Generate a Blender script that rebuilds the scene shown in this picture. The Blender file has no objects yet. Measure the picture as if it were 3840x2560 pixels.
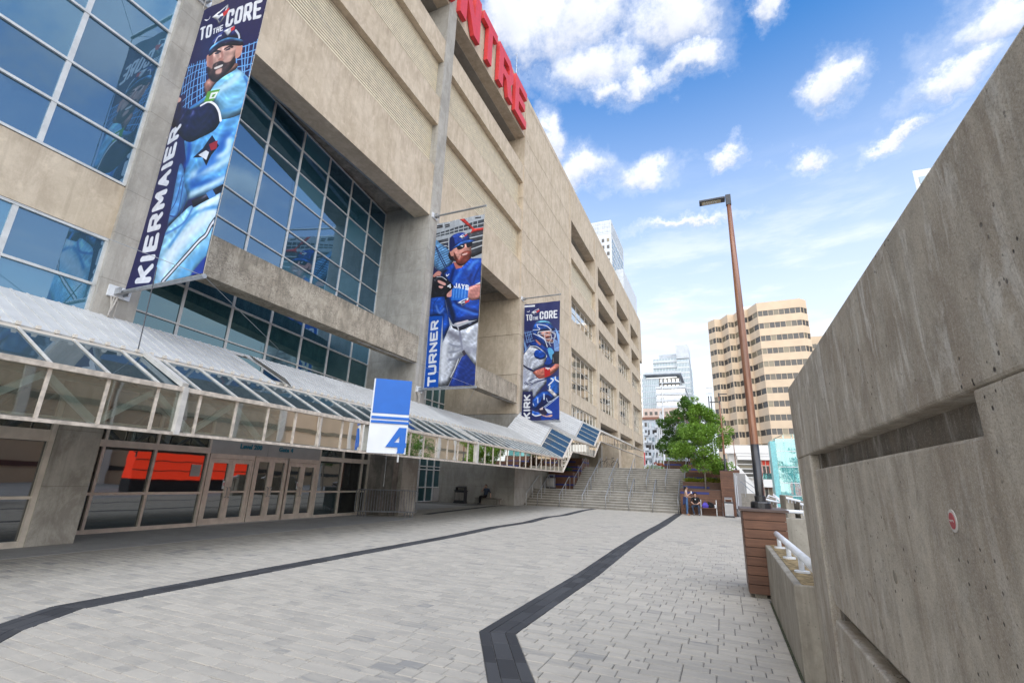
import bpy, math, random
import numpy as np
from mathutils import Vector, Matrix
R = math.radians
rng = random.Random(7)
scene = bpy.context.scene
col = scene.collection
# ------------------------------------------------------------ camera
EYE = 1.65
F_PX, PITCH, ROLL, YAW = 1782.03, R(16.2918), R(2.0057), R(23.6848)
def cam_axes():
    f = Vector((-math.sin(YAW)*math.cos(PITCH), math.cos(YAW)*math.cos(PITCH), math.sin(PITCH)))
    r0 = Vector((math.cos(YAW), math.sin(YAW), 0)); u0 = r0.cross(f)
    r = math.cos(ROLL)*r0+math.sin(ROLL)*u0; u = -math.sin(ROLL)*r0+math.cos(ROLL)*u0
    return r, u, f
cr_, cu_, cf_ = cam_axes()
cd = bpy.data.cameras.new('camera'); cam = bpy.data.objects.new('camera', cd); col.objects.link(cam)
cam.matrix_world = Matrix(((cr_.x, cu_.x, -cf_.x, 0), (cr_.y, cu_.y, -cf_.y, 0), (cr_.z, cu_.z, -cf_.z, EYE), (0, 0, 0, 1)))
cd.sensor_width = 36; cd.lens = 36*F_PX/3840; cd.clip_start = .05; cd.clip_end = 4000
scene.camera = cam
# ------------------------------------------------------------ light
SUN_EL, SUN_AZ = R(42), math.atan2(.26, -.68)            # high, behind the viewer and to the right, veiled by thin cloud
scene.view_settings.view_transform = 'Standard'; scene.view_settings.look = 'None'
scene.view_settings.exposure = 1.72; scene.view_settings.gamma = 1; scene.view_settings.use_curve_mapping = False
sd = bpy.data.lights.new('sun', 'SUN'); sd.energy = 1.5; sd.angle = R(105); sd.color = (1, .93, .82)
so = bpy.data.objects.new('sun', sd); col.objects.link(so)
sv = Vector((math.sin(SUN_AZ)*math.cos(SUN_EL), math.cos(SUN_AZ)*math.cos(SUN_EL), math.sin(SUN_EL)))
so.rotation_euler = sv.to_track_quat('Z', 'Y').to_euler()
SKY_S = .15
w = bpy.data.worlds.new('World'); scene.world = w; w.use_nodes = True
def world_nodes():
    nt = w.node_tree; N = nt.nodes; L = nt.links; N.clear()
    def m(op, a, b=None, c=None):
        n = N.new('ShaderNodeMath'); n.operation = op
        for i, v in enumerate((a, b, c)):
            if v is None: continue
            if isinstance(v, (int, float)): n.inputs[i].default_value = v
            else: L.new(v, n.inputs[i])
        return n.outputs[0]
    sky = N.new('ShaderNodeTexSky'); sky.sky_type = 'NISHITA'; sky.sun_disc = False
    sky.sun_elevation = SUN_EL; sky.sun_rotation = SUN_AZ; sky.air_density = 1.0; sky.dust_density = .6; sky.ozone_density = 2.5
    hs = N.new('ShaderNodeHueSaturation'); hs.inputs['Saturation'].default_value = 1.72; hs.inputs['Value'].default_value = .54
    tint = N.new('ShaderNodeMix'); tint.data_type = 'RGBA'; tint.blend_type = 'MULTIPLY'; tint.inputs[0].default_value = 1; tint.inputs[7].default_value = (.80, 1.0, 1.14, 1)
    L.new(sky.outputs[0], tint.inputs[6]); L.new(tint.outputs[2], hs.inputs['Color'])
    tc = N.new('ShaderNodeTexCoord')
    sp = N.new('ShaderNodeSeparateXYZ'); L.new(tc.outputs['Generated'], sp.inputs[0])
    x, y, z = sp.outputs
    def noise(scale, detail, rough, vec=None, zs=1.0):
        mp = N.new('ShaderNodeMapping'); L.new(vec or tc.outputs['Generated'], mp.inputs[0]); mp.inputs['Scale'].default_value = (1, 1, zs)
        n = N.new('ShaderNodeTexNoise'); n.inputs['Scale'].default_value = scale; n.inputs['Detail'].default_value = detail; n.inputs['Roughness'].default_value = rough
        L.new(mp.outputs[0], n.inputs['Vector']); return n
    n1 = noise(5.5, 9, .66); n2 = noise(10, 12, .68); n3 = noise(4.2, 7, .6, zs=4.5)
    d1 = N.new('ShaderNodeSeparateXYZ'); L.new(n1.outputs['Color'], d1.inputs[0])
    az = m('ADD', m('ARCTAN2', x, y), m('MULTIPLY', m('SUBTRACT', d1.outputs[0], .5), .30))
    el = m('ADD', m('ARCSINE', z), m('MULTIPLY', m('SUBTRACT', d1.outputs[1], .5), .20))
    blobs = [(-.297, .885, .17, .085), (-.041, .862, .13, .07), (-.46, .865, .12, .07), (-.22, .80, .14, .05), (.0, .775, .08, .03),
             (-.18, .752, .075, .026), (-.10, .765, .05, .03), (-.265, .625, .12, .035), (-.10, .612, .08, .03), (-.36, .69, .04, .05), (.283, .685, .045, .036),
             (.50, .665, .09, .045), (.44, .61, .075, .03), (.37, .56, .055, .013), (.085, .612, .035, .018), (.216, .586, .04, .018), (.18, .84, .03, .04),
             (-.03, .50, .12, .012), (-.62, .80, .10, .06), (.62, .75, .12, .06), (.75, .5, .12, .04)]
    r2 = random.Random(3)
    for i in range(15):
        blobs.append((.95+i*.29+r2.uniform(-.1, .1), (.42, .72, 1.0, 1.22)[i % 4]+r2.uniform(-.08, .08), (.2, .26, .34, .6)[i % 4]*r2.uniform(.8, 1.2), r2.uniform(.07, .14)))
    dens = None; S_ = None; W_ = None
    for a, e, sa, se in blobs:
        if a > math.pi: a -= 2*math.pi
        da = m('MULTIPLY', m('SUBTRACT', az, a), 1/sa); de = m('MULTIPLY', m('SUBTRACT', el, e), 1/se)
        q = m('SUBTRACT', 1.0, m('SQRT', m('ADD', m('MULTIPLY', da, da), m('MULTIPLY', de, de))))
        dens = q if dens is None else m('MAXIMUM', dens, q)
        qp = m('MAXIMUM', q, 0); S_ = m('MULTIPLY', qp, de) if S_ is None else m('MULTIPLY_ADD', qp, de, S_); W_ = m('ADD', qp, .0001) if W_ is None else m('ADD', W_, qp)
    dens = m('ADD', dens, m('MULTIPLY', m('SUBTRACT', n2.outputs['Fac'], .5), 2.1))
    mr = N.new('ShaderNodeMapRange'); mr.interpolation_type = 'SMOOTHSTEP'
    mr.inputs['From Min'].default_value = -.28; mr.inputs['From Max'].default_value = .85
    L.new(dens, mr.inputs['Value'])
    # thin veils low over the horizon
    lo = N.new('ShaderNodeMapRange'); lo.interpolation_type = 'SMOOTHSTEP'; L.new(n3.outputs['Fac'], lo.inputs['Value'])
    lo.inputs['From Min'].default_value = .46; lo.inputs['From Max'].default_value = .72
    hz = N.new('ShaderNodeMapRange'); hz.interpolation_type = 'SMOOTHSTEP'; L.new(z, hz.inputs['Value'])
    hz.inputs['From Min'].default_value = .62; hz.inputs['From Max'].default_value = .25
    veil = m('MULTIPLY', m('MULTIPLY', lo.outputs[0], hz.outputs[0]), .75)
    halo = N.new('ShaderNodeMapRange'); halo.interpolation_type = 'SMOOTHSTEP'; L.new(dens, halo.inputs['Value'])
    halo.inputs['From Min'].default_value = -.62; halo.inputs['From Max'].default_value = .3; halo.inputs['To Max'].default_value = .26
    fac = m('MAXIMUM', m('MAXIMUM', m('MULTIPLY', mr.outputs[0], .93), halo.outputs[0]), veil)
    shade = N.new('ShaderNodeMapRange'); L.new(m('ADD', m('MULTIPLY', m('DIVIDE', S_, W_), -.75), m('ADD', m('MULTIPLY', dens, .30), m('MULTIPLY', m('SUBTRACT', n2.outputs['Fac'], .5), -.9))), shade.inputs['Value'])
    shade.inputs['From Min'].default_value = -.15; shade.inputs['From Max'].default_value = .75
    cm = N.new('ShaderNodeMix'); cm.data_type = 'RGBA'; L.new(shade.outputs[0], cm.inputs[0])
    cm.inputs[6].default_value = (2.6, 2.63, 2.72, 1); cm.inputs[7].default_value = (1.62, 1.70, 1.92, 1)
    hm = N.new('ShaderNodeMix'); hm.data_type = 'RGBA'     # paler air near the horizon
    hf = N.new('ShaderNodeMapRange'); hf.interpolation_type = 'SMOOTHSTEP'; L.new(z, hf.inputs['Value'])
    hf.inputs['From Min'].default_value = .84; hf.inputs['From Max'].default_value = .14; hf.inputs['To Max'].default_value = .94
    L.new(hf.outputs[0], hm.inputs[0]); L.new(hs.outputs[0], hm.inputs[6]); hm.inputs[7].default_value = (2.2, 2.32, 2.48, 1)
    mx = N.new('ShaderNodeMix'); mx.data_type = 'RGBA'; L.new(fac, mx.inputs[0]); L.new(hm.outputs[2], mx.inputs[6]); L.new(cm.outputs[2], mx.inputs[7])
    bg = N.new('ShaderNodeBackground'); bg.inputs[1].default_value = SKY_S; L.new(mx.outputs[2], bg.inputs[0])
    out = N.new('ShaderNodeOutputWorld'); L.new(bg.outputs[0], out.inputs[0])
world_nodes()
# ------------------------------------------------------------ materials
def newmat(name):
    m = bpy.data.materials.new(name); m.use_nodes = True; nt = m.node_tree; nt.nodes.clear()
    o = nt.nodes.new('ShaderNodeOutputMaterial'); b = nt.nodes.new('ShaderNodeBsdfPrincipled'); nt.links.new(b.outputs[0], o.inputs[0])
    return m, nt, b, o
class G:
    """small node-building helper"""
    def __init__(s, nt): s.nt = nt; s.N = nt.nodes; s.L = nt.links
    def pos(s, sc=(1, 1, 1), obj=False):
        if obj: src = s.N.new('ShaderNodeTexCoord').outputs['Object']
        else: src = s.N.new('ShaderNodeNewGeometry').outputs['Position']
        mp = s.N.new('ShaderNodeMapping'); mp.inputs['Scale'].default_value = sc; s.L.new(src, mp.inputs[0]); return mp.outputs[0]
    def noise(s, v, scale, detail=5, rough=.55, dist=0):
        n = s.N.new('ShaderNodeTexNoise'); n.inputs['Scale'].default_value = scale; n.inputs['Detail'].default_value = detail
        n.inputs['Roughness'].default_value = rough; n.inputs['Distortion'].default_value = dist; s.L.new(v, n.inputs['Vector']); return n.outputs['Fac']
    def vor(s, v, scale, feat='F1'):
        n = s.N.new('ShaderNodeTexVoronoi'); n.feature = feat; n.inputs['Scale'].default_value = scale; s.L.new(v, n.inputs['Vector']); return n.outputs['Distance']
    def ramp(s, v, a, b, lo=0, hi=1):
        n = s.N.new('ShaderNodeMapRange'); n.interpolation_type = 'SMOOTHSTEP'; s.L.new(v, n.inputs['Value'])
        n.inputs['From Min'].default_value = a; n.inputs['From Max'].default_value = b; n.inputs['To Min'].default_value = lo; n.inputs['To Max'].default_value = hi; return n.outputs[0]
    def mix(s, f, a, b, mode='MIX'):
        n = s.N.new('ShaderNodeMix'); n.data_type = 'RGBA'; n.blend_type = mode
        for i, v in ((0, f), (6, a), (7, b)):
            if isinstance(v, (int, float)): n.inputs[i].default_value = v
            elif isinstance(v, tuple): n.inputs[i].default_value = v+(1,) if len(v) == 3 else v
            else: s.L.new(v, n.inputs[i])
        return n.outputs[2]
    def math(s, op, a, b):
        n = s.N.new('ShaderNodeMath'); n.operation = op
        for i, v in enumerate((a, b)):
            if isinstance(v, (int, float)): n.inputs[i].default_value = v
            else: s.L.new(v, n.inputs[i])
        return n.outputs[0]
    def bump(s, h, bsdf, strength=.3, dist=.01):
        n = s.N.new('ShaderNodeBump'); n.inputs['Strength'].default_value = strength; n.inputs['Distance'].default_value = dist
        s.L.new(h, n.inputs['Height']); s.L.new(n.outputs[0], bsdf.inputs['Normal'])
    def rand(s): return s.N.new('ShaderNodeObjectInfo').outputs['Random']
def simple(name, c, rough=.6, metal=0, var=.12, scale=6, bump=0, spec=.4, rnd=0):
    m, nt, b, o = newmat(name); g = G(nt)
    n = g.noise(g.pos(), scale, 5)
    lo = tuple(v*(1-var) for v in c); hi = tuple(min(1, v*(1+var)) for v in c)
    cc = g.mix(g.ramp(n, .3, .7), lo, hi)
    if rnd: cc = g.mix(g.math('MULTIPLY', g.rand(), rnd), cc, (.02, .02, .02))
    nt.links.new(cc, b.inputs['Base Color']); b.inputs['Roughness'].default_value = rough; b.inputs['Metallic'].default_value = metal
    b.inputs['Specular IOR Level'].default_value = spec
    if bump: g.bump(n, b, bump, .01)
    return m
def concrete(name, c, c2, stain=(.10, .09, .08), streak=.45, pores=0.0, fine=1.0, axis='x', bumps=.25, lines=0, crack=0, top=0):
    """board-marked, stained cast concrete"""
    m, nt, b, o = newmat(name); g = G(nt); p = g.pos()
    big = g.noise(p, .55*fine, 6, .6); med = g.noise(p, 3.2*fine, 7, .65); grit = g.noise(p, 42*fine, 4, .7)
    sc = (5.0*fine, 5.0*fine, .33*fine)
    st = g.noise(g.pos(sc), 1.0, 6, .6)
    st2 = g.noise(g.pos((11*fine, 11*fine, .5*fine)), 1.0, 5, .6)
    cc = g.mix(g.ramp(big, .35, .65), c, c2)
    cc = g.mix(g.math('MULTIPLY', g.ramp(med, .45, .75), .35), cc, tuple(min(1, v*1.28) for v in c))
    cc = g.mix(g.math('MULTIPLY', g.ramp(st, .5, .72), streak), cc, stain)
    cc = g.mix(g.math('MULTIPLY', g.ramp(st2, .56, .75), streak*.55), cc, tuple(min(1, v*1.45) for v in c))
    cc = g.mix(g.math('MULTIPLY', g.ramp(grit, .3, .7), .22), cc, tuple(v*.62 for v in c))
    if fine < 1.8:                                         # weather blotches
        bl = g.noise(g.pos((1, 1, .55)), 1.5, 9, .72, .4); cc = g.mix(g.math('MULTIPLY', g.ramp(bl, .42, .62), streak*1.25), cc, tuple(v*1.15 for v in stain))
        if top:                                            # grime washed down from the ledge
            gz_ = g.N.new('ShaderNodeSeparateXYZ'); g.L.new(g.N.new('ShaderNodeTexCoord').outputs['Generated'], gz_.inputs[0])
            tm = g.ramp(g.math('ADD', gz_.outputs[2], g.math('MULTIPLY', g.math('SUBTRACT', st2, .5), 1.5)), .78, 1.12); cc = g.mix(g.math('MULTIPLY', tm, top), cc, tuple(v*.75 for v in stain)); bl2 = g.noise(p, 2.7, 8, .7); cc = g.mix(g.math('MULTIPLY', g.ramp(bl2, .54, .70), .30), cc, tuple(min(1, v*1.3) for v in c))
    h = g.math('ADD', g.math('MULTIPLY', grit, .35), med)
    if fine > 1.8:                                         # old near wall: lime bloom, rust-brown runs, mottling, board marks, hairline cracks
        ef = g.noise(g.pos((4.2, 4.2, 1.1)), 1.7, 9, .74, .8); ef2 = g.noise(g.pos((13, 13, 1.6)), 1.5, 7, .7, .4); br = g.noise(g.pos((2.2, 2.2, .8)), 1.3, 8, .66, .5); mo = g.noise(p, 8, 8, .75)
        wz0 = g.N.new('ShaderNodeSeparateXYZ'); g.L.new(p, wz0.inputs[0]); up = g.ramp(wz0.outputs[2], 1.75, 2.3, .35, 1)
        cc = g.mix(g.math('MULTIPLY', g.ramp(br, .44, .62), .62), cc, (.29, .235, .18))
        cc = g.mix(g.math('MULTIPLY', g.math('MULTIPLY', g.ramp(ef, .51, .63), up), .85), cc, (.72, .69, .63))
        cc = g.mix(g.math('MULTIPLY', g.math('MULTIPLY', g.ramp(ef2, .55, .68), up), .55), cc, (.70, .68, .62))
        cc = g.mix(g.math('MULTIPLY', g.ramp(mo, .42, .70), .42), cc, (.22, .20, .17))
        sp = g.noise(p, 160, 3, .8); cc = g.mix(g.math('MULTIPLY', g.ramp(sp, .50, .66), .40), cc, (.15, .14, .12)); cc = g.mix(g.math('MULTIPLY', g.ramp(sp, .46, .34), .28), cc, (.72, .70, .66))
        cv_ = g.N.new('ShaderNodeTexVoronoi'); cv_.feature = 'DISTANCE_TO_EDGE'; cv_.inputs['Scale'].default_value = .85
        cw = g.N.new('ShaderNodeVectorMath'); cw.operation = 'ADD'; cn_ = g.N.new('ShaderNodeTexNoise'); cn_.inputs['Scale'].default_value = 3.2; cn_.inputs['Detail'].default_value = 6; g.L.new(p, cn_.inputs['Vector'])
        cs_ = g.N.new('ShaderNodeVectorMath'); cs_.operation = 'SCALE'; cs_.inputs['Scale'].default_value = .3; g.L.new(cn_.outputs['Color'], cs_.inputs[0]); g.L.new(p, cw.inputs[0]); g.L.new(cs_.outputs[0], cw.inputs[1]); g.L.new(cw.outputs[0], cv_.inputs['Vector'])
        ck = g.math('MULTIPLY', g.ramp(cv_.outputs['Distance'], .004, .001), g.ramp(g.noise(p, 2.6, 3), .56, .64)); cc = g.mix(g.math('MULTIPLY', ck, .5), cc, (.12, .075, .07)); h = g.math('SUBTRACT', g.math('ADD', h, g.math('MULTIPLY', mo, .8)), ck)
    if pores:
        v1 = g.vor(g.pos((1, 1, .8)), 26); v2 = g.vor(p, 9.5)
        pr = g.math('MULTIPLY', g.ramp(v1, .17, .10), g.ramp(g.noise(p, 2.2, 4), .50, .60))
        pr2 = g.math('MULTIPLY', g.ramp(v2, .10, .05), g.ramp(g.noise(p, 1.5, 3), .50, .56))
        pr = g.math('MAXIMUM', pr, pr2)
        cc = g.mix(g.math('MULTIPLY', pr, pores), cc, (.035, .03, .028)); h = g.math('SUBTRACT', h, g.math('MULTIPLY', pr, 1.6))
    if crack:
        n = nt.nodes.new('ShaderNodeTexVoronoi'); n.feature = 'DISTANCE_TO_EDGE'; n.inputs['Scale'].default_value = crack
        wv = g.N.new('ShaderNodeVectorMath'); wv.operation = 'ADD'; nn = g.N.new('ShaderNodeTexNoise'); nn.inputs['Scale'].default_value = 5; g.L.new(p, nn.inputs['Vector'])
        sc2 = g.N.new('ShaderNodeVectorMath'); sc2.operation = 'SCALE'; sc2.inputs['Scale'].default_value = .35; g.L.new(nn.outputs['Color'], sc2.inputs[0])
        g.L.new(p, wv.inputs[0]); g.L.new(sc2.outputs[0], wv.inputs[1]); g.L.new(wv.outputs[0], n.inputs['Vector'])
        cf = g.math('MULTIPLY', g.ramp(n.outputs['Distance'], .10, .02), g.ramp(g.noise(p, 2.3, 5), .40, .52))
        cc = g.mix(g.math('MULTIPLY', cf, .62), cc, (.16, .14, .115)); h = g.math('SUBTRACT', h, cf)
    if lines:                                              # pour lines between shutter lifts
        wz = g.N.new('ShaderNodeSeparateXYZ'); g.L.new(p, wz.inputs[0])
        fr = g.math('FRACT', g.math('DIVIDE', wz.outputs[2], lines), 0)
        ln = g.math('MAXIMUM', g.ramp(fr, .012, .004), g.ramp(fr, .988, .996))
        cc = g.mix(g.math('MULTIPLY', ln, .5), cc, stain); h = g.math('SUBTRACT', h, ln)
    nt.links.new(cc, b.inputs['Base Color']); b.inputs['Roughness'].default_value = .88; b.inputs['Specular IOR Level'].default_value = .25
    g.bump(h, b, bumps, .012)
    return m
M = {}
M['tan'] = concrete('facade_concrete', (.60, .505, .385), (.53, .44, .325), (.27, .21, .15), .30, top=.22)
M['grey'] = concrete('column_concrete', (.45, .42, .37), (.37, .35, .31), (.20, .185, .16), .35, pores=.25, lines=1.2)
M['crack'] = concrete('crazed_concrete', (.50, .445, .355), (.42, .365, .285), (.19, .165, .125), .55, crack=8.5, top=.6)
M['base'] = concrete('base_column_concrete', (.52, .49, .435), (.44, .415, .365), (.22, .20, .17), .55, pores=.3, lines=1.2)
M['dark'] = concrete('dark_stained_concrete', (.33, .30, .265), (.26, .24, .21), (.09, .085, .078), .5, pores=.3, lines=2.4)  # darker stained concrete for side walls, back walls and soffits
M['near'] = concrete('near_wall_concrete', (.55, .495, .41), (.46, .415, .345), (.27, .245, .205), .45, pores=.9, fine=1.9, bumps=.55)
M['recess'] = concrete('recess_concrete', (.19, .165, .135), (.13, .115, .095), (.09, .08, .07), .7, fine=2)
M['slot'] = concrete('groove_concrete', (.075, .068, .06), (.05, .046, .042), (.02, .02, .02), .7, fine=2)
M['low'] = concrete('parapet_concrete', (.40, .365, .30), (.32, .29, .24), (.14, .125, .10), .45, pores=.4, fine=1.6)
M['step'] = concrete('step_concrete', (.34, .315, .27), (.27, .25, .215), (.18, .165, .14), .45, fine=1.2)  # stained concrete, darkened further so the risers carry painted shade
M['nosing'] = concrete('pale_step_edge', (.58, .55, .49), (.48, .455, .41), (.2, .19, .17), .3)  # worn edge, lightened further to paint the light on the treads
M['slab'] = concrete('slab_concrete', (.38, .37, .355), (.32, .31, .30), (.17, .17, .165), .15)
M['ground'] = concrete('city_ground', (.30, .29, .28), (.25, .245, .24), (.15, .15, .15), .1)
M['joint'] = simple('joint_sand', (.16, .155, .145), .95, 0, .3, 30)
M['white_metal'] = simple('white_painted_steel', (.55, .53, .49), .45, 0, .15, 5, rnd=.08)
M['rust_white'] = simple('weathered_rail_paint', (.50, .44, .37), .5, 0, .25, 9)
M['brace'] = simple('pale_teal_steel', (.84, .92, .90), .45, 0, .15, 5)
M['roof'] = simple('white_roof_sheet', (.52, .52, .505), .5, 0, .07, 2.2, rnd=.07)
M['alu'] = simple('window_aluminium', (.60, .60, .58), .4, .3, .1, 4)
M['bronze'] = simple('storefront_frame', (.68, .62, .53), .42, .25, .1, 4)
M['steel'] = simple('galvanised_steel', (.42, .43, .44), .38, .75, .15, 8)
M['barrier'] = simple('dull_galvanised', (.23, .24, .25), .5, .35, .25, 10)
M['railwhite'] = simple('rail_white_paint', (.68, .70, .72), .35, 0, .06, 4)
M['black'] = simple('black_lamp_paint', (.018, .018, .02), .28, 0, .3, 12, spec=.6)
M['dark_metal'] = simple('dark_grey_metal', (.06, .06, .065), .45, .3, .15, 8)
M['sign_blue'] = simple('sign_blue', (.005, .115, .47), .4, 0, .05, 2)
M['sign_white'] = simple('sign_white', (.66, .68, .70), .4, 0, .04, 2)
M['red'] = simple('red_letter_paint', (.66, .055, .055), .4, 0, .08, 3)
M['teal'] = simple('teal_lettering', (.02, .17, .24), .5)
M['panelgrey'] = simple('grey_sign_panel', (.40, .39, .375), .5, .1, .06, 3)
M['louver'] = simple('beige_louver', (.74, .65, .48), .5, 0, .08, 3, rnd=.06)
M['louver_back'] = simple('louver_shadow_gap', (.17, .135, .09), .7)
M['peach'] = simple('peach_precast', (.62, .48, .335), .8, 0, .06, .4)
M['white_wall'] = simple('white_render', (.80, .78, .74), .7, 0, .05, .6)
M['blockgrey'] = simple('pale_grey_cladding', (.48, .51, .54), .6, 0, .15, .5)
M['blockwhite'] = simple('white_balcony_band', (.56, .58, .59), .6, 0, .06, .5)
M['brick'] = simple('pink_stone', (.62, .48, .40), .8, 0, .1, .8)
M['rustband'] = simple('rust_band', (.25, .12, .08), .7)
M['soil'] = simple('planter_soil', (.05, .035, .025), .95, 0, .4, 20)
M['skin'] = simple('skin', (.48, .29, .21), .5, 0, .08, 30)
M['hair'] = simple('dark_hair', (.02, .014, .012), .5)
M['jeans'] = simple('blue_jeans', (.05, .11, .22), .8, 0, .25, 30)
M['darkjeans'] = simple('dark_jeans', (.03, .045, .075), .8, 0, .2, 30)
M['tantop'] = simple('beige_cloth', (.42, .34, .28), .8)
M['blackcloth'] = simple('black_cloth', (.012, .012, .014), .85)
M['navycloth'] = simple('navy_cloth', (.02, .03, .09), .85)
M['slate'] = simple('slate_blue_cloth', (.045, .065, .10), .85)
M['sandal'] = simple('tan_leather', (.30, .16, .09), .6)
M['shoe'] = simple('grey_shoe', (.12, .12, .13), .7)
M['violet'] = simple('violet_fabric', (.07, .05, .35), .7)
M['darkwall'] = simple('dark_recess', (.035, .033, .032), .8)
M['lamp_lens'] = simple('lamp_lens', (.55, .47, .30), .3)
M['sticker_red'] = simple('sticker_red', (.42, .08, .09), .6); M['sticker_white'] = simple('sticker_white', (.6, .57, .53), .6)
M['redglow'] = simple('red_gloss_panel', (.9, .05, .02), .3)
_m, _nt, _b, _o = newmat('red_lit_panel'); _b.inputs['Base Color'].default_value = (.8, .03, .01, 1); _b.inputs['Emission Color'].default_value = (1, .06, .02, 1); _b.inputs['Emission Strength'].default_value = .55; M['redlit'] = _m
M['rope'] = simple('grey_rope', (.4, .37, .33), .9)
def wood(name, c, c2):
    m, nt, b, o = newmat(name); g = G(nt)
    p = g.pos((1.6, 1.6, 26)); n = g.noise(p, 1.4, 6, .6, .4); n2 = g.noise(g.pos(), 2.2, 4)
    cc = g.mix(g.ramp(n, .3, .72), c, c2); cc = g.mix(g.math('MULTIPLY', g.rand(), .45), cc, tuple(v*.45 for v in c))
    cc = g.mix(g.math('MULTIPLY', g.ramp(n2, .5, .75), .35), cc, tuple(min(1, v*1.5) for v in c2))
    nt.links.new(cc, b.inputs['Base Color']); b.inputs['Roughness'].default_value = .55; g.bump(n, b, .15, .005); return m
M['wood'] = wood('stained_plank', (.105, .045, .024), (.165, .075, .04))
M['bluewood'] = wood('blue_plank', (.02, .03, .16), (.03, .045, .22))
M['cap'] = wood('plank_cap', (.085, .055, .045), (.11, .075, .06))
def post_wood():
    m, nt, b, o = newmat('turned_wood_post'); g = G(nt)
    n = g.noise(g.pos((14, 14, .8)), 1.6, 6, .65, .3); n2 = g.noise(g.pos((5, 5, .35)), 1.2, 5)
    cc = g.mix(g.ramp(n, .3, .7), (.13, .045, .022), (.30, .13, .065)); cc = g.mix(g.math('MULTIPLY', g.ramp(n2, .52, .72), .5), cc, (.30, .22, .16))
    nt.links.new(cc, b.inputs['Base Color']); b.inputs['Roughness'].default_value = .38; b.inputs['Coat Weight'].default_value = .3; return m
M['post'] = post_wood()
def glass(name, deep, tint, refl, rough=.02, light=None, trans=0.0, ttint=(.6, .7, .7)):
    """tinted reflective glazing: dim interior under a mirror-like coat"""
    m, nt, b, o = newmat(name); g = G(nt); nt.nodes.remove(b)
    d = nt.nodes.new('ShaderNodeBsdfDiffuse')
    if light:
        cc = g.mix(g.ramp(g.rand(), .55, 1.0), deep, light); nt.links.new(cc, d.inputs[0])
    else: d.inputs[0].default_value = deep+(1,)
    base = d.outputs[0]
    if trans:
        t = nt.nodes.new('ShaderNodeBsdfTransparent'); t.inputs[0].default_value = ttint+(1,)
        mt = nt.nodes.new('ShaderNodeMixShader'); mt.inputs[0].default_value = trans; nt.links.new(base, mt.inputs[1]); nt.links.new(t.outputs[0], mt.inputs[2]); base = mt.outputs[0]
    gl = nt.nodes.new('ShaderNodeBsdfGlossy'); gl.inputs[0].default_value = tint+(1,); gl.inputs['Roughness'].default_value = rough
    wav = g.noise(g.pos(), .9, 2)
    bp = nt.nodes.new('ShaderNodeBump'); bp.inputs['Strength'].default_value = .035; bp.inputs['Distance'].default_value = .05; nt.links.new(wav, bp.inputs['Height']); nt.links.new(bp.outputs[0], gl.inputs['Normal'])
    fr = nt.nodes.new('ShaderNodeFresnel'); fr.inputs[0].default_value = 1.5
    f = g.math('ADD', refl, g.math('MULTIPLY', fr.outputs[0], 1-refl))
    mx = nt.nodes.new('ShaderNodeMixShader'); nt.links.new(f, mx.inputs[0]); nt.links.new(base, mx.inputs[1]); nt.links.new(gl.outputs[0], mx.inputs[2]); nt.links.new(mx.outputs[0], o.inputs[0])
    return m
M['glass'] = glass('blue_tinted_glass', (.012, .045, .065), (.46, .68, .95), .27, light=(.05, .15, .20))
M['glass_low'] = glass('teal_tinted_glass', (.01, .045, .055), (.55, .78, .85), .20, light=(.015, .08, .09))
M['glass_store'] = glass('entrance_glass', (.008, .012, .015), (.8, .82, .82), .18, light=(.012, .03, .035))
M['glass_canopy'] = glass('canopy_front_glass', (.10, .13, .12), (.88, .86, .80), .16, trans=.86, ttint=(.84, .90, .87))
M['glass_slope'] = glass('canopy_roof_glass', (.075, .115, .135), (.66, .74, .80), .16, trans=.38, ttint=(.36, .52, .60))
M['glass_far'] = glass('far_window_glass', (.03, .04, .045), (.9, .92, .92), .62)
M['glass_tan'] = glass('office_window_glass', (.06, .055, .05), (.6, .6, .6), .04, rough=.25, light=(.24, .20, .13))
M['glass_tower'] = glass('pale_tower_glass', (.16, .21, .24), (.7, .8, .85), .15, rough=.2, light=(.3, .36, .4))
M['glass_teal'] = glass('turquoise_lift_glass', (.22, .62, .64), (.9, 1, 1), .12, trans=.62, ttint=(.62, .95, .95))
def leafmat(name, a, b2):
    m, nt, b, o = newmat(name); g = G(nt)
    n = g.noise(g.pos(), 1.6, 5); n2 = g.noise(g.pos(), 22, 2)
    cc = g.mix(g.ramp(n2, .3, .7), a, b2); cc = g.mix(g.math('MULTIPLY', g.ramp(n, .5, .7), .5), cc, tuple(v*1.5 for v in b2))
    nt.links.new(cc, b.inputs['Base Color']); b.inputs['Roughness'].default_value = .5
    tr = nt.nodes.new('ShaderNodeBsdfTranslucent'); nt.links.new(cc, tr.inputs[0]); mx = nt.nodes.new('ShaderNodeMixShader'); mx.inputs[0].default_value = .45
    nt.links.new(b.outputs[0], mx.inputs[1]); nt.links.new(tr.outputs[0], mx.inputs[2]); nt.links.new(mx.outputs[0], o.inputs[0]); return m
M['leaf'] = leafmat('fresh_leaf', (.16, .30, .04), (.26, .42, .07)); M['leafdark'] = leafmat('dark_leaf', (.08, .17, .03), (.13, .25, .045))
M['hedge'] = leafmat('yellow_green_leaf', (.22, .30, .02), (.38, .40, .03)); M['flower'] = leafmat('red_flower', (.35, .03, .02), (.45, .12, .02))
M['bark'] = simple('pale_bark', (.28, .24, .20), .9, 0, .3, 20)
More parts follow.
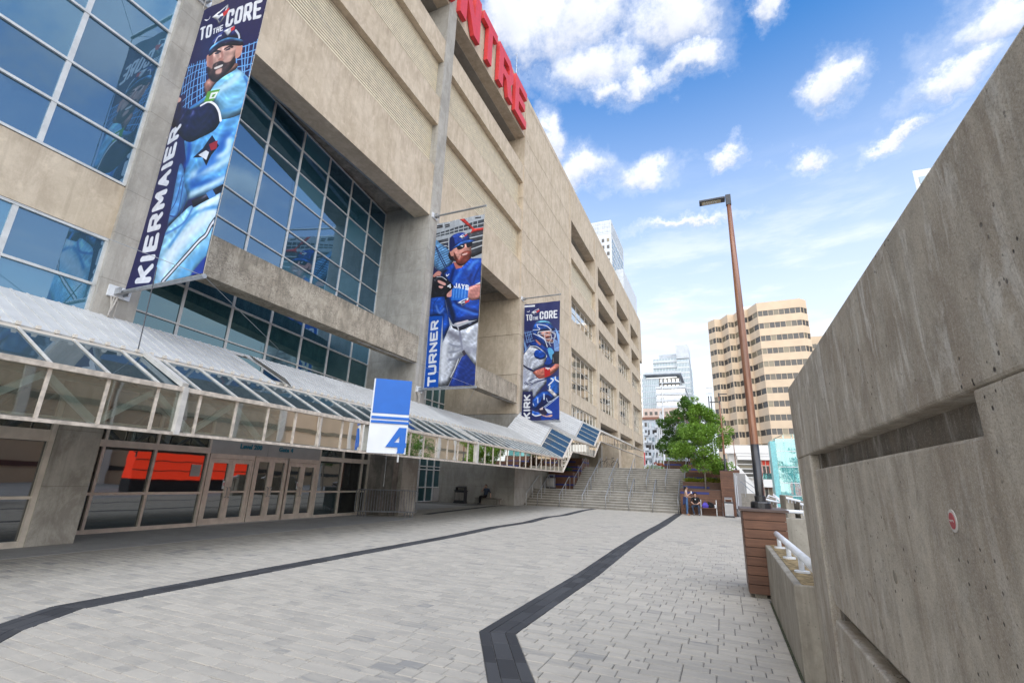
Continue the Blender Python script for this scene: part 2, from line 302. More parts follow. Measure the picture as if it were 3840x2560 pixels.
def paver_mat(name, dark=False):
    m, nt, b, o = newmat(name); g = G(nt)
    at = nt.nodes.new('ShaderNodeAttribute'); at.attribute_name = 'tone'; t = at.outputs['Fac']
    p = g.pos((2.0, 9.0, 1)); n = g.noise(p, 1.3, 6, .65, .5); grit = g.noise(g.pos(), 90, 3, .7); big = g.noise(g.pos(), .35, 4)
    if dark:
        cc = g.mix(t, (.038, .038, .04), (.066, .066, .068)); cc = g.mix(g.math('MULTIPLY', g.ramp(grit, .62, .8), .35), cc, (.25, .25, .25))
    else:
        v = g.math('ADD', g.math('MULTIPLY', g.math('SUBTRACT', n, .5), 1.5), t)
        cc = g.mix(g.ramp(v, -.05, 1.1), (.36, .33, .28), (.49, .445, .37))
        cc = g.mix(g.math('MULTIPLY', g.ramp(g.math('ADD', v, g.math('MULTIPLY', g.math('SUBTRACT', big, .5), 1.2)), .30, -.05), .6), cc, (.235, .232, .225))
        st_ = g.math('MULTIPLY', g.ramp(g.noise(g.pos(), .8, 6, .7, .8), .56, .78), .38); cc = g.mix(st_, cc, (.21, .20, .185))
        gum = g.math('MULTIPLY', g.ramp(g.vor(g.pos((1, 1, .001)), 1.7), .05, .035), .55); cc = g.mix(gum, cc, (.10, .10, .10))
        cc = g.mix(g.math('MULTIPLY', g.ramp(grit, .35, .7), .18), cc, (.27, .265, .26))
        # stains and canopy shade painted into the pavers along the shop front
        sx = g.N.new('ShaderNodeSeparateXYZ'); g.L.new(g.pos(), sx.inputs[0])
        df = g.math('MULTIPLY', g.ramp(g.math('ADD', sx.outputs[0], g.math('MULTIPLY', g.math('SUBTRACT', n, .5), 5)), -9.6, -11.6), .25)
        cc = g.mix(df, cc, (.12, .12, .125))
    nt.links.new(cc, b.inputs['Base Color']); b.inputs['Roughness'].default_value = .8; b.inputs['Specular IOR Level'].default_value = .3; g.bump(grit, b, .25, .004); return m
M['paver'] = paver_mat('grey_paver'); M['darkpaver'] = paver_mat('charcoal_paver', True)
# ------------------------------------------------------------ building helpers
WPOS = {}
def link(o, loc=(0, 0, 0), parent=None, rot=None):
    col.objects.link(o)
    if parent is not None:
        o.parent = parent; pw = WPOS[parent.name]
        o.location = (loc[0]-pw[0], loc[1]-pw[1], loc[2]-pw[2])
    else: o.location = loc
    if rot: o.rotation_euler = rot
    WPOS[o.name] = tuple(loc); return o
def tag(o, label=None, cat=None, group=None, kind=None):
    if label: o['label'] = label
    if cat: o['category'] = cat
    if group: o['group'] = group
    if kind: o['kind'] = kind
    return o
def thing(name, label, cat, loc=(0, 0, 0), group=None):
    return tag(link(bpy.data.objects.new(name, None), loc), label, cat, group)
class MB:
    def __init__(s): s.v = []; s.f = []; s.mi = []
    def add(s, vs, fs, mi=0):
        n = len(s.v); s.v += [tuple(v) for v in vs]; s.f += [tuple(i+n for i in f) for f in fs]; s.mi += [mi]*len(fs); return s
    def box(s, x0, x1, y0, y1, z0, z1, mi=0):
        return s.add([(x0, y0, z0), (x1, y0, z0), (x1, y1, z0), (x0, y1, z0), (x0, y0, z1), (x1, y0, z1), (x1, y1, z1), (x0, y1, z1)],
                     [(0, 3, 2, 1), (4, 5, 6, 7), (0, 1, 5, 4), (1, 2, 6, 5), (2, 3, 7, 6), (3, 0, 4, 7)], mi)
    def quad(s, a, b, c, d, mi=0): return s.add([a, b, c, d], [(0, 1, 2, 3)], mi)
    def bar(s, p, q, wdt, hgt=None, mi=0, up=(0, 0, 1)):
        p = Vector(p); q = Vector(q); d = (q-p).normalized(); u = Vector(up)
        if abs(d.dot(u)) > .98: u = Vector((0, 1, 0))
        a = d.cross(u).normalized()*(wdt/2); b2 = a.cross(d).normalized()*((hgt or wdt)/2)
        vs = [p-a-b2, p+a-b2, p+a+b2, p-a+b2, q-a-b2, q+a-b2, q+a+b2, q-a+b2]
        return s.add(vs, [(0, 3, 2, 1), (4, 5, 6, 7), (0, 1, 5, 4), (1, 2, 6, 5), (2, 3, 7, 6), (3, 0, 4, 7)], mi)
    def tube(s, pts, r, seg=8, mi=0, cap=True):
        pts = [Vector(p) for p in pts]; rs = r if isinstance(r, (list, tuple)) else [r]*len(pts); rings = []
        d0 = (pts[1]-pts[0]).normalized(); ref = Vector((0, 0, 1)) if abs(d0.z) < .9 else Vector((1, 0, 0))
        for i, p in enumerate(pts):
            d = (pts[min(i+1, len(pts)-1)]-pts[max(i-1, 0)]).normalized()
            a = d.cross(ref).normalized(); b2 = a.cross(d).normalized()
            rings.append([p+rs[i]*(math.cos(2*math.pi*k/seg)*a+math.sin(2*math.pi*k/seg)*b2) for k in range(seg)])
        vs = [v for rg in rings for v in rg]; fs = []
        for i in range(len(pts)-1):
            for k in range(seg):
                k2 = (k+1) % seg; fs.append((i*seg+k, i*seg+k2, (i+1)*seg+k2, (i+1)*seg+k))
        if cap: fs += [tuple(range(seg))[::-1], tuple((len(pts)-1)*seg+k for k in range(seg))]
        return s.add(vs, fs, mi)
    def prism(s, poly, axis, a, b, mi=0):
        """poly: 2D points; axis 'x','y','z' extrude from a to b (the poly's two coords are the other axes in order)"""
        def P(u, v, t): return {'x': (t, u, v), 'y': (u, t, v), 'z': (u, v, t)}[axis]
        n = len(poly); vs = [P(u, v, a) for u, v in poly]+[P(u, v, b) for u, v in poly]
        fs = [tuple(range(n))[::-1], tuple(range(n, 2*n))]+[(i, (i+1) % n, n+(i+1) % n, n+i) for i in range(n)]
        return s.add(vs, fs, mi)
    def lathe(s, prof, cx, cy, seg=16, mi=0):
        vs = []; fs = []
        for r, z in prof:
            for k in range(seg): vs.append((cx+r*math.cos(2*math.pi*k/seg), cy+r*math.sin(2*math.pi*k/seg), z))
        n = len(prof)
        for i in range(n-1):
            for k in range(seg):
                k2 = (k+1) % seg; fs.append((i*seg+k, i*seg+k2, (i+1)*seg+k2, (i+1)*seg+k))
        fs.append(tuple((n-1)*seg+k for k in range(seg))); return s.add(vs, fs, mi)
    def mesh(s, name, mats, org=(0, 0, 0), smooth=False):
        me = bpy.data.meshes.new(name)
        me.from_pydata([(x-org[0], y-org[1], z-org[2]) for x, y, z in s.v], [], s.f)
        for m in (mats if isinstance(mats, (list, tuple)) else [mats]): me.materials.append(m)
        if any(s.mi): me.polygons.foreach_set('material_index', s.mi)
        if smooth: me.polygons.foreach_set('use_smooth', [True]*len(me.polygons))
        me.update(); return me
    def build(s, name, mats, parent=None, org=None, smooth=False, bevel=0, fix=False):
        if org is None:
            a = np.array(s.v); org = tuple(float(q) for q in ((a.min(0)+a.max(0))/2)) if len(a) else (0, 0, 0)
            if parent is None: org = (org[0], org[1], float(a[:, 2].min()))
        me = s.mesh(name, mats, org, smooth)
        o = link(bpy.data.objects.new(name, me), org, parent)
        if bevel:
            b = o.modifiers.new('bevel', 'BEVEL'); b.width = bevel; b.segments = 2; b.limit_method = 'ANGLE'; b.harden_normals = False
        return o
BOXC = {}
def bx(name, mat, x0, x1, y0, y1, z0, z1, parent=None, rot=None, label=None):
    """one box-shaped piece; alike boxes share their mesh"""
    d = (round(x1-x0, 3), round(y1-y0, 3), round(z1-z0, 3)); k = (name, mat.name)+d
    if k not in BOXC: BOXC[k] = MB().box(-d[0]/2, d[0]/2, -d[1]/2, d[1]/2, -d[2]/2, d[2]/2).mesh(name, mat)
    c = ((x0+x1)/2, (y0+y1)/2, (z0+z1)/2)
    o = link(bpy.data.objects.new(name, BOXC[k]), c, parent, rot)
    if label: o['label'] = label
    return o
def struct(name, mb, mat, **k): return tag(mb.build(name, mat, **k), kind='structure')
def text(name, s, mat, size, ext, parent, loc, ax, ay, spacing=1.0, bold=0.0):
    """raised lettering as a mesh: ax/ay are the world directions of the text's x and y"""
    cu = bpy.data.curves.new(name, 'FONT'); cu.body = s; cu.size = size; cu.extrude = ext; cu.offset = bold; cu.space_character = spacing; cu.resolution_u = 2
    t = bpy.data.objects.new(name, cu); col.objects.link(t)
    dg = bpy.context.evaluated_depsgraph_get(); me = bpy.data.meshes.new_from_object(t.evaluated_get(dg))
    bpy.data.objects.remove(t); bpy.data.curves.remove(cu)
    ax = Vector(ax); ay = Vector(ay); az = ax.cross(ay)
    me.transform(Matrix(((ax.x, ay.x, az.x, 0), (ax.y, ay.y, az.y, 0), (ax.z, ay.z, az.z, 0), (0, 0, 0, 1))))
    me.materials.clear(); me.materials.append(mat); me.name = name
    return link(bpy.data.objects.new(name, me), loc, parent)
def pix(p):
    d = Vector(p)-cam.matrix_world.translation; z = d.dot(cf_)
    if z < .05: return None
    return (1920+F_PX*d.dot(cr_)/z, 1280-F_PX*d.dot(cu_)/z, z)
def join_rest(name, objs_mb, mat, parent):
    o = objs_mb.build(name, mat, parent); o['kind'] = 'stuff'; return o
# ------------------------------------------------------------ printed cloth: painting the banner art into generated images
LET = {'T': [[(0, 1), (1, 1)], [(.5, 1), (.5, 0)]], 'O': [[(0, .15), (.15, 0), (.85, 0), (1, .15), (1, .85), (.85, 1), (.15, 1), (0, .85), (0, .15)]], 'H': [[(0, 0), (0, 1)], [(1, 0), (1, 1)], [(0, .5), (1, .5)]],
 'E': [[(1, 0), (0, 0), (0, 1), (1, 1)], [(0, .5), (.8, .5)]], 'C': [[(1, .7), (1, .85), (.85, 1), (.15, 1), (0, .85), (0, .15), (.15, 0), (.85, 0), (1, .15), (1, .3)]], 'R': [[(0, 0), (0, 1), (.85, 1), (1, .9), (1, .55), (.85, .45), (0, .45)], [(.5, .45), (1, 0)]],
 'K': [[(0, 0), (0, 1)], [(1, 1), (.1, .48)], [(.35, .6), (1, 0)]], 'I': [[(.5, 0), (.5, 1)]], 'M': [[(0, 0), (0, 1), (.5, .25), (1, 1), (1, 0)]], 'A': [[(0, 0), (.5, 1), (1, 0)], [(.22, .33), (.78, .33)]],
 'U': [[(0, 1), (0, .15), (.15, 0), (.85, 0), (1, .15), (1, 1)]], 'N': [[(0, 0), (0, 1), (1, 0), (1, 1)]], 'J': [[(1, 1), (1, .15), (.85, 0), (.15, 0), (0, .2)]], 'Y': [[(0, 1), (.5, .5), (1, 1)], [(.5, .5), (.5, 0)]], 'S': [[(1, .85), (.8, 1), (0, 1), (0, .52), (1, .48), (1, 0), (0, 0), (0, .15)]], '4': [[(.8, 0), (.8, 1), (0, .3), (1, .3)]]}
class Paint:
    def __init__(s, wd, hd, bgc): s.w = wd; s.h = hd; s.a = np.empty((hd, wd, 3), np.float32); s.a[:] = np.array(bgc, np.float32)/255
    def comp(s, mask, x0, y0, c):
        h, wd = mask.shape; reg = s.a[y0:y0+h, x0:x0+wd]; reg += (np.array(c, np.float32)/255-reg)*mask[..., None]
    def win(s, pts, pad):
        xs = [p[0] for p in pts]; ys = [p[1] for p in pts]
        x0 = max(0, int(min(xs)-pad)); x1 = min(s.w, int(max(xs)+pad)+2); y0 = max(0, int(min(ys)-pad)); y1 = min(s.h, int(max(ys)+pad)+2); return x0, x1, y0, y1
    def blur(s, m, r):
        r = int(round(r))
        if r < 1: return m
        for _ in range(2):
            for ax in (0, 1):
                p = np.pad(m, [(r+1, r) if ax == i else (0, 0) for i in (0, 1)], mode='edge'); c = np.cumsum(p, axis=ax)
                m = (c[2*r+1:]-c[:-2*r-1])/(2*r+1) if ax == 0 else (c[:, 2*r+1:]-c[:, :-2*r-1])/(2*r+1)
        return m
    def poly(s, pts, c, bl=0, vol=False):
        pad = bl*s.w*2.2+1; x0, x1, y0, y1 = s.win(pts, pad)
        if x1 <= x0 or y1 <= y0: return
        X, Y = np.meshgrid(np.arange(x0, x1)+.5, np.arange(y0, y1)+.5); ins = np.zeros(X.shape, bool); n = len(pts)
        for i in range(n):
            ax, ay = pts[i]; bx_, by = pts[(i+1) % n]
            if ay == by: continue
            ins ^= ((ay > Y) != (by > Y)) & (X < (bx_-ax)*(Y-ay)/(by-ay)+ax)
        m = s.blur(ins.astype(np.float32), bl*s.w)
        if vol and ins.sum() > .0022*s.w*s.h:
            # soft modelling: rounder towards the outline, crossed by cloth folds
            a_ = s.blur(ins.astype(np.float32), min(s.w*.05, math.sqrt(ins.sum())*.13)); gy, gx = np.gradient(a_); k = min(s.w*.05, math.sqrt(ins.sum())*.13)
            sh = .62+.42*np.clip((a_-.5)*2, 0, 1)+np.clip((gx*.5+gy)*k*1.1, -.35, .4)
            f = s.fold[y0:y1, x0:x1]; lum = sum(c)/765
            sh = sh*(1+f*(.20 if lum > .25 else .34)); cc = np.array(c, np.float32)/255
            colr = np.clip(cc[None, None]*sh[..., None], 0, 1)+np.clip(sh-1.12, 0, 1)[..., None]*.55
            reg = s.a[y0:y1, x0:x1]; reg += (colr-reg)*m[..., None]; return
        s.comp(m, x0, y0, c)
    def line(s, pts, wpx, c, bl=0):
        pad = wpx+bl*s.w*2.2+1; x0, x1, y0, y1 = s.win(pts, pad)
        if x1 <= x0 or y1 <= y0: return
        X, Y = np.meshgrid(np.arange(x0, x1)+.5, np.arange(y0, y1)+.5); m = np.zeros(X.shape, np.float32)
        for (ax, ay), (bx_, by) in zip(pts[:-1], pts[1:]):
            dx, dy = bx_-ax, by-ay; t = np.clip(((X-ax)*dx+(Y-ay)*dy)/(dx*dx+dy*dy+1e-9), 0, 1)
            d = np.hypot(X-ax-t*dx, Y-ay-t*dy); m = np.maximum(m, np.clip(wpx/2+.5-d, 0, 1))
        s.comp(s.blur(m, bl*s.w), x0, y0, c)
    def text(s, c, tx, tl, tr, bl):
        n = len(tx); tl = np.array(tl); U = np.array(tr)-tl; V = np.array(bl)-tl; lu = np.hypot(*U); lv = np.hypot(*V)
        wts = [.45 if ch == 'I' else 1.15 if ch == 'M' else 1 for ch in tx]; tot = sum(wts); x = 0
        th = min(lv*.24, lu/tot*.30)
        for ch, wt in zip(tx, wts):
            cell = lu*wt/tot; gl = cell*.86-th
            for st in LET[ch]:
                P = []
                for u, v in st:
                    if ch == 'I': u = .5
                    uu = (x*lu/tot+cell*.07+th/2+max(gl, 0)*u)/lu; vv = ((1-v)*(lv-th)+th/2)/lv
                    P.append(tuple(tl+U*uu+V*vv))
                s.line(P, th, c)
            x += wt
def catmull(pts, k=5):
    o = []; n = len(pts)
    for i in range(n):
        p0, p1, p2, p3 = [np.array(pts[(i+j) % n], float) for j in (-1, 0, 1, 2)]
        for t in np.arange(k)/k: o.append(tuple(.5*((2*p1)+(p2-p0)*t+(2*p0-5*p1+4*p2-p3)*t*t+(3*p1-p0-3*p2+p3)*t**3)))
    return o
def banner_image(name, ops, bgc):
    wd, hd = 640, 1998; P = Paint(wd, hd, bgc); sc = lambda q: (q[0]*wd, q[1]*hd)
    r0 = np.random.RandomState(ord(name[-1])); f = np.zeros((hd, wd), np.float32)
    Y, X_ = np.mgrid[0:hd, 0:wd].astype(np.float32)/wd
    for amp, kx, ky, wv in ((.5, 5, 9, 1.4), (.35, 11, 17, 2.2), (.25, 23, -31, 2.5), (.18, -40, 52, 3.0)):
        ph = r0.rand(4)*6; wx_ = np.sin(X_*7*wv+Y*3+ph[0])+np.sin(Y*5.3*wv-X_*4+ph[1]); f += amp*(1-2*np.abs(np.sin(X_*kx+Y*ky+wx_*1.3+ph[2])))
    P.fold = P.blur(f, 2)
    for op in ops:
        if op[0] == 'p':
            pts = [sc(q) for q in op[2]]
            if op[3]: pts = catmull(pts)
            P.poly(pts, op[1], op[4], len(op[2]) >= 6 and op[4] < .009)
        elif op[0] == 'l':
            pts = [sc(q) for q in op[3]]
            if len(pts) > 2:
                cm = []
                for i in range(len(pts)-1):
                    q = [np.array(pts[max(0, min(len(pts)-1, i+j))], float) for j in (-1, 0, 1, 2)]
                    for t in np.arange(5)/5: cm.append(tuple(.5*((2*q[1])+(q[2]-q[0])*t+(2*q[0]-5*q[1]+4*q[2]-q[3])*t*t+(3*q[1]-q[0]-3*q[2]+q[3])*t**3)))
                pts = cm+[pts[-1]]
            P.line(pts, op[2]*wd, op[1], op[4])
        else: P.text(op[1], op[2], *[sc(q) for q in op[3:]])
    rs = np.random.RandomState(len(name)); nz = P.blur(rs.rand(hd, wd).astype(np.float32), 9); nz = (nz-nz.mean())/nz.std()
    P.a = np.clip(P.a*(1+.022*nz[..., None]), 0, 1)
    im = bpy.data.images.new(name, wd, hd); px = np.ones((hd, wd, 4), np.float32); px[..., :3] = P.a[::-1]; im.pixels.foreach_set(px.ravel()); im.update()
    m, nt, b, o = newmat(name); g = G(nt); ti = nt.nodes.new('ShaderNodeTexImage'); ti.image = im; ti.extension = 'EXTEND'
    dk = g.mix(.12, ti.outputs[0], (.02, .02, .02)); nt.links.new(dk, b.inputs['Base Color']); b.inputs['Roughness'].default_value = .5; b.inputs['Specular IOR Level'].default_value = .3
    return m
ART = [[["l",[105,165,225],0.012,[[-0.028,0.23],[0.007,0.293],[0.059,0.358]],0],
["l",[105,165,225],0.012,[[0.028,0.236],[0.063,0.299],[0.115,0.362]],0],
["l",[105,165,225],0.012,[[0.073,0.237],[0.143,0.335],[0.227,0.43]],0],
["l",[105,165,225],0.012,[[0.115,0.243],[0.192,0.342],[0.283,0.438]],0],
["l",[105,165,225],0.012,[[0.178,0.243],[0.238,0.337],[0.315,0.429]],0],
["l",[105,165,225],0.012,[[0.224,0.247],[0.297,0.337],[0.385,0.426]],0],
["l",[105,165,225],0.012,[[0.269,0.251],[0.336,0.334],[0.413,0.415]],0],
["l",[105,165,225],0.012,[[0.297,0.251],[0.364,0.331],[0.444,0.411]],0],
["l",[105,165,225],0.012,[[0.329,0.262],[0.367,0.31],[0.427,0.361]],0],
["l",[105,165,225],0.012,[[-0.031,0.241],[0.336,0.27]],0],
["l",[105,165,225],0.012,[[0.003,0.286],[0.36,0.288]],0],
["l",[105,165,225],0.012,[[0.024,0.326],[0.402,0.321]],0],
["l",[105,165,225],0.012,[[0.049,0.354],[0.434,0.354]],0],
["l",[105,165,225],0.012,[[0.133,0.392],[0.437,0.372]],0],
["l",[105,165,225],0.012,[[0.178,0.421],[0.451,0.398]],0],
["l",[105,165,225],0.012,[[0.049,0.261],[0.077,0.263]],0],
["l",[105,165,225],0.012,[[0.259,0.301],[0.374,0.308]],0],
["l",[105,165,225],0.012,[[0.797,0.26],[0.888,0.365]],0],
["l",[105,165,225],0.012,[[0.85,0.263],[0.916,0.375]],0],
["l",[105,165,225],0.012,[[0.888,0.26],[0.93,0.351]],0],
["l",[105,165,225],0.012,[[0.948,0.261],[0.979,0.386]],0],
["l",[105,165,225],0.012,[[0.986,0.255],[1.024,0.382]],0],
["l",[105,165,225],0.012,[[0.773,0.302],[0.815,0.349]],0],
["l",[105,165,225],0.012,[[0.79,0.265],[1.024,0.264]],0],
["l",[105,165,225],0.012,[[0.801,0.292],[1.035,0.293]],0],
["l",[105,165,225],0.012,[[0.794,0.312],[1.028,0.314]],0],
["l",[105,165,225],0.012,[[0.794,0.34],[1.038,0.343]],0],
["l",[105,165,225],0.012,[[0.888,0.365],[1.017,0.361]],0],
["p",[88,148,210],[[0.399,0.639],[0.542,0.71],[0.622,0.772],[0.545,0.815],[0.406,0.839],[0.395,0.861],[0.402,0.786],[0.388,0.698]],1,0],
["l",[40,70,140],0.012,[[0.497,0.707],[0.514,0.774],[0.497,0.81],[0.399,0.803]],0],
["l",[40,70,140],0.012,[[0.462,0.686],[0.455,0.757],[0.406,0.788]],0],
["l",[40,70,140],0.012,[[0.587,0.754],[0.573,0.792],[0.517,0.839],[0.416,0.837]],0],
["p",[88,160,222],[[0.783,0.343],[0.948,0.383],[1.028,0.415],[1.059,0.426],[1.059,0.507],[1.045,0.559],[1.035,0.614],[1.031,0.602],[1.042,0.681],[1.035,0.729],[1.045,0.768],[0.86,0.773],[0.619,0.77],[0.507,0.708],[0.472,0.643],[0.364,0.562],[0.381,0.56],[0.584,0.572],[0.748,0.562]],0,0],
["l",[35,90,175],0.09,[[0.902,0.583],[0.864,0.625],[0.815,0.671],[0.622,0.71]],0.03],
["l",[30,85,170],0.06,[[1.021,0.728],[0.832,0.732],[0.633,0.73]],0.02],
["l",[190,225,245],0.07,[[1.021,0.655],[0.867,0.685],[0.594,0.693]],0.03],
["l",[190,225,245],0.06,[[0.983,0.728],[0.797,0.749],[0.647,0.757]],0.02],
["l",[25,70,160],0.05,[[0.441,0.572],[0.483,0.626],[0.469,0.653]],0.02],
["l",[60,120,200],0.06,[[0.832,0.649],[0.822,0.665],[0.685,0.691]],0.02],
["l",[200,230,248],0.05,[[0.93,0.6],[0.955,0.639],[0.874,0.653]],0.02],
["p",[120,186,228],[[0.783,0.345],[0.948,0.383],[1.028,0.419],[1.049,0.49],[1.007,0.517],[0.79,0.527],[0.741,0.493],[0.65,0.457],[0.556,0.44],[0.458,0.447],[0.294,0.442],[0.49,0.413],[0.594,0.373]],1,0],
["l",[70,140,205],0.03,[[0.969,0.485],[0.906,0.494],[0.797,0.496]],0.015],
["l",[190,225,240],0.08,[[0.846,0.371],[0.773,0.4],[0.598,0.418]],0.03],
["l",[45,100,180],0.02,[[0.923,0.383],[0.99,0.424],[0.99,0.496]],0.008],
["l",[60,125,200],0.03,[[0.486,0.423],[0.392,0.433],[0.318,0.439]],0.01],
["p",[22,27,66],[[-0.007,0.455],[-0.028,0.376],[0.066,0.383],[0.171,0.428],[0.444,0.459],[0.552,0.449],[0.654,0.462],[0.741,0.493],[0.79,0.527],[0.748,0.562],[0.584,0.572],[0.399,0.567],[0.133,0.493]],1,0],
["l",[240,240,245],0.022,[[0.458,0.446],[0.559,0.443],[0.671,0.466],[0.748,0.497],[0.794,0.531]],0],
["p",[205,160,150],[[-0.024,0.373],[-0.017,0.357],[0.066,0.371],[0.066,0.384]],1,0],
["p",[168,120,108],[[0.43,0.349],[0.479,0.406],[0.517,0.414],[0.598,0.376],[0.801,0.348],[0.766,0.323]],1,0],
["p",[214,168,154],[[0.346,0.242],[0.381,0.231],[0.483,0.218],[0.647,0.234],[0.766,0.252],[0.759,0.279],[0.766,0.326],[0.682,0.355],[0.587,0.365],[0.497,0.351],[0.402,0.308]],1,0],
["p",[196,140,124],[[0.311,0.239],[0.36,0.243],[0.413,0.287],[0.367,0.287]],1,0],
["p",[200,145,130],[[0.734,0.251],[0.804,0.256],[0.818,0.295],[0.759,0.302]],1,0],
["p",[160,110,100],[[0.346,0.242],[0.392,0.236],[0.451,0.291],[0.406,0.301]],1,0.01],
["p",[62,44,42],[[0.381,0.29],[0.455,0.308],[0.462,0.289],[0.566,0.289],[0.636,0.307],[0.71,0.309],[0.745,0.292],[0.766,0.33],[0.685,0.358],[0.598,0.374],[0.503,0.358],[0.42,0.324]],1,0.004],
["p",[205,160,148],[[0.528,0.323],[0.612,0.324],[0.619,0.344],[0.549,0.339]],1,0.006],
["p",[225,215,210],[[0.493,0.307],[0.608,0.31],[0.601,0.318],[0.514,0.316]],1,0],
["l",[50,35,38],0.025,[[0.388,0.232],[0.444,0.235],[0.51,0.247]],0],
["l",[50,35,38],0.025,[[0.566,0.244],[0.629,0.243],[0.682,0.252]],0],
["p",[40,40,55],[[0.423,0.24],[0.479,0.244],[0.49,0.252],[0.437,0.247]],1,0],
["p",[40,40,55],[[0.584,0.25],[0.643,0.25],[0.657,0.258],[0.598,0.255]],1,0],
["l",[170,115,102],0.025,[[0.531,0.251],[0.57,0.278],[0.524,0.279],[0.594,0.29]],0.006],
["p",[24,32,84],[[0.318,0.178],[0.374,0.155],[0.462,0.146],[0.598,0.162],[0.706,0.19],[0.776,0.239],[0.629,0.212],[0.458,0.2],[0.339,0.218]],1,0],
["p",[30,26,44],[[0.339,0.233],[0.465,0.208],[0.773,0.24],[0.787,0.258],[0.51,0.227],[0.367,0.244]],1,0],
["p",[92,152,212],[[0.318,0.222],[0.332,0.203],[0.427,0.194],[0.563,0.198],[0.769,0.231],[0.78,0.243],[0.601,0.213],[0.437,0.205],[0.343,0.222]],1,0],
["p",[225,228,235],[[0.455,0.156],[0.545,0.155],[0.612,0.155],[0.608,0.175],[0.559,0.193],[0.5,0.171]],0,0],
["p",[205,45,55],[[0.563,0.159],[0.626,0.16],[0.633,0.177],[0.584,0.176]],0,0],
["l",[200,205,220],0.02,[[0.371,0.193],[0.392,0.172],[0.437,0.171]],0],
["l",[200,205,220],0.02,[[0.654,0.181],[0.713,0.204],[0.741,0.223]],0],
["p",[96,158,58],[[0.5,0.399],[0.682,0.411],[0.636,0.448],[0.486,0.436]],0,0],
["p",[235,240,235],[[0.559,0.411],[0.668,0.418],[0.647,0.44],[0.556,0.433]],0,0],
["p",[96,158,58],[[0.594,0.421],[0.64,0.423],[0.619,0.433],[0.587,0.43]],0,0],
["p",[232,234,238],[[0.178,0.056],[0.248,0.045],[0.406,0.036],[0.43,0.056],[0.427,0.085],[0.35,0.113],[0.287,0.085]],0,0],
["p",[30,40,95],[[0.252,0.054],[0.388,0.041],[0.381,0.062],[0.29,0.064]],0,0],
["p",[30,40,95],[[0.294,0.081],[0.329,0.075],[0.388,0.08],[0.346,0.103]],0,0],
["p",[206,45,52],[[0.346,0.063],[0.444,0.056],[0.458,0.077],[0.385,0.085]],0,0],
["t",[225,227,232],"TO",[0.021,0.08],[0.231,0.092],[0.07,0.142]],
["t",[225,227,232],"THE",[0.259,0.118],[0.423,0.123],[0.28,0.146]],
["t",[225,227,232],"CORE",[0.416,0.066],[0.944,0.096],[0.455,0.143]],
["p",[225,227,232],[[0.059,0.049],[0.129,0.059],[0.147,0.046],[0.143,0.059],[0.101,0.062]],1,0],
["p",[20,18,50],[[0.552,0.634],[0.664,0.614],[0.741,0.576],[0.846,0.617],[0.79,0.645],[0.762,0.677],[0.689,0.645]],0,0],
["p",[215,220,230],[[0.626,0.632],[0.713,0.624],[0.755,0.633],[0.745,0.657]],0,0],
["p",[150,35,50],[[0.731,0.606],[0.818,0.598],[0.829,0.625],[0.776,0.63]],0,0],
["p",[140,200,236],[[0.381,0.999],[0.374,0.932],[0.388,0.873],[0.42,0.84],[0.591,0.805],[0.682,0.793],[0.745,0.8],[1.021,0.769],[1.052,0.768],[1.035,0.801],[1.035,0.857],[1.059,0.938],[0.962,0.962],[0.864,1.001],[0.615,1.0]],1,0],
["l",[215,232,245],0.16,[[0.976,0.825],[0.846,0.851],[0.72,0.877],[0.552,0.919],[0.497,0.965]],0.05],
["l",[70,140,205],0.035,[[0.99,0.814],[0.811,0.814],[0.654,0.842],[0.49,0.9]],0.012],
["l",[90,165,222],0.1,[[1.042,0.932],[0.881,0.957],[0.738,0.992]],0.04],
["l",[55,110,190],0.02,[[0.706,0.801],[0.626,0.84],[0.399,0.858]],0.008],
["l",[230,238,248],0.05,[[1.01,0.784],[0.895,0.795],[0.804,0.807]],0.02],
["l",[28,28,44],0.05,[[0.497,0.999],[0.654,0.961],[0.776,0.932],[0.878,0.905],[0.941,0.892],[0.976,0.865],[1.042,0.835]],0],
["l",[222,225,235],0.022,[[0.497,0.999],[0.654,0.961],[0.776,0.932],[0.878,0.905],[0.941,0.892],[0.976,0.865],[1.042,0.835]],0],
["p",[30,30,42],[[0.668,0.777],[0.843,0.768],[0.92,0.755],[1.038,0.74],[1.042,0.764],[0.941,0.776],[0.874,0.787],[0.717,0.8]],0,0],
["p",[70,130,200],[[0.832,0.765],[0.895,0.757],[0.951,0.779],[0.885,0.786]],0,0],
["p",[30,58,150],[[0.85,0.999],[0.906,0.981],[1.063,0.934],[1.098,0.989],[1.049,1.001]],0,0],
["t",[222,225,232],"KIERMAIER",[0.108,0.993],[0.024,0.479],[0.332,0.999]]],[["p",[168,174,180],[[-0.066,-0.006],[1.007,-0.001],[1.014,0.287],[-0.01,0.116]],0,0],
["l",[200,204,208],0.012,[[0.017,-0.002],[0.017,0.021]],0],
["l",[200,204,208],0.012,[[0.147,-0.002],[0.147,0.021]],0],
["l",[200,204,208],0.012,[[0.276,-0.002],[0.276,0.021]],0],
["l",[200,204,208],0.012,[[0.406,-0.002],[0.402,0.021]],0],
["l",[200,204,208],0.012,[[0.531,-0.001],[0.528,0.021]],0],
["l",[200,204,208],0.012,[[0.654,-0.001],[0.654,0.021]],0],
["l",[200,204,208],0.012,[[0.776,-0.001],[0.776,0.021]],0],
["l",[200,204,208],0.012,[[0.899,-0.001],[0.899,0.021]],0],
["p",[58,64,72],[[-0.017,0.063],[1.0,0.031],[0.997,0.08],[-0.01,0.087]],0,0],
["l",[170,175,180],0.014,[[0.091,0.06],[0.098,0.097]],0],
["l",[170,175,180],0.014,[[0.192,0.057],[0.199,0.094]],0],
["l",[170,175,180],0.014,[[0.29,0.054],[0.297,0.091]],0],
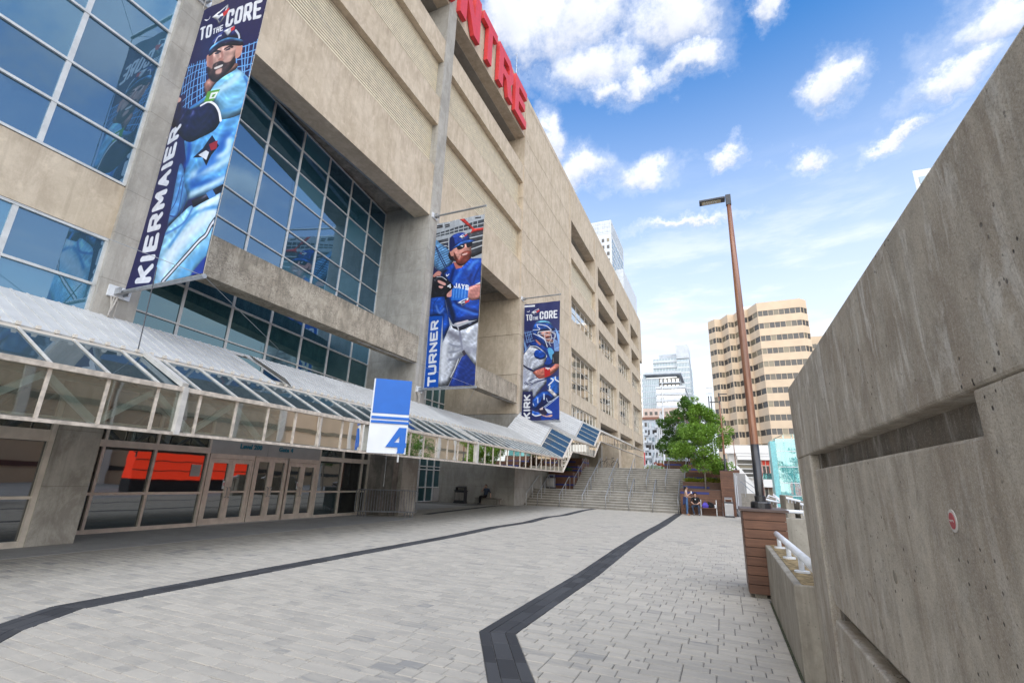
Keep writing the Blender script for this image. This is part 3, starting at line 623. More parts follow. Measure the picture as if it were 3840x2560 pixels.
["l",[170,175,180],0.014,[[0.392,0.05],[0.395,0.087]],0],
["l",[170,175,180],0.014,[[0.49,0.048],[0.493,0.084]],0],
["l",[170,175,180],0.014,[[0.587,0.045],[0.591,0.082]],0],
["l",[170,175,180],0.014,[[0.682,0.041],[0.689,0.078]],0],
["l",[170,175,180],0.014,[[0.78,0.039],[0.783,0.075]],0],
["l",[170,175,180],0.014,[[0.874,0.036],[0.878,0.072]],0],
["l",[175,180,184],0.02,[[-0.014,0.076],[1.0,0.056]],0],
["p",[62,64,70],[[-0.003,0.114],[1.0,0.1],[1.007,0.247],[0.818,0.264],[0.315,0.198],[0.112,0.135]],0,0],
["l",[190,194,198],0.022,[[0.112,0.135],[0.339,0.134]],0],
["l",[190,194,198],0.022,[[0.741,0.139],[1.007,0.134]],0],
["l",[190,194,198],0.022,[[0.762,0.172],[1.007,0.167]],0],
["l",[190,194,198],0.022,[[0.769,0.213],[1.003,0.198]],0],
["l",[190,194,198],0.022,[[0.29,0.109],[0.311,0.191]],0],
["l",[190,194,198],0.022,[[0.154,0.15],[0.308,0.167]],0],
["l",[40,40,46],0.03,[[0.007,0.013],[0.119,0.017]],0],
["l",[40,40,46],0.03,[[0.01,0.025],[0.122,0.028]],0],
["l",[40,40,46],0.03,[[0.189,0.019],[0.269,0.018]],0],
["l",[40,40,46],0.03,[[0.199,0.032],[0.273,0.03]],0],
["l",[40,40,46],0.03,[[0.832,0.015],[0.923,0.016]],0],
["p",[212,58,52],[[0.49,0.001],[0.591,0.001],[0.822,0.084],[1.01,0.085],[1.003,0.106],[0.738,0.11],[0.776,0.088]],0,0],
["p",[108,162,212],[[-0.01,0.112],[0.112,0.135],[0.311,0.191],[0.43,0.27],[0.192,0.331],[0.066,0.293],[0.003,0.259]],1,0],
["l",[35,50,90],0.012,[[-0.007,0.175],[0.273,0.144]],0],
["l",[35,50,90],0.012,[[0.003,0.19],[0.29,0.161]],0],
["l",[35,50,90],0.012,[[0.014,0.207],[0.304,0.177]],0],
["l",[35,50,90],0.012,[[0.028,0.223],[0.318,0.194]],0],
["l",[35,50,90],0.012,[[0.038,0.239],[0.332,0.209]],0],
["l",[35,50,90],0.012,[[0.049,0.254],[0.346,0.226]],0],
["l",[35,50,90],0.012,[[0.059,0.271],[0.364,0.242]],0],
["l",[35,50,90],0.012,[[0.073,0.287],[0.378,0.258]],0],
["l",[35,50,90],0.012,[[0.084,0.302],[0.392,0.273]],0],
["l",[35,50,90],0.012,[[0.094,0.318],[0.406,0.289]],0],
["l",[35,50,90],0.018,[[-0.003,0.141],[0.136,0.231],[0.276,0.306]],0],
["l",[35,50,90],0.018,[[0.028,0.151],[0.161,0.224],[0.301,0.299]],0],
["p",[38,40,82],[[-0.007,0.272],[0.164,0.325],[0.007,0.342]],0,0],
["p",[205,140,128],[[0.0,0.34],[0.119,0.315],[0.203,0.333],[0.171,0.353],[0.003,0.353]],1,0],
["p",[32,26,32],[[0.308,0.224],[0.353,0.191],[0.434,0.211],[0.49,0.269],[0.371,0.259]],1,0],
["p",[214,150,136],[[0.392,0.196],[0.493,0.179],[0.647,0.168],[0.755,0.176],[0.787,0.23],[0.769,0.264],[0.594,0.287],[0.469,0.264],[0.402,0.228]],1,0],
["p",[190,110,100],[[0.43,0.274],[0.598,0.302],[0.622,0.321],[0.49,0.323]],1,0],
["p",[205,140,125],[[0.332,0.197],[0.413,0.197],[0.427,0.23],[0.374,0.232]],1,0],
["p",[120,56,46],[[0.423,0.209],[0.538,0.265],[0.587,0.246],[0.594,0.227],[0.682,0.217],[0.773,0.225],[0.787,0.261],[0.748,0.29],[0.601,0.308],[0.49,0.281]],1,0.004],
["p",[225,180,170],[[0.608,0.235],[0.703,0.231],[0.699,0.241],[0.622,0.244]],1,0],
["p",[24,24,32],[[0.486,0.179],[0.619,0.17],[0.64,0.193],[0.524,0.203]],1,0],
["p",[24,24,32],[[0.675,0.167],[0.776,0.162],[0.794,0.188],[0.703,0.198]],1,0],
["l",[230,230,235],0.02,[[0.57,0.179],[0.605,0.184]],0],
["p",[34,66,152],[[0.308,0.125],[0.381,0.097],[0.552,0.091],[0.685,0.113],[0.738,0.155],[0.619,0.165],[0.416,0.181],[0.339,0.199]],1,0],
["p",[20,32,82],[[0.308,0.125],[0.371,0.105],[0.437,0.158],[0.416,0.184],[0.339,0.199]],1,0.008],
["p",[48,98,184],[[0.388,0.183],[0.615,0.15],[0.808,0.156],[0.853,0.166],[0.633,0.174],[0.444,0.187]],1,0],
["p",[232,234,238],[[0.51,0.118],[0.559,0.11],[0.668,0.101],[0.671,0.109],[0.657,0.123],[0.591,0.139],[0.563,0.128]],0,0],
["p",[30,40,95],[[0.559,0.114],[0.65,0.103],[0.636,0.113],[0.58,0.118]],0,0],
["p",[30,40,95],[[0.573,0.125],[0.598,0.122],[0.633,0.122],[0.594,0.134]],0,0],
["p",[206,45,52],[[0.615,0.115],[0.682,0.109],[0.678,0.118],[0.629,0.124]],0,0],
["p",[26,74,176],[[0.182,0.342],[0.252,0.309],[0.437,0.279],[0.5,0.323],[0.615,0.32],[0.78,0.269],[1.024,0.278],[1.024,0.419],[0.997,0.489],[1.007,0.639],[0.93,0.642],[0.577,0.648],[0.531,0.658],[0.43,0.609],[0.322,0.485]],0,0],
["l",[14,34,92],0.07,[[0.451,0.323],[0.413,0.375],[0.406,0.406]],0.02],
["l",[60,118,215],0.05,[[0.608,0.346],[0.514,0.384],[0.493,0.402]],0.02],
["l",[15,40,110],0.05,[[0.815,0.367],[0.783,0.396],[0.829,0.436]],0.02],
["l",[70,130,220],0.06,[[0.923,0.288],[0.839,0.302],[0.755,0.334]],0.02],
["l",[15,40,110],0.03,[[0.979,0.325],[0.892,0.378],[0.86,0.422]],0.012],
["l",[24,26,40],0.06,[[0.294,0.319],[0.234,0.339],[0.336,0.387]],0.02],
["l",[18,30,62],0.1,[[0.364,0.494],[0.458,0.561],[0.549,0.635]],0.02],
["l",[18,36,92],0.06,[[0.521,0.515],[0.657,0.561],[0.979,0.599]],0.025],
["l",[60,115,215],0.04,[[0.503,0.541],[0.671,0.573],[0.983,0.614]],0.015],
["l",[15,40,110],0.04,[[0.573,0.628],[0.794,0.625],[0.997,0.62]],0.015],
["p",[240,240,245],[[0.895,0.431],[1.007,0.418],[1.01,0.426],[0.927,0.434]],0,0],
["p",[210,140,130],[[0.752,0.456],[0.78,0.443],[0.923,0.431],[1.021,0.428],[1.014,0.49],[0.997,0.523],[0.846,0.525],[0.752,0.513],[0.738,0.479]],0,0],
["p",[212,150,140],[[0.332,0.468],[0.451,0.431],[0.479,0.443],[0.451,0.488],[0.336,0.484]],1,0],
["p",[38,108,200],[[0.451,0.439],[0.776,0.448],[0.773,0.524],[0.455,0.512]],0,0],
["l",[90,150,225],0.02,[[0.493,0.445],[0.493,0.497]],0.005],
["l",[90,150,225],0.02,[[0.549,0.447],[0.549,0.499]],0.005],
["l",[90,150,225],0.02,[[0.605,0.449],[0.605,0.502]],0.005],
["l",[90,150,225],0.02,[[0.664,0.451],[0.664,0.504]],0.005],
["l",[90,150,225],0.02,[[0.72,0.455],[0.72,0.506]],0.005],
["p",[26,25,32],[[-0.007,0.356],[0.049,0.349],[0.168,0.348],[0.308,0.374],[0.448,0.413],[0.476,0.436],[0.357,0.469],[0.339,0.503],[0.01,0.49]],1,0],
["p",[218,160,150],[[0.136,0.378],[0.178,0.378],[0.308,0.402],[0.287,0.414],[0.161,0.392]],1,0],
["p",[218,160,150],[[0.175,0.412],[0.266,0.42],[0.238,0.431],[0.182,0.423]],1,0],
["l",[200,200,205],0.012,[[0.105,0.352],[0.224,0.359],[0.322,0.383]],0],
["t",[225,228,235],"4",[0.336,0.403],[0.434,0.413],[0.343,0.43]],
["t",[225,228,235],"JAYS",[0.476,0.405],[0.783,0.433],[0.483,0.437]],
["l",[230,232,238],0.018,[[0.308,0.347],[0.322,0.357],[0.36,0.347]],0],
["p",[30,82,184],[[-0.003,0.479],[0.311,0.485],[0.43,0.609],[0.469,0.662],[0.346,0.759],[0.308,0.601],[0.017,0.591]],0,0],
["l",[90,130,210],0.03,[[0.154,0.532],[0.234,0.58],[0.315,0.557]],0.012],
["l",[20,45,110],0.012,[[0.182,0.49],[0.105,0.514],[0.105,0.579]],0],
["p",[188,192,202],[[0.465,0.665],[0.531,0.66],[0.759,0.692],[1.017,0.645],[1.017,0.919],[0.99,0.897],[0.811,0.828],[0.72,0.847],[0.64,0.907],[0.503,0.996],[0.304,0.998],[0.318,0.777],[0.43,0.701]],0,0],
["l",[120,120,132],0.09,[[0.479,0.702],[0.598,0.727],[0.685,0.744]],0.03],
["l",[130,134,148],0.035,[[0.472,0.763],[0.584,0.781],[0.706,0.787]],0.012],
["l",[130,134,148],0.03,[[0.458,0.812],[0.615,0.813],[0.724,0.801]],0.012],
["l",[120,124,140],0.04,[[0.483,0.856],[0.626,0.851],[0.755,0.837]],0.015],
["l",[225,228,235],0.1,[[0.406,0.747],[0.388,0.832],[0.392,0.937]],0.04],
["l",[120,122,140],0.03,[[0.668,0.697],[0.699,0.748],[0.741,0.805]],0.01],
["l",[150,152,165],0.1,[[0.986,0.811],[0.857,0.807],[0.769,0.792]],0.04],
["l",[232,232,238],0.02,[[0.675,0.856],[0.615,0.907],[0.542,0.95]],0.006],
["p",[34,58,136],[[0.734,0.847],[0.811,0.828],[0.99,0.897],[1.024,0.925],[1.024,1.004],[0.507,0.999],[0.64,0.907]],0,0],
["p",[58,52,62],[[0.731,0.815],[0.773,0.806],[0.818,0.83],[0.78,0.841]],0,0],
["p",[26,30,46],[[0.507,0.661],[0.633,0.676],[0.86,0.652],[1.017,0.636],[1.021,0.651],[0.759,0.689],[0.664,0.698],[0.524,0.677]],0,0],
["p",[190,190,195],[[0.608,0.666],[0.692,0.662],[0.706,0.669],[0.633,0.674],[0.661,0.693],[0.636,0.692]],0,0],
["p",[215,200,205],[[0.542,0.656],[0.797,0.637],[0.832,0.644],[0.629,0.66]],0,0.004],
["p",[12,80,178],[[0.014,0.59],[0.308,0.6],[0.304,0.999],[0.024,0.999]],0,0],
["t",[225,228,234],"TURNER",[0.084,0.998],[0.063,0.619],[0.255,0.996]],
["p",[232,234,238],[[0.587,0.533],[0.65,0.523],[0.79,0.508],[0.794,0.52],[0.773,0.536],[0.692,0.557],[0.657,0.544]],0,0],
["p",[30,40,95],[[0.647,0.529],[0.769,0.513],[0.748,0.525],[0.675,0.532]],0,0],
["p",[30,40,95],[[0.668,0.542],[0.699,0.536],[0.745,0.535],[0.692,0.552]],0,0],
["p",[206,45,52],[[0.72,0.529],[0.804,0.518],[0.804,0.531],[0.738,0.539]],0,0]],[["l",[130,170,225],0.013,[[0.031,0.244],[0.115,0.348]],0],
["l",[130,170,225],0.013,[[0.094,0.245],[0.175,0.343]],0],
["l",[130,170,225],0.013,[[0.143,0.247],[0.22,0.347]],0],
["l",[130,170,225],0.013,[[0.192,0.249],[0.255,0.318]],0],
["l",[130,170,225],0.013,[[0.0,0.3],[0.084,0.418]],0],
["l",[130,170,225],0.013,[[0.017,0.345],[0.073,0.421]],0],
["l",[130,170,225],0.013,[[0.052,0.351],[0.108,0.408]],0],
["l",[130,170,225],0.013,[[-0.014,0.262],[0.262,0.251]],0],
["l",[130,170,225],0.013,[[0.059,0.288],[0.252,0.273]],0],
["l",[130,170,225],0.013,[[0.003,0.345],[0.318,0.335]],0],
["l",[130,170,225],0.013,[[0.063,0.328],[0.245,0.318]],0],
["l",[130,170,225],0.013,[[0.0,0.431],[0.189,0.368]],0],
["l",[130,170,225],0.012,[[0.888,0.243],[0.958,0.352]],0],
["l",[130,170,225],0.01,[[0.843,0.33],[0.871,0.437]],0],
["l",[130,170,225],0.012,[[0.902,0.251],[0.962,0.356]],0],
["l",[130,170,225],0.01,[[0.86,0.335],[0.885,0.438]],0],
["l",[130,170,225],0.012,[[0.916,0.259],[0.965,0.359]],0],
["l",[130,170,225],0.01,[[0.878,0.339],[0.902,0.438]],0],
["l",[130,170,225],0.012,[[0.93,0.267],[0.969,0.363]],0],
["l",[130,170,225],0.01,[[0.895,0.343],[0.916,0.438]],0],
["l",[130,170,225],0.012,[[0.944,0.274],[0.972,0.367]],0],
["l",[130,170,225],0.01,[[0.913,0.347],[0.934,0.439]],0],
["l",[130,170,225],0.012,[[0.958,0.282],[0.976,0.371]],0],
["l",[130,170,225],0.01,[[0.93,0.352],[0.948,0.439]],0],
["l",[130,170,225],0.012,[[0.972,0.29],[0.979,0.374]],0],
["l",[130,170,225],0.01,[[0.948,0.355],[0.965,0.439]],0],
["l",[130,170,225],0.012,[[0.986,0.298],[0.983,0.378]],0],
["l",[130,170,225],0.01,[[0.965,0.359],[0.979,0.44]],0],
["l",[130,170,225],0.016,[[0.843,0.268],[0.99,0.269]],0],
["l",[130,170,225],0.016,[[0.857,0.422],[0.99,0.408]],0],
["p",[225,228,232],[[-0.007,0.01],[0.301,0.012],[0.297,0.028],[-0.003,0.026]],0,0],
["p",[232,234,238],[[0.196,0.083],[0.266,0.068],[0.42,0.048],[0.423,0.062],[0.399,0.085],[0.304,0.112],[0.269,0.096]],0,0],
["p",[30,40,95],[[0.262,0.075],[0.395,0.054],[0.374,0.071],[0.29,0.078]],0,0],
["p",[30,40,95],[[0.28,0.092],[0.315,0.085],[0.367,0.084],[0.308,0.105]],0,0],
["p",[206,45,52],[[0.343,0.074],[0.437,0.06],[0.434,0.076],[0.357,0.088]],0,0],
["p",[215,218,226],[[0.073,0.064],[0.122,0.069],[0.161,0.058],[0.147,0.071],[0.105,0.074]],1,0],
["t",[226,228,232],"TO",[0.042,0.094],[0.238,0.097],[0.056,0.151]],
["t",[226,228,232],"THE",[0.255,0.122],[0.413,0.122],[0.259,0.152]],
["t",[226,228,232],"CORE",[0.434,0.08],[0.941,0.081],[0.437,0.152]],
["p",[30,64,150],[[0.531,0.998],[0.528,0.974],[0.626,0.9],[0.997,0.812],[1.003,0.99]],0,0],
["p",[206,211,224],[[-0.021,0.464],[0.094,0.414],[0.199,0.38],[0.406,0.408],[0.594,0.441],[0.664,0.479],[0.654,0.508],[0.598,0.558],[0.301,0.599],[0.42,0.654],[0.671,0.665],[0.661,0.701],[0.563,0.733],[0.339,0.822],[0.297,0.801],[0.287,0.765],[-0.01,0.764],[-0.014,0.473]],0,0],
["l",[150,158,180],0.05,[[0.301,0.602],[0.325,0.635],[0.213,0.68]],0.02],
["l",[165,172,192],0.06,[[0.559,0.705],[0.388,0.739],[0.336,0.794]],0.025],
["l",[170,176,196],0.08,[[0.028,0.582],[0.066,0.627],[0.049,0.691]],0.03],
["l",[160,166,190],0.04,[[0.273,0.709],[0.217,0.744],[0.196,0.764]],0.015],
["p",[40,46,100],[[-0.003,0.527],[0.119,0.558],[0.255,0.577],[0.297,0.596],[0.206,0.59],[0.01,0.548]],1,0],
["l",[40,46,90],0.03,[[0.297,0.599],[0.462,0.579],[0.598,0.56]],0],
["p",[28,66,150],[[0.199,0.376],[0.245,0.348],[0.364,0.347],[0.542,0.382],[0.685,0.411],[0.822,0.403],[0.871,0.445],[0.815,0.543],[0.654,0.54],[0.664,0.479],[0.5,0.428]],1,0],
["p",[28,66,150],[[0.654,0.487],[0.825,0.49],[0.839,0.545],[0.713,0.568],[0.608,0.554],[0.598,0.54],[0.654,0.516]],0,0],
["l",[225,228,235],0.018,[[0.199,0.38],[0.392,0.392],[0.57,0.437],[0.65,0.468],[0.664,0.486]],0],
["p",[92,168,212],[[0.685,0.417],[0.776,0.413],[0.857,0.451],[0.804,0.511],[0.734,0.474]],1,0],
["p",[22,72,168],[[0.315,0.46],[0.336,0.431],[0.406,0.419],[0.521,0.427],[0.629,0.454],[0.654,0.479],[0.594,0.499],[0.479,0.504],[0.364,0.487]],1,0],
["p",[190,125,108],[[0.364,0.328],[0.497,0.37],[0.472,0.38],[0.371,0.347]],1,0],
["p",[200,140,124],[[0.49,0.265],[0.759,0.264],[0.78,0.315],[0.734,0.324],[0.832,0.348],[0.822,0.367],[0.657,0.357],[0.598,0.328]],1,0],
["p",[90,40,40],[[0.647,0.31],[0.727,0.311],[0.703,0.33],[0.633,0.328]],1,0.006],
["p",[60,45,50],[[0.643,0.277],[0.703,0.277],[0.696,0.286],[0.643,0.286]],1,0],
["p",[32,82,166],[[0.259,0.241],[0.273,0.209],[0.343,0.176],[0.486,0.165],[0.65,0.172],[0.78,0.199],[0.843,0.234],[0.86,0.258],[0.759,0.259],[0.49,0.259],[0.427,0.263],[0.427,0.291],[0.598,0.335],[0.675,0.395],[0.685,0.408],[0.542,0.371],[0.364,0.325],[0.297,0.289]],0,0],
["p",[112,178,212],[[0.343,0.176],[0.486,0.165],[0.675,0.174],[0.804,0.211],[0.65,0.191],[0.413,0.184]],1,0.006],
["p",[16,40,100],[[0.465,0.217],[0.584,0.225],[0.535,0.228],[0.476,0.223]],1,0],
["p",[18,44,108],[[0.308,0.226],[0.392,0.232],[0.322,0.234]],1,0],
["l",[20,50,120],0.04,[[0.325,0.293],[0.472,0.335],[0.601,0.372]],0.012],
["l",[225,228,236],0.018,[[0.378,0.195],[0.406,0.221],[0.458,0.234],[0.455,0.245]],0],
["l",[225,228,236],0.018,[[0.378,0.196],[0.486,0.2],[0.654,0.218],[0.773,0.254]],0],
["l",[225,228,236],0.018,[[0.273,0.242],[0.455,0.245]],0],
["l",[225,228,236],0.018,[[0.29,0.274],[0.493,0.31],[0.612,0.343],[0.678,0.4]],0],
["l",[225,228,236],0.018,[[0.427,0.263],[0.608,0.263],[0.773,0.26]],0],
["l",[225,228,236],0.018,[[0.427,0.263],[0.427,0.288],[0.612,0.328]],0],
["l",[205,208,214],0.013,[[0.601,0.264],[0.605,0.328],[0.682,0.359],[0.832,0.367]],0],
["l",[205,208,214],0.013,[[0.444,0.286],[0.608,0.287],[0.773,0.303]],0],
["l",[205,208,214],0.013,[[0.748,0.265],[0.864,0.295],[0.867,0.324],[0.832,0.364]],0],
["l",[205,208,214],0.013,[[0.762,0.284],[0.787,0.329],[0.727,0.364],[0.776,0.395]],0],
["l",[205,208,214],0.013,[[0.612,0.331],[0.843,0.327]],0],
["l",[205,208,214],0.013,[[0.794,0.267],[0.888,0.291],[0.878,0.325]],0],
["p",[205,122,104],[[0.301,0.604],[0.598,0.572],[0.769,0.579],[0.895,0.546],[0.99,0.508],[0.99,0.581],[0.762,0.643],[0.51,0.665],[0.42,0.654],[0.36,0.632]],1,0],
["p",[186,92,80],[[0.36,0.632],[0.51,0.66],[0.762,0.641],[0.895,0.606],[0.762,0.632],[0.51,0.648]],1,0.012],
["p",[190,42,44],[[0.598,0.574],[0.755,0.579],[0.762,0.639],[0.615,0.654]],0,0],
["l",[235,235,238],0.03,[[0.647,0.579],[0.738,0.582]],0],
["l",[235,235,238],0.02,[[0.685,0.579],[0.703,0.592]],0],
["p",[30,28,34],[[0.811,0.471],[0.892,0.448],[0.99,0.438],[0.997,0.551],[0.815,0.546]],0,0],
["p",[30,28,34],[[0.815,0.49],[0.997,0.495],[0.983,0.516],[0.916,0.543],[0.839,0.545]],0,0],
["l",[120,112,110],0.02,[[0.836,0.494],[0.85,0.533]],0.005],
["p",[38,98,186],[[0.671,0.667],[0.853,0.653],[0.993,0.649],[0.997,0.804],[0.902,0.816],[0.699,0.757],[0.664,0.721]],0,0],
["p",[24,60,140],[[0.671,0.667],[0.773,0.664],[0.752,0.709],[0.675,0.732]],0,0],
["l",[222,225,232],0.035,[[0.787,0.667],[0.843,0.682],[0.72,0.719]],0],
["l",[222,225,232],0.035,[[0.899,0.655],[0.899,0.676],[0.993,0.695]],0],
["l",[222,225,232],0.035,[[0.755,0.727],[0.745,0.75],[0.79,0.761]],0],
["p",[212,206,206],[[0.636,0.742],[0.699,0.76],[0.787,0.751],[0.962,0.809],[0.885,0.823],[0.79,0.796],[0.72,0.77]],0,0],
["p",[30,78,162],[[0.287,0.835],[0.427,0.792],[0.573,0.769],[0.72,0.769],[0.902,0.824],[0.748,0.853],[0.615,0.884],[0.524,0.906],[0.367,0.913],[0.287,0.897]],0,0],
["p",[22,34,84],[[0.521,0.838],[0.654,0.797],[0.79,0.816],[0.724,0.853],[0.57,0.876]],1,0.006],
["p",[24,30,70],[[0.388,0.898],[0.545,0.841],[0.591,0.876],[0.479,0.906]],1,0.006],
["l",[200,212,232],0.03,[[0.434,0.823],[0.437,0.858]],0],
["l",[200,212,232],0.035,[[0.598,0.791],[0.601,0.832]],0],
["l",[200,212,232],0.014,[[0.668,0.825],[0.703,0.853],[0.846,0.841]],0],
["l",[200,212,232],0.02,[[0.308,0.863],[0.329,0.88]],0],
["l",[190,205,230],0.014,[[0.615,0.9],[0.79,0.861],[0.997,0.809]],0],
["l",[190,205,230],0.014,[[0.591,0.894],[0.769,0.854],[0.969,0.81]],0],
["p",[38,90,180],[[0.287,0.922],[0.367,0.928],[0.458,0.935],[0.535,0.955],[0.406,0.969],[0.29,0.961]],1,0],
["l",[228,230,236],0.03,[[0.294,0.948],[0.381,0.963],[0.528,0.954]],0],
["p",[45,40,66],[[0.458,0.914],[0.626,0.907],[0.685,0.942],[0.619,0.964],[0.528,0.951]],1,0],
["p",[205,214,230],[[0.626,0.908],[0.682,0.909],[0.804,0.932],[0.801,0.945],[0.706,0.942]],1,0],
["p",[222,170,150],[[0.528,0.954],[0.661,0.965],[0.801,0.955],[0.801,0.971],[0.64,0.972]],1,0],
["p",[220,200,196],[[0.479,0.91],[0.573,0.892],[0.57,0.915],[0.503,0.916]],0,0],
["l",[44,50,92],0.018,[[0.175,0.674],[0.315,0.66],[0.409,0.654]],0],
["l",[44,50,92],0.018,[[0.052,0.691],[0.154,0.709]],0],
["l",[44,50,92],0.018,[[0.084,0.681],[0.178,0.705],[0.301,0.707]],0],
["l",[44,50,92],0.018,[[0.199,0.693],[0.329,0.699],[0.514,0.681],[0.671,0.671]],0],
["l",[44,50,92],0.018,[[0.339,0.689],[0.514,0.675],[0.65,0.667]],0],
["p",[38,42,84],[[-0.007,0.763],[0.266,0.765],[0.297,0.776],[0.28,0.993],[0.007,1.0]],0,0],
["t",[226,228,232],"KIRK",[0.056,0.99],[0.049,0.785],[0.238,0.989]]]]
# ------------------------------------------------------------ the ground and the plaza
LOW = -.12
struct('ground', MB().box(-900, 900, -300, 1400, -.6, LOW-.02), M['ground'])
plaza = struct('plaza', MB().box(-15.2, .52, -3, 9.2, LOW, -.012).box(.52, .688, -3, 5.61, LOW, -.012).box(-15.2, 1.75, 9.2, 33.7, LOW, -.012).box(-20, -15.2, 17.2, 33.7, LOW, -.012).box(.7, 1.75, 33.7, 47, LOW, -.004), M['joint'], org=(-6, 15, LOW))
band_r = [(-1.05, .9), (-1.79, 4.33), (-2.49, 5.55), (-2.5, 7.3), (-2.5, 9.6), (-2.63, 13.8), (-2.7, 17.8), (-2.66, 23.0), (-2.76, 34.2)]
band_l = [(-5.2, 1.3), (-6.93, 3.0), (-7.43, 3.82), (-7.47, 5.3), (-7.55, 9), (-7.6, 13.4), (-7.82, 16.8), (-7.7, 19.8), (-8.05, 23.2), (-7.86, 25.5), (-8.28, 31), (-8.24, 34.2)]
band_c = [(-13.0, 20.2), (-13.25, 22), (-13.6, 25), (-14.1, 29.9), (-13.75, 34.2)]
BW = .40
def offs(line, d):
    out = []
    for i, p in enumerate(line):
        n = Vector((0, 0))
        for a, b in ((i-1, i), (i, i+1)):
            if a >= 0 and b < len(line):
                t = (Vector(line[b])-Vector(line[a])).normalized(); n += Vector((t.y, -t.x))
        n.normalize(); k = 1.0
        if 0 < i < len(line)-1:
            t = (Vector(line[i+1])-Vector(line[i])).normalized(); k = 1/max(.5, n.dot(Vector((t.y, -t.x))))
        out.append((p[0]+n.x*d*k, p[1]+n.y*d*k))
    return out
band_quads = []
for bl in (band_r, band_l, band_c):
    a = offs(bl, -BW/2-.006); b = offs(bl, BW/2+.006)
    for i in range(len(bl)-1): band_quads.append([b[i], b[i+1], a[i+1], a[i]])
def side(p, a, b): return (b[0]-a[0])*(p[1]-a[1])-(b[1]-a[1])*(p[0]-a[0])
def cut(poly, a, b, keep):
    o = []; n = len(poly)
    for i in range(n):
        p, q = poly[i], poly[(i+1) % n]; sp, sq = side(p, a, b)*keep, side(q, a, b)*keep
        if sp >= 0: o.append(p)
        if (sp > 0 > sq) or (sp < 0 < sq):
            t = sp/(sp-sq); o.append((p[0]+(q[0]-p[0])*t, p[1]+(q[1]-p[1])*t))
    return o
def area(p): return abs(sum(p[i][0]*p[(i+1) % len(p)][1]-p[(i+1) % len(p)][0]*p[i][1] for i in range(len(p))))/2
def subtract(poly, quad):
    x0 = min(q[0] for q in quad); x1 = max(q[0] for q in quad); y0 = min(q[1] for q in quad); y1 = max(q[1] for q in quad)
    if max(p[0] for p in poly) < x0 or min(p[0] for p in poly) > x1 or max(p[1] for p in poly) < y0 or min(p[1] for p in poly) > y1: return [poly]
    sg = 1 if sum(quad[i][0]*quad[(i+1) % 4][1]-quad[(i+1) % 4][0]*quad[i][1] for i in range(4)) > 0 else -1
    out = []; rem = poly
    for i in range(4):
        a, b = quad[i], quad[(i+1) % 4]
        o = cut(rem, a, b, -sg)
        if len(o) > 2 and area(o) > .0012: out.append(o)
        rem = cut(rem, a, b, sg)
        if len(rem) < 3: break
    return out
def lay(mb, tones, poly, z, tone, bev=.006, dep=.035):
    """one paving block: top, chamfer and sides"""
    n = len(poly); cx = sum(p[0] for p in poly)/n; cy = sum(p[1] for p in poly)/n
    ins = []
    for p in poly:
        d = math.hypot(p[0]-cx, p[1]-cy) or 1; k = max(0, 1-bev*1.4/d); ins.append((cx+(p[0]-cx)*k, cy+(p[1]-cy)*k))
    vs = [(x, y, z) for x, y in ins]+[(x, y, z-bev) for x, y in poly]+[(x, y, z-dep) for x, y in poly]
    fs = [tuple(range(n))]+[(n+i, n+(i+1) % n, (i+1) % n, i) for i in range(n)]+[(2*n+i, 2*n+(i+1) % n, n+(i+1) % n, n+i) for i in range(n)]
    if sum(poly[i][0]*poly[(i+1) % n][1]-poly[(i+1) % n][0]*poly[i][1] for i in range(n)) < 0: fs = [f[::-1] for f in fs]
    mb.add(vs, fs); tones += [tone]*len(fs)
def tone_attr(o, tones):
    at = o.data.attributes.new('tone', 'FLOAT', 'FACE'); at.data.foreach_set('value', tones); return o
def lay_all(name, polys, mat, limit):
    """the blocks that show largest become objects, the rest one stuff mesh"""
    sc_ = []
    for i, (poly, z, t) in enumerate(polys):
        cx = sum(p[0] for p in poly)/len(poly); cy = sum(p[1] for p in poly)/len(poly); q = pix((cx, cy, 0)); s_ = 0
        if q and -20 < q[0] < 3860 and q[1] < 2580: s_ = area(poly)/(q[2]**3)
        sc_.append((s_, i))
    near = {i for s_, i in sorted(sc_, reverse=True)[:limit] if s_ > 0}
    rest = MB(); rt = []
    for i, (poly, z, t) in enumerate(polys):
        if i in near:
            mb = MB(); tt = []; lay(mb, tt, poly, z, t); tone_attr(mb.build(name, mat, plaza), tt)
        else: lay(rest, rt, poly, z, t)
    tone_attr(join_rest(name+'_field', rest, mat, plaza), rt)
polys = []; y = -1.2
while y < 33.55:
    wd = rng.choice((.12, .15, .18, .2)); y1 = min(y+wd, 33.58)
    xe = .675 if y < 5.5 else .505 if y < 9.1 else 1.7
    if y >= 17.4: xs = -15.0
    else: xs = -11.9
    x = xs-rng.uniform(0, .2) if y < 17.4 else xs
    x = xs
    while x < xe:
        ln = rng.choice((.18, .24, .3, .36)); x1 = min(x+ln, xe)
        if xe-x1 < .1: x1 = xe
        ps = [[(x+.004, y+.004), (x1-.004, y+.004), (x1-.004, y1-.004), (x+.004, y1-.004)]]
        for q in band_quads:
            ps = [r for p in ps for r in subtract(p, q)]
        t = min(1, max(0, rng.gauss(.55, .16)))
        for p in ps: polys.append((p, rng.uniform(-.0018, .0015), t))
        x = x1
    y = y1
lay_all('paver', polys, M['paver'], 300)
dk = []
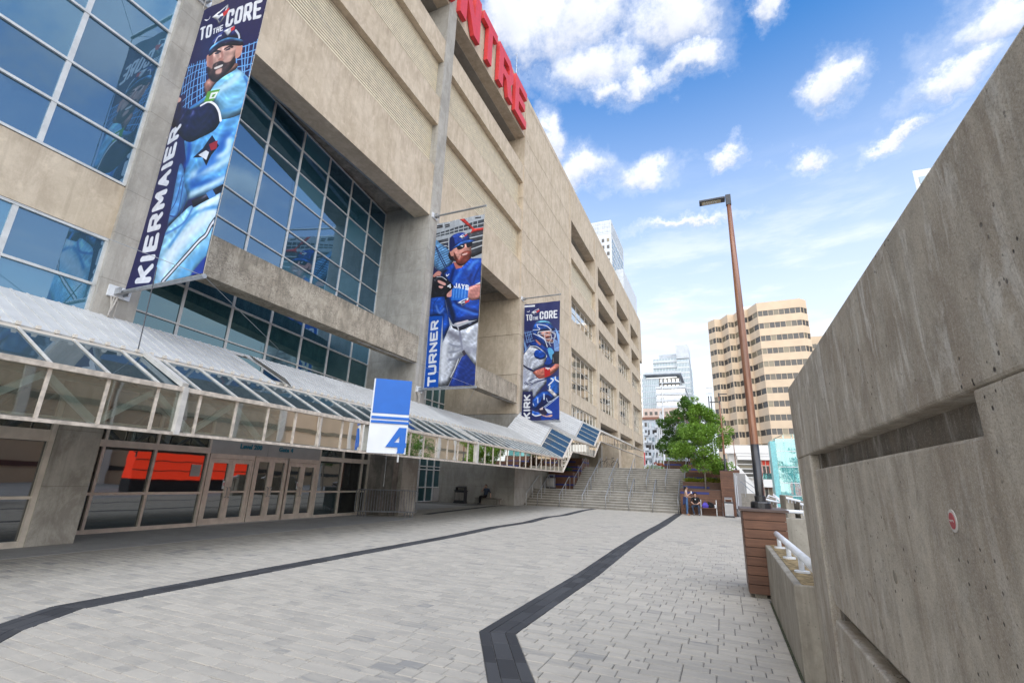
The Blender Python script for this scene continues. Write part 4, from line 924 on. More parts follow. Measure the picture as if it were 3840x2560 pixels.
for bl, rows in ((band_r, (-.2, -.085, .085, .2)), (band_l, (-.2, -.085, .085, .2)), (band_c, (-.2, -.07, .07, .2))):
    for r in range(3):
        a = offs(bl, rows[r]+.003); b = offs(bl, rows[r+1]-.003); phase = (.0, .23, .11)[r]
        for i in range(len(bl)-1):
            L = math.hypot(bl[i+1][0]-bl[i][0], bl[i+1][1]-bl[i][1]); n = max(1, round(L/.46)); cuts = [0]+[min(.98, max(.02, (k+phase)/n)) for k in range(n) if (k+phase) > .02]+[1]
            for c0, c1 in zip(cuts[:-1], cuts[1:]):
                e = .004/L; lp = lambda P, t: (P[i][0]+(P[i+1][0]-P[i][0])*t, P[i][1]+(P[i+1][1]-P[i][1])*t)
                if c1-c0 < .01: continue
                dk.append(([lp(b, c0+e), lp(b, c1-e), lp(a, c1-e), lp(a, c0+e)], rng.uniform(-.001, .001), rng.random()))
lay_all('dark_paver', dk, M['darkpaver'], 300)
y = -2.95                                                  # concrete flags along the shop front
while y < 17.3:
    bx('paving_slab', M['slab'], -13.15, -11.92, y+.006, y+1.144, LOW, .003, plaza); bx('paving_slab', M['slab'], -15.2, -13.162, y+.006, y+1.144, LOW, .0, plaza); y += 1.15
for i in range(7): bx('paving_slab', M['slab'], -16.6, -15.02, 17.45+i*1.6, 19.03+i*1.6, LOW, .004, plaza); bx('paving_slab', M['slab'], -19.3, -16.62, 17.45+i*1.6, 19.03+i*1.6, LOW, .0, plaza)
struct('upper_terrace', MB().box(-19.5, -.4, 42.3, 100, LOW, 2.965).box(-.4, 1.75, 47.0, 100, LOW, 2.9), M['slab'], org=(-10, 70, 0))
struct('street', MB().box(-60, 120, 100.2, 114, LOW, .02), M['dark_metal'])
# ------------------------------------------------------------ the stadium
st = thing('stadium', 'huge tan concrete stadium with louvres, deep window bays and square columns', 'building', (-16, 40, 0))
X = -13.30; XB = -13.36
def grid_glass(name, x_of, ys, zs, mat_pane, mat_fr, t=.05, dep=.10, jitter=.004, skip=lambda i, j: False, zlab=None):
    """aluminium grid of mullions and transoms holding separate panes; x_of gives the glazing's X at Y"""
    mb = MB()
    for y in ys: mb.bar((x_of(y), y, zs[0]), (x_of(y), y, zs[-1]), dep, t, up=(1, 0, 0))
    for z in zs:
        mb.bar((x_of(ys[0])+.004, ys[0], z), (x_of(ys[-1])+.004, ys[-1], z), dep*.8, t)
    fr = mb.build(name, mat_fr, st)
    for i in range(len(ys)-1):
        for j in range(len(zs)-1):
            if skip(i, j): continue
            y0, y1, z0, z1 = ys[i]+t/2, ys[i+1]-t/2, zs[j]+t/2, zs[j+1]-t/2
            c = ((x_of(ys[i])+x_of(ys[i+1]))/2-.02, (y0+y1)/2, (z0+z1)/2); ang = -math.atan2(x_of(ys[i+1])-x_of(ys[i]), ys[i+1]-ys[i])
            h, k = (y1-y0)/2+.012, (z1-z0)/2+.012; key = ('pane', mat_pane.name, round(h, 3), round(k, 3))
            if key not in BOXC: BOXC[key] = MB().box(-.006, .006, -h, h, -k, k).mesh('pane', mat_pane)
            link(bpy.data.objects.new('pane', BOXC[key]), c, fr, (0, rng.uniform(-jitter, jitter), ang+rng.uniform(-jitter, jitter)))
    return fr
def louvre(y0, y1, z0, z1, x=-13.78, n=None, fine=True):
    sc_ = bx('louver_screen', M['louver_back'], x-.25, x-.12, y0, y1, z0, z1, st)
    n = n or round((z1-z0)/.145); dz = (z1-z0)/n
    key = ('slat', round(y1-y0, 2), round(dz, 3))
    if key not in BOXC:
        BOXC[key] = MB().box(.035, .07, -(y1-y0)/2+.01, (y1-y0)/2-.01, -dz*.29, dz*.29).box(-.02, .035, -(y1-y0)/2+.01, (y1-y0)/2-.01, dz*.2, dz*.27).mesh('slat', M['louver'])
    if fine:
        for k in range(n): link(bpy.data.objects.new('slat', BOXC[key]), (x, (y0+y1)/2, z0+dz*(k+.5)), sc_)
    else:
        mb = MB(); a = dz*.52
        for k in range(n): mb.prism([(x-.07, z0+dz*(k+.5)+a), (x-.045, z0+dz*(k+.5)+a), (x+.07, z0+dz*(k+.5)-a*.55), (x+.045, z0+dz*(k+.5)-a*.75)], 'y', y0+.06, y1-.06)
        join_rest('slats', mb, M['louver'], sc_)
# structural bulk behind the facade
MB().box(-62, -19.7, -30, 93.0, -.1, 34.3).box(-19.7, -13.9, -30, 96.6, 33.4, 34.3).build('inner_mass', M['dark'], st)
cols = [(-7.3, -6.4), (5.72, 6.62), (18.85, 19.75)]
for a, b in cols: bx('column', M['grey'], -19.7, X, a, b, 5.0, 34.0, st)
bx('column', M['base'], -19.7, X, 5.78, 6.62, -.05, 4.995, st)
bx('column', M['base'], -19.7, X, 18.5, 19.75, -.05, 4.995, st); bx('column', M['grey'], -15.4, X, -7.3, -6.4, -.05, 5.0, st)
bx('side_wall', M['dark'], -19.7, -15.02, 18.1, 18.5, -.05, 5.0, st); bx('side_wall', M['dark'], -15.02, -13.5, 18.1, 18.5, -.05, 3.2, st)
bays = [(-6.4, 5.72), (6.62, 18.85), (19.75, 31.6)]
for a, b in bays:
    bx('spandrel_beam', M['tan'], -14.3, XB, a, b, 15.18, 18.28, st)
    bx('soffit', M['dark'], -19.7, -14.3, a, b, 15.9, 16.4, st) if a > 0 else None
    bx('spandrel_beam', M['tan'], -14.6, XB, a, b, 21.0, 22.8, st); bx('spandrel_beam', M['tan'], -14.6, XB, a, b, 25.5, 27.1, st)
    louvre(a, b, 18.28, 21.0); louvre(a, b, 22.8, 25.5)
    bx('parapet', M['tan'], -14.2, XB, a, b, 30.05, 34.5, st)
    bx('parapet_joint', M['slot'], -14.19, XB+.004, a, b, 34.02, 34.05, st)
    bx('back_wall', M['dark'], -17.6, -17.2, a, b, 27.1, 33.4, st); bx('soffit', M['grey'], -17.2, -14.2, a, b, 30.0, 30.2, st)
bx('duct_pipe', M['steel'], -14.75, -14.55, 6.7, 18.8, 15.5, 15.7, st)
louvre(24.4, 27.4, 27.15, 29.9, x=-16.2, n=20, fine=False)
# left bay: flush glazing
lx = lambda y: -13.45
LY = [-1.16, .55, 2.26, 3.98, 5.70]
for zs in ([5.0, 5.8, 6.97], [8.53, 9.66, 10.83, 12.32, 13.52, 14.75]):
    grid_glass('window_grid', lx, LY, zs, M['glass'], M['alu'], t=.06, dep=.10)
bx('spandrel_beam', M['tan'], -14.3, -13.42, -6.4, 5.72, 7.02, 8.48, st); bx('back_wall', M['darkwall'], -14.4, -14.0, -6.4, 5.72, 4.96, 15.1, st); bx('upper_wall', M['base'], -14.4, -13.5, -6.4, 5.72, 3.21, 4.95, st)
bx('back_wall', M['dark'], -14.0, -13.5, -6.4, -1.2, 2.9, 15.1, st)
# entrance bay: recessed, slightly canted glazing behind a crazed beam
gx = lambda y: -16.3+.138*(19.05-y)
GY = [6.66, 8.55, 10.33, 12.08, 13.83, 15.59, 17.28, 18.82]
grid_glass('window_grid', gx, GY, [7.06, 8.4, 9.85, 11.01, 12.56, 13.74, 14.81, 15.75], M['glass'], M['alu'], t=.045, dep=.09)
grid_glass('window_grid', gx, GY, [4.9, 5.86, 7.045], M['glass_low'], M['alu'], t=.045, dep=.09)
bx('spandrel_beam', M['crack'], -14.0, XB+.03, 6.62, 18.85, 7.05, 8.34, st)
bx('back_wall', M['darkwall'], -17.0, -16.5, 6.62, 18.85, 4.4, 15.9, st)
# second bay: deeper, with the glazing against the far side wall
g2 = lambda y: -19.4
grid_glass('window_grid', g2, [19.8, 22.1, 24.4, 26.7, 28.9, 29.85, 30.8, 31.9], [3.3, 5.3, 7.1, 8.7, 10.4, 12, 13.6, 15.3], M['glass_low'], M['alu'], t=.07, dep=.14)
grid_glass('window_grid', g2, [19.8, 22.1, 24.4, 26.7, 28.9, 29.85, 30.8, 31.9], [.06, 1.0, 2.2, 2.42, 3.24], M['glass_low'], M['alu'], t=.07, dep=.14)
bx('spandrel_beam', M['crack'], -14.0, XB+.03, 19.75, 31.6, 7.05, 8.34, st)
bx('service_panel', M['panelgrey'], -19.36, -19.3, 30.85, 31.85, .1, .95, st)
for z0, z1 in ((-.05, 2.6), (2.63, 5.86), (5.89, 6.98), (7.01, 8.9), (8.93, 10.9), (10.93, 12.9), (12.93, 15.9)):
    bx('wall_panel', M['dark'], -19.7, -13.42, 32.0, 32.6, z0, z1, st)
bx('wall_panel', M['slot'], -19.7, -13.5, 32.05, 32.5, -.1, 16, st)
# third bay: plain panels with open joints
bx('wall_core', M['slot'], -19.7, -13.5, 32.62, 45.2, -.1, 34, st)
zz = [-.05, 3.2, 6.3, 9.2, 12.3, 15.25, 18.2, 21.15, 24.1, 27.08, 30.0, 34.0]
for z0, z1 in zip(zz[:-1], zz[1:]):
    bx('column', M['tan'] if z0 > 5 else M['grey'], -19.68, X, 31.6, 32.5, z0, z1-.03, st)
    for y0, y1 in ((32.52, 38.8), (38.82, 45.2)) if z0 > 14 else ((32.52, 45.2),): bx('wall_panel', M['tan'] if z0 > 5 else M['grey'], -14.0, XB, y0, y1-.01, z0, z1-.03, st)
bx('parapet', M['tan'], -14.2, XB, 31.6, 96.9, 34.03, 34.55, st)
# the far bays
fc = [(45.2, 45.6), (56.7, 58.2), (69.3, 70.9), (81.8, 83.6), (92.6, 93.6)]
for a, b in fc:
    bx('column', M['tan'], -16.4, X, a, b, 2.9, 34.0, st)
fb = list(zip([c[1] for c in fc[:-1]], [c[0] for c in fc[1:]]))
for i, (a, b) in enumerate(fb):
    for z0, z1 in ((8.9 if i else 9.2, 10.5), (15.1, 18.2), (20.9, 22.6), (25.3, 27.1), (29.9, 34.0)): bx('spandrel_beam', M['tan'], -14.4, XB, a, b, z0, z1, st)
    nm = 6
    for z0, z1 in ((10.5, 15.1), (18.2, 20.9)):
        nz = 3 if z1-z0 > 3 else 2
        grid_glass('window_grid', lambda y: -13.85, [a+(b-a)*k/nm for k in range(nm+1)], [z0+(z1-z0)*k/nz for k in range(nz+1)], M['glass_far'], M['bronze'], t=.042, dep=.09, jitter=.002)
    bx('back_wall', M['dark'], -15.2, -14.9, a, b, 10.0, 21.0, st); bx('back_wall', M['dark'], -18.3, -18.0, a, b, 22.0, 33, st)
    bx('soffit', M['grey'], -18.0, -14.4, a, b, 29.95, 30.2, st); bx('inner_slab', M['grey'], -18.0, -14.4, a, b, 25.6, 26.8, st); bx('inner_slab', M['grey'], -18.0, -14.4, a, b, 21.2, 22.3, st)
    if i == 0: louvre(a, b, 22.6, 25.3, n=16); grid_glass('window_grid', lambda y: -13.6, [a+(b-a)*k/8 for k in range(9)], [6.9, 7.7, 9.15], M['glass_far'], M['bronze'], t=.08, dep=.12)
    else:
        for k in (.35, .7): MB().lathe([(.28, 22.5), (.28, 29.9)], -15.2, a+(b-a)*k, 10).build('pillar', M['grey'], st)
    bx('soffit', M['dark'], -19.7, -14.4, a, b, 9.0, 9.4, st); bx('back_wall', M['dark'], -19.7, -17.0, a, b, 2.9, 9.0, st)
    for q in ((2.9, 5.0), (5.03, 6.9)): bx('wall_panel', M['grey'], -16.9, -15.6, a+(b-a)*.42, b, q[0], q[1], st)
bx('wall_panel', M['tan'], -14.4, XB, 93.6, 97.0, 25.5, 34.0, st); bx('wall_panel', M['grey'], -19.7, -13.9, 93.0, 93.5, 2.9, 25.5, st)
mb = MB().tube([(-14, 30.8, 34.5), (-14, 30.8, 38.6)], .035, 6)
for z in (36.2, 36.9, 37.6, 38.2): mb.bar((-14, 30.5, z), (-14, 31.1, z), .025)
mb.build('antenna', M['steel'], st)
MB().tube([(-14, 95.6, 34.5), (-14, 95.6, 36.8)], .04, 6).bar((-14, 95.2, 36.2), (-14, 96, 36.4), .05).build('antenna', M['steel'], st)
# ------------------------------------------------------------ shop front at plaza level
sx = -14.9
def pane(y0, y1, z0, z1, x, par, mat=None):
    return bx('pane', mat or M['glass_store'], x-.008, x+.004, y0, y1, z0, z1, par, (0, rng.uniform(-.002, .002), rng.uniform(-.003, .003)))
for a, b, uprights in ((6.62, 10.42, (6.585, 7.5, 8.80, 10.38)), (15.02, 18.1, (15.06, 16.37, 17.63, 18.05))):
    SF = MB().box(sx-.075, sx+.075, a, b, .0, .1).box(sx-.06, sx+.06, a, b, .93, 1.0).box(sx-.065, sx+.065, a, b, 2.15, 2.33)
    for yv in uprights: SF.box(sx-.0625, sx+.0625, yv-.035, yv+.035, .09, 3.2)
    sf = SF.build('storefront_frame', M['bronze'], st)
    for u, v in zip(uprights[:-1], uprights[1:]):
        for z0, z1 in ((.1, .93), (1.0, 2.15), (2.33, 3.2)): pane(u+.035, v-.035, z0, z1, sx-.01, sf)
bx('fascia_panel', M['panelgrey'], sx-.06, sx+.05, 10.42, 12.55, 2.17, 3.2, st); bx('fascia_panel', M['panelgrey'], sx-.06, sx+.05, 12.56, 15.02, 2.17, 3.2, st)
text('lettering', 'Level 200', M['teal'], .21, .008, st, (sx+.062, 11.42, 2.385), (0, 1, 0), (0, 0, 1), 1.05, .008)
text('lettering', 'Gate 4', M['teal'], .21, .008, st, (sx+.062, 13.0, 2.385), (0, 1, 0), (0, 0, 1), 1.12, .008)
def door(y0, y1, z1, hinge_left, closer=True):
    d = MB(); t = .11; x0, x1 = sx-.04, sx+.055
    d.box(x0, x1, y0, y0+t, .02, z1).box(x0, x1, y1-t, y1, .02, z1).box(x0, x1-.002, y0+t, y1-t, z1-.14, z1).box(x0, x1-.002, y0+t, y1-t, .02, .2).box(x0, x1-.004, y0+t, y1-t, .96, 1.02)
    o = d.build('door', M['bronze'], st)
    pane(y0+t, y1-t, .2, .96, sx, o); pane(y0+t, y1-t, 1.02, z1-.14, sx, o)
    yh = y1-t/2 if hinge_left else y0+t/2
    MB().tube([(sx+.06, yh, .82), (sx+.12, yh, .84), (sx+.12, yh, 1.12), (sx+.06, yh, 1.14)], .016, 6).build('handle', M['steel'], o)
for ya, yb, zt in ((10.5, 12.0, 2.02), (12.16, 13.48, 2.13), (13.56, 14.94, 2.02)):
    ym = (ya+yb)/2; door(ya, ym-.004, zt, True); door(ym+.004, yb, zt, False)
    MB().box(sx-.07, sx+.07, ya-.06, ya-.004, 0, 2.168).box(sx-.07, sx+.07, yb+.004, yb+.06, 0, 2.168).box(sx-.07, sx+.068, ya-.003, yb+.003, zt+.006, 2.168).build('door_frame', M['bronze'], st)
bx('threshold', M['panelgrey'], sx-.2, sx+.25, 10.42, 15.02, .004, .02, st)
bx('notice', M['panelgrey'], sx+.0, sx+.012, 9.95, 10.25, 1.45, 1.8, st)
for yv in (11.07, 14.1):
    n = bx('notice', M['sign_white'], sx+.006, sx+.014, yv, yv+.12, 1.08, 1.33, st)
    r_ = MB(); pts = [(sx+.017, yv+.06+.042*math.cos(k*math.pi/6), 1.23+.042*math.sin(k*math.pi/6)) for k in range(13)]; r_.tube(pts, .006, 4, cap=False).bar((sx+.017, yv+.03, 1.26), (sx+.017, yv+.09, 1.2), .01).build('no_smoking_mark', M['red'], n)
bx('back_wall', M['darkwall'], -15.6, -15.3, 6.62, 18.1, -.05, 3.2, st); bx('upper_wall', M['base'], -15.3, -14.86, 6.62, 18.5, 3.21, 4.88, st)
# storefront left of the first column
lf = MB(); lsx = -13.42
lf.box(lsx-.06, lsx+.08, -6, 5.7, 0, .12).box(lsx-.06, lsx+.06, -6, 5.7, .94, 1.0).box(lsx-.06, lsx+.07, -6, 5.7, 2.13, 2.37)
for yv in (-4.2, -2.0, .2, 2.4, 4.5): lf.box(lsx-.061, lsx+.061, yv-.035, yv+.035, .12, 3.2)
lf.box(lsx-.07, lsx+.09, 5.68, 5.775, .0, 3.2)
lfo = lf.build('storefront_frame', M['bronze'], st); ys = [-6, -4.2, -2.0, .2, 2.4, 4.5, 5.71]
for a, b in zip(ys[:-1], ys[1:]):
    for z0, z1 in ((.12, .94), (1.0, 2.13), (2.37, 3.2)): pane(a+.035, b-.03, z0, z1, lsx, lfo)
bx('back_wall', M['darkwall'], -14.7, -13.8, -6.3, 5.7, -.05, 3, st)
MB().tube([(-13.9, 18.05, 3.2), (-13.9, 18.05, 1.2)], .02, 6).build('conduit', M['steel'], st)
MB().tube([(-19, 31.95, 2.52), (-13.6, 31.95, 2.52)], .03, 6).tube([(-19, 31.95, 2.45), (-13.6, 31.95, 2.45)], .02, 6).build('conduit', M['dark_metal'], st)
# red letters on the parapet
lt = thing('rooftop_lettering', 'big red raised block letters N T R E along the stadium parapet', 'sign', (-13.1, 24, 30.2))
GL = {'N': [[(0, 0), (0, 1), (.30, 1), (.70, .42), (.70, 1), (1, 1), (1, 0), (.70, 0), (.30, .58), (.30, 0)]],
      'T': [[(0, 1), (1, 1), (1, .8), (.65, .8), (.65, 0), (.35, 0), (.35, .8), (0, .8)]],
      'E': [[(0, 0), (0, 1), (1, 1), (1, .8), (.3, .8), (.3, .6), (.85, .6), (.85, .41), (.3, .41), (.3, .2), (1, .2), (1, 0)]],
      'R': [[(0, 0), (0, 1), (.3, 1), (.3, 0)], [(.3, .8), (.3, 1), (.75, 1), (1, .85), (.72, .74), (.66, .8)], [(.72, .62), (.72, .74), (1, .85), (1, .55)],
            [(.3, .37), (.3, .56), (.66, .56), (.72, .62), (1, .55), (.84, .40), (.52, .37)], [(.52, .37), (.84, .40), (1, 0), (.68, 0)]]}
for ch, y0, y1 in (('E', 16.3, 18.95), ('N', 19.6, 22.3), ('T', 22.72, 25.0), ('R', 25.4, 28.1), ('E', 28.6, 31.05)):
    mb = MB(); xa, xb = XB+.06, XB+.36
    for pl in GL[ch]: mb.prism([(y0+(y1-y0)*u, 30.25+3.62*v) for u, v in pl], 'x', xa, xb)
    o = mb.build('letter', M['red'], lt)
    MB().bar((XB-.01, (y0+y1)/2-.3, 31.2), (xa+.02, (y0+y1)/2-.3, 31.2), .08).bar((XB-.01, (y0+y1)/2+.1, 33), (xa+.02, (y0+y1)/2+.1, 33), .08).build('bracket', M['dark_metal'], o)
# ------------------------------------------------------------ glass canopy along the facade
cn = thing('glass_canopy', 'long stepped glass canopy with white ribbed roof over the entrances', 'canopy', (-11, 15, 2.29))
CX, CB, CW = -9.4, -10.92, -13.28                        # front edge, glass/sheet joint, wall
segs = [(-4.6, 3.14, 30.2, 3.14), (30.2, 3.14, 32.35, 4.55), (32.35, 4.55, 38.65, 4.55), (38.65, 4.55, 40.9, 5.97), (40.9, 5.97, 66.0, 5.97)]
DZ1, DZ2, DZB = .76, 1.94, -.86
def cpt(si, t, x, dz):
    y0, z0, y1, z1 = segs[si]; return Vector((x, y0+(y1-y0)*t, z0+(z1-z0)*t+dz))
stripM = {}
for si, (y0, z0, y1, z1) in enumerate(segs):
    L = math.hypot(y1-y0, z1-z0); n = round(L/.27) if si == 0 else round(L/.30)
    if si == 4: n = 40
    ny = Vector((0, y1-y0, z1-z0)).normalized(); prof = Vector((CW-CB, 0, DZ2-DZ1)); nrm = prof.cross(ny).normalized()
    if nrm.z < 0: nrm = -nrm
    s_ = L/n
    # sheet metal strips with a standing seam on each
    mb = MB(); a = Vector((CB-.03, 0, .015)); pv = prof
    hw = s_/2-.006
    A = [a-ny*hw, a+ny*hw, a+ny*hw+pv*.985, a-ny*hw+pv*.985]
    mb.add([p for p in A]+[p+nrm*.03 for p in A], [(0, 3, 2, 1), (4, 5, 6, 7), (0, 1, 5, 4), (1, 2, 6, 5), (2, 3, 7, 6), (3, 0, 4, 7)])
    B = [a+ny*(hw-.035), a+ny*(hw+.004), a+ny*(hw+.004)+pv*.985, a+ny*(hw-.035)+pv*.985]
    mb.add([p+nrm*.028 for p in B]+[p+nrm*.05 for p in B], [(0, 3, 2, 1), (4, 5, 6, 7), (0, 1, 5, 4), (1, 2, 6, 5), (2, 3, 7, 6), (3, 0, 4, 7)])
    me = mb.mesh('roof_strip', M['roof'])
    for k in range(n):
        c = cpt(si, (k+.5)/n, 0, DZ1)
        if si == 0 and 9.25 <= c.y < 9.62: continue
        link(bpy.data.objects.new('roof_strip', me), (0, c.y, c.z), cn)
    # glazing bars, panes
    wd = .8 if si in (0, 2, 4) else L/4
    m_ = max(1, round(L/wd)) if si else 43
    ts = [k/m_ for k in range(m_+1)] if si else [(3.76+.8*k-y0)/(y1-y0) for k in range(-10, 34) if 0 < (3.76+.8*k-y0)/(y1-y0) < 1]
    if si == 0: ts = [0]+ts+[1]
    for i, t in enumerate(ts):
        p = cpt(si, t, CX, 0); q = cpt(si, t, CX, DZB); r = cpt(si, t, CB, DZ1)
        fo = MB().bar(p, q, .034, .05, up=ny).build('mullion', M['rust_white'], cn)
        ro = MB().bar(p, r, .032, .035, up=nrm).build('glazing_bar', M['white_metal'], cn)
    fo = ro = cn
    for t0, t1 in zip(ts[:-1], ts[1:]):
        e = .035/L
        if t1-t0 < .004: continue
        v = [cpt(si, t0+e, CX-.005, -.06), cpt(si, t1-e, CX-.005, -.06), cpt(si, t1-e, CX-.005, DZB+.05), cpt(si, t0+e, CX-.005, DZB+.05)]
        MB().add([p for p in v]+[p-Vector((.008, 0, 0)) for p in v], [(0, 1, 2, 3), (7, 6, 5, 4), (0, 4, 5, 1), (1, 5, 6, 2), (2, 6, 7, 3), (3, 7, 4, 0)]).build('front_pane', M['glass_canopy'], fo)
        v = [cpt(si, t0+e, CX-.03, .0), cpt(si, t1-e, CX-.03, .0), cpt(si, t1-e, CB, DZ1-.015), cpt(si, t0+e, CB, DZ1-.015)]
        MB().add([p for p in v]+[p-nrm*.008 for p in v], [(0, 1, 2, 3), (7, 6, 5, 4), (0, 4, 5, 1), (1, 5, 6, 2), (2, 6, 7, 3), (3, 7, 4, 0)]).build('roof_pane', M['glass_slope'], ro)
    # rails: eaves rail, bottom rail, gutter angle at the joint, wall flashing
    for nm, x, dz, w_, h_, mt in (('eaves_rail', CX+.02, -.03, .12, .085, 'rust_white'), ('bottom_rail', CX+.01, DZB, .09, .055, 'rust_white'), ('gutter_rail', CB+.02, DZ1-.02, .06, .05, 'bronze'), ('wall_flashing', CW-.02, DZ2-.02, .14, .08, 'roof'), ('top_chord', CX-.22, -.14, .08, .08, 'white_metal'), ('bottom_chord', CX-.22, DZB+.06, .08, .08, 'white_metal')):
        p, q = cpt(si, 0, x, dz), cpt(si, 1, x, dz)
        MB().bar(p, q, w_, h_, up=(0, 0, 1) if si in (0, 2, 4) else nrm).build(nm, M[mt], cn)
    if si in (0, 2, 4):
        up_ = True
        for t0, t1 in zip(ts[1:-1], ts[2:]):
            a_, b_ = (cpt(si, t0, CX-.12, -.14), cpt(si, t1, CX-.12, DZB+.06)) if up_ else (cpt(si, t0, CX-.12, DZB+.06), cpt(si, t1, CX-.12, -.14))
            MB().bar(a_, b_, .10).build('truss_brace', M['brace'], cn); up_ = not up_
        for k in range(0, len(ts)-1, 2):
            p = cpt(si, ts[k], CX-.22, -.1); q = cpt(si, ts[k], CB-.5, DZ1+.1); MB().bar(p, q, .06).bar(cpt(si, ts[k], CX-.22, DZB+.06), cpt(si, ts[k], CW+.1, DZ1+.2), .06).build('rafter', M['white_metal'], cn)
    if si == 0:                                             # clips along the sheet edge
        for k in range(0, n, 1):
            c = cpt(si, (k+1)/n, CB+.0, DZ1+.05); bx('sheet_clip', M['bronze'], c.x-.03, c.x+.03, c.y-.03, c.y+.03, c.z-.02, c.z+.045, cn)
for yv in (5.80, 18.12):
    MB().bar((CX+.03, yv, 3.16), (CX+.03, yv, 2.26), .13, .1, up=(0, 1, 0)).bar((CX+.03, yv, 3.19), (CB+.05, yv, 3.92), .12, .09).build('joint_post', M['white_metal'], cn)
    # stay wire
MB().tube([(CB+.1, 5.6, 3.98), (-11.9, 6.1, 6.2)], .012, 5).build('stay_rod', M['dark_metal'], cn)
# the sheet torn up near the fourth bay
MB().add([(-10.9, 9.62, 3.95), (-12.6, 9.62, 4.82), (-12.6, 9.40, 4.95), (-10.85, 9.30, 4.12)], [(0, 1, 2, 3)]).add([(-10.9, 9.62, 3.97), (-12.6, 9.62, 4.84), (-12.6, 9.40, 4.97), (-10.85, 9.30, 4.14)], [(3, 2, 1, 0)]).build('bent_sheet', M['roof'], cn)
bx('gap_board', M['slot'], -13.2, -10.9, 9.0, 9.7, 3.55, 3.6, cn)
# ------------------------------------------------------------ gate number sign
sg = thing('gate_sign', 'upright blue and white box sign with a big 4 on the canopy edge', 'sign', (-9.3, 11.18, 2.28))
UX = Vector((.77, .64, 0)).normalized(); NX = Vector((UX.y, -UX.x, 0)); O = Vector((-9.3, 11.18, 0)); SW = 1.07
def sgp(u, z, d): p = O+UX*u+NX*d; return (p.x, p.y, z)
def sgbox(name, mat, u0, u1, z0, z1, d0, d1):
    vs = [sgp(u0, z0, d0), sgp(u1, z0, d0), sgp(u1, z0, d1), sgp(u0, z0, d1), sgp(u0, z1, d0), sgp(u1, z1, d0), sgp(u1, z1, d1), sgp(u0, z1, d1)]
    return MB().add(vs, [(0, 1, 2, 3), (7, 6, 5, 4), (0, 4, 5, 1), (1, 5, 6, 2), (2, 6, 7, 3), (3, 7, 4, 0)]).build(name, mat, sg)
sgbox('case', M['sign_white'], -.03, SW, 2.28, 4.44, -.16, 0)
sgbox('blue_panel', M['sign_blue'], 0.012, SW+.003, 3.42, 4.445, -.1, .014)
for z in (3.26, 3.135): sgbox('blue_stripe', M['sign_blue'], .0, SW+.02, z, z+.075, -.05, .03)
def uvp(pts, d0, d1, name):
    mb = MB(); n = len(pts)
    vs = [sgp(u, z, d0) for u, z in pts]+[sgp(u, z, d1) for u, z in pts]
    return mb.add(vs, [tuple(range(n)), tuple(range(2*n-1, n-1, -1))]+[(i, n+i, n+(i+1) % n, (i+1) % n) for i in range(n)])
X4 = lambda a, b: (.48+.57*a, 2.30+.735*b)                # the figure 4
four = MB()
for pl in ([(.0, .22), (.60, 1.0), (.66, .66), (.42, .41)], [(.60, 1.0), (.97, 1.0), (.97, .41), (.66, .41), (.66, .66)], [(.0, .22), (.42, .41), (1.02, .41), (1.02, .22)], [(.60, .22), (.97, .22), (.97, .06), (.92, .0), (.58, .0), (.62, .06)]):
    s2 = uvp([X4(*p) for p in pl], .004, .035, ''); four.add(s2.v, s2.f)
four.build('number', M['sign_blue'], sg)
sgbox('hanger', M['steel'], .85, .9, 2.05, 2.28, -.1, -.05)
MB().tube([sgp(.2, 2.24, -.1), sgp(.5, 2.22, -.12), sgp(.55, 2.1, -.14)], .015, 6).build('cable', M['dark_metal'], sg)
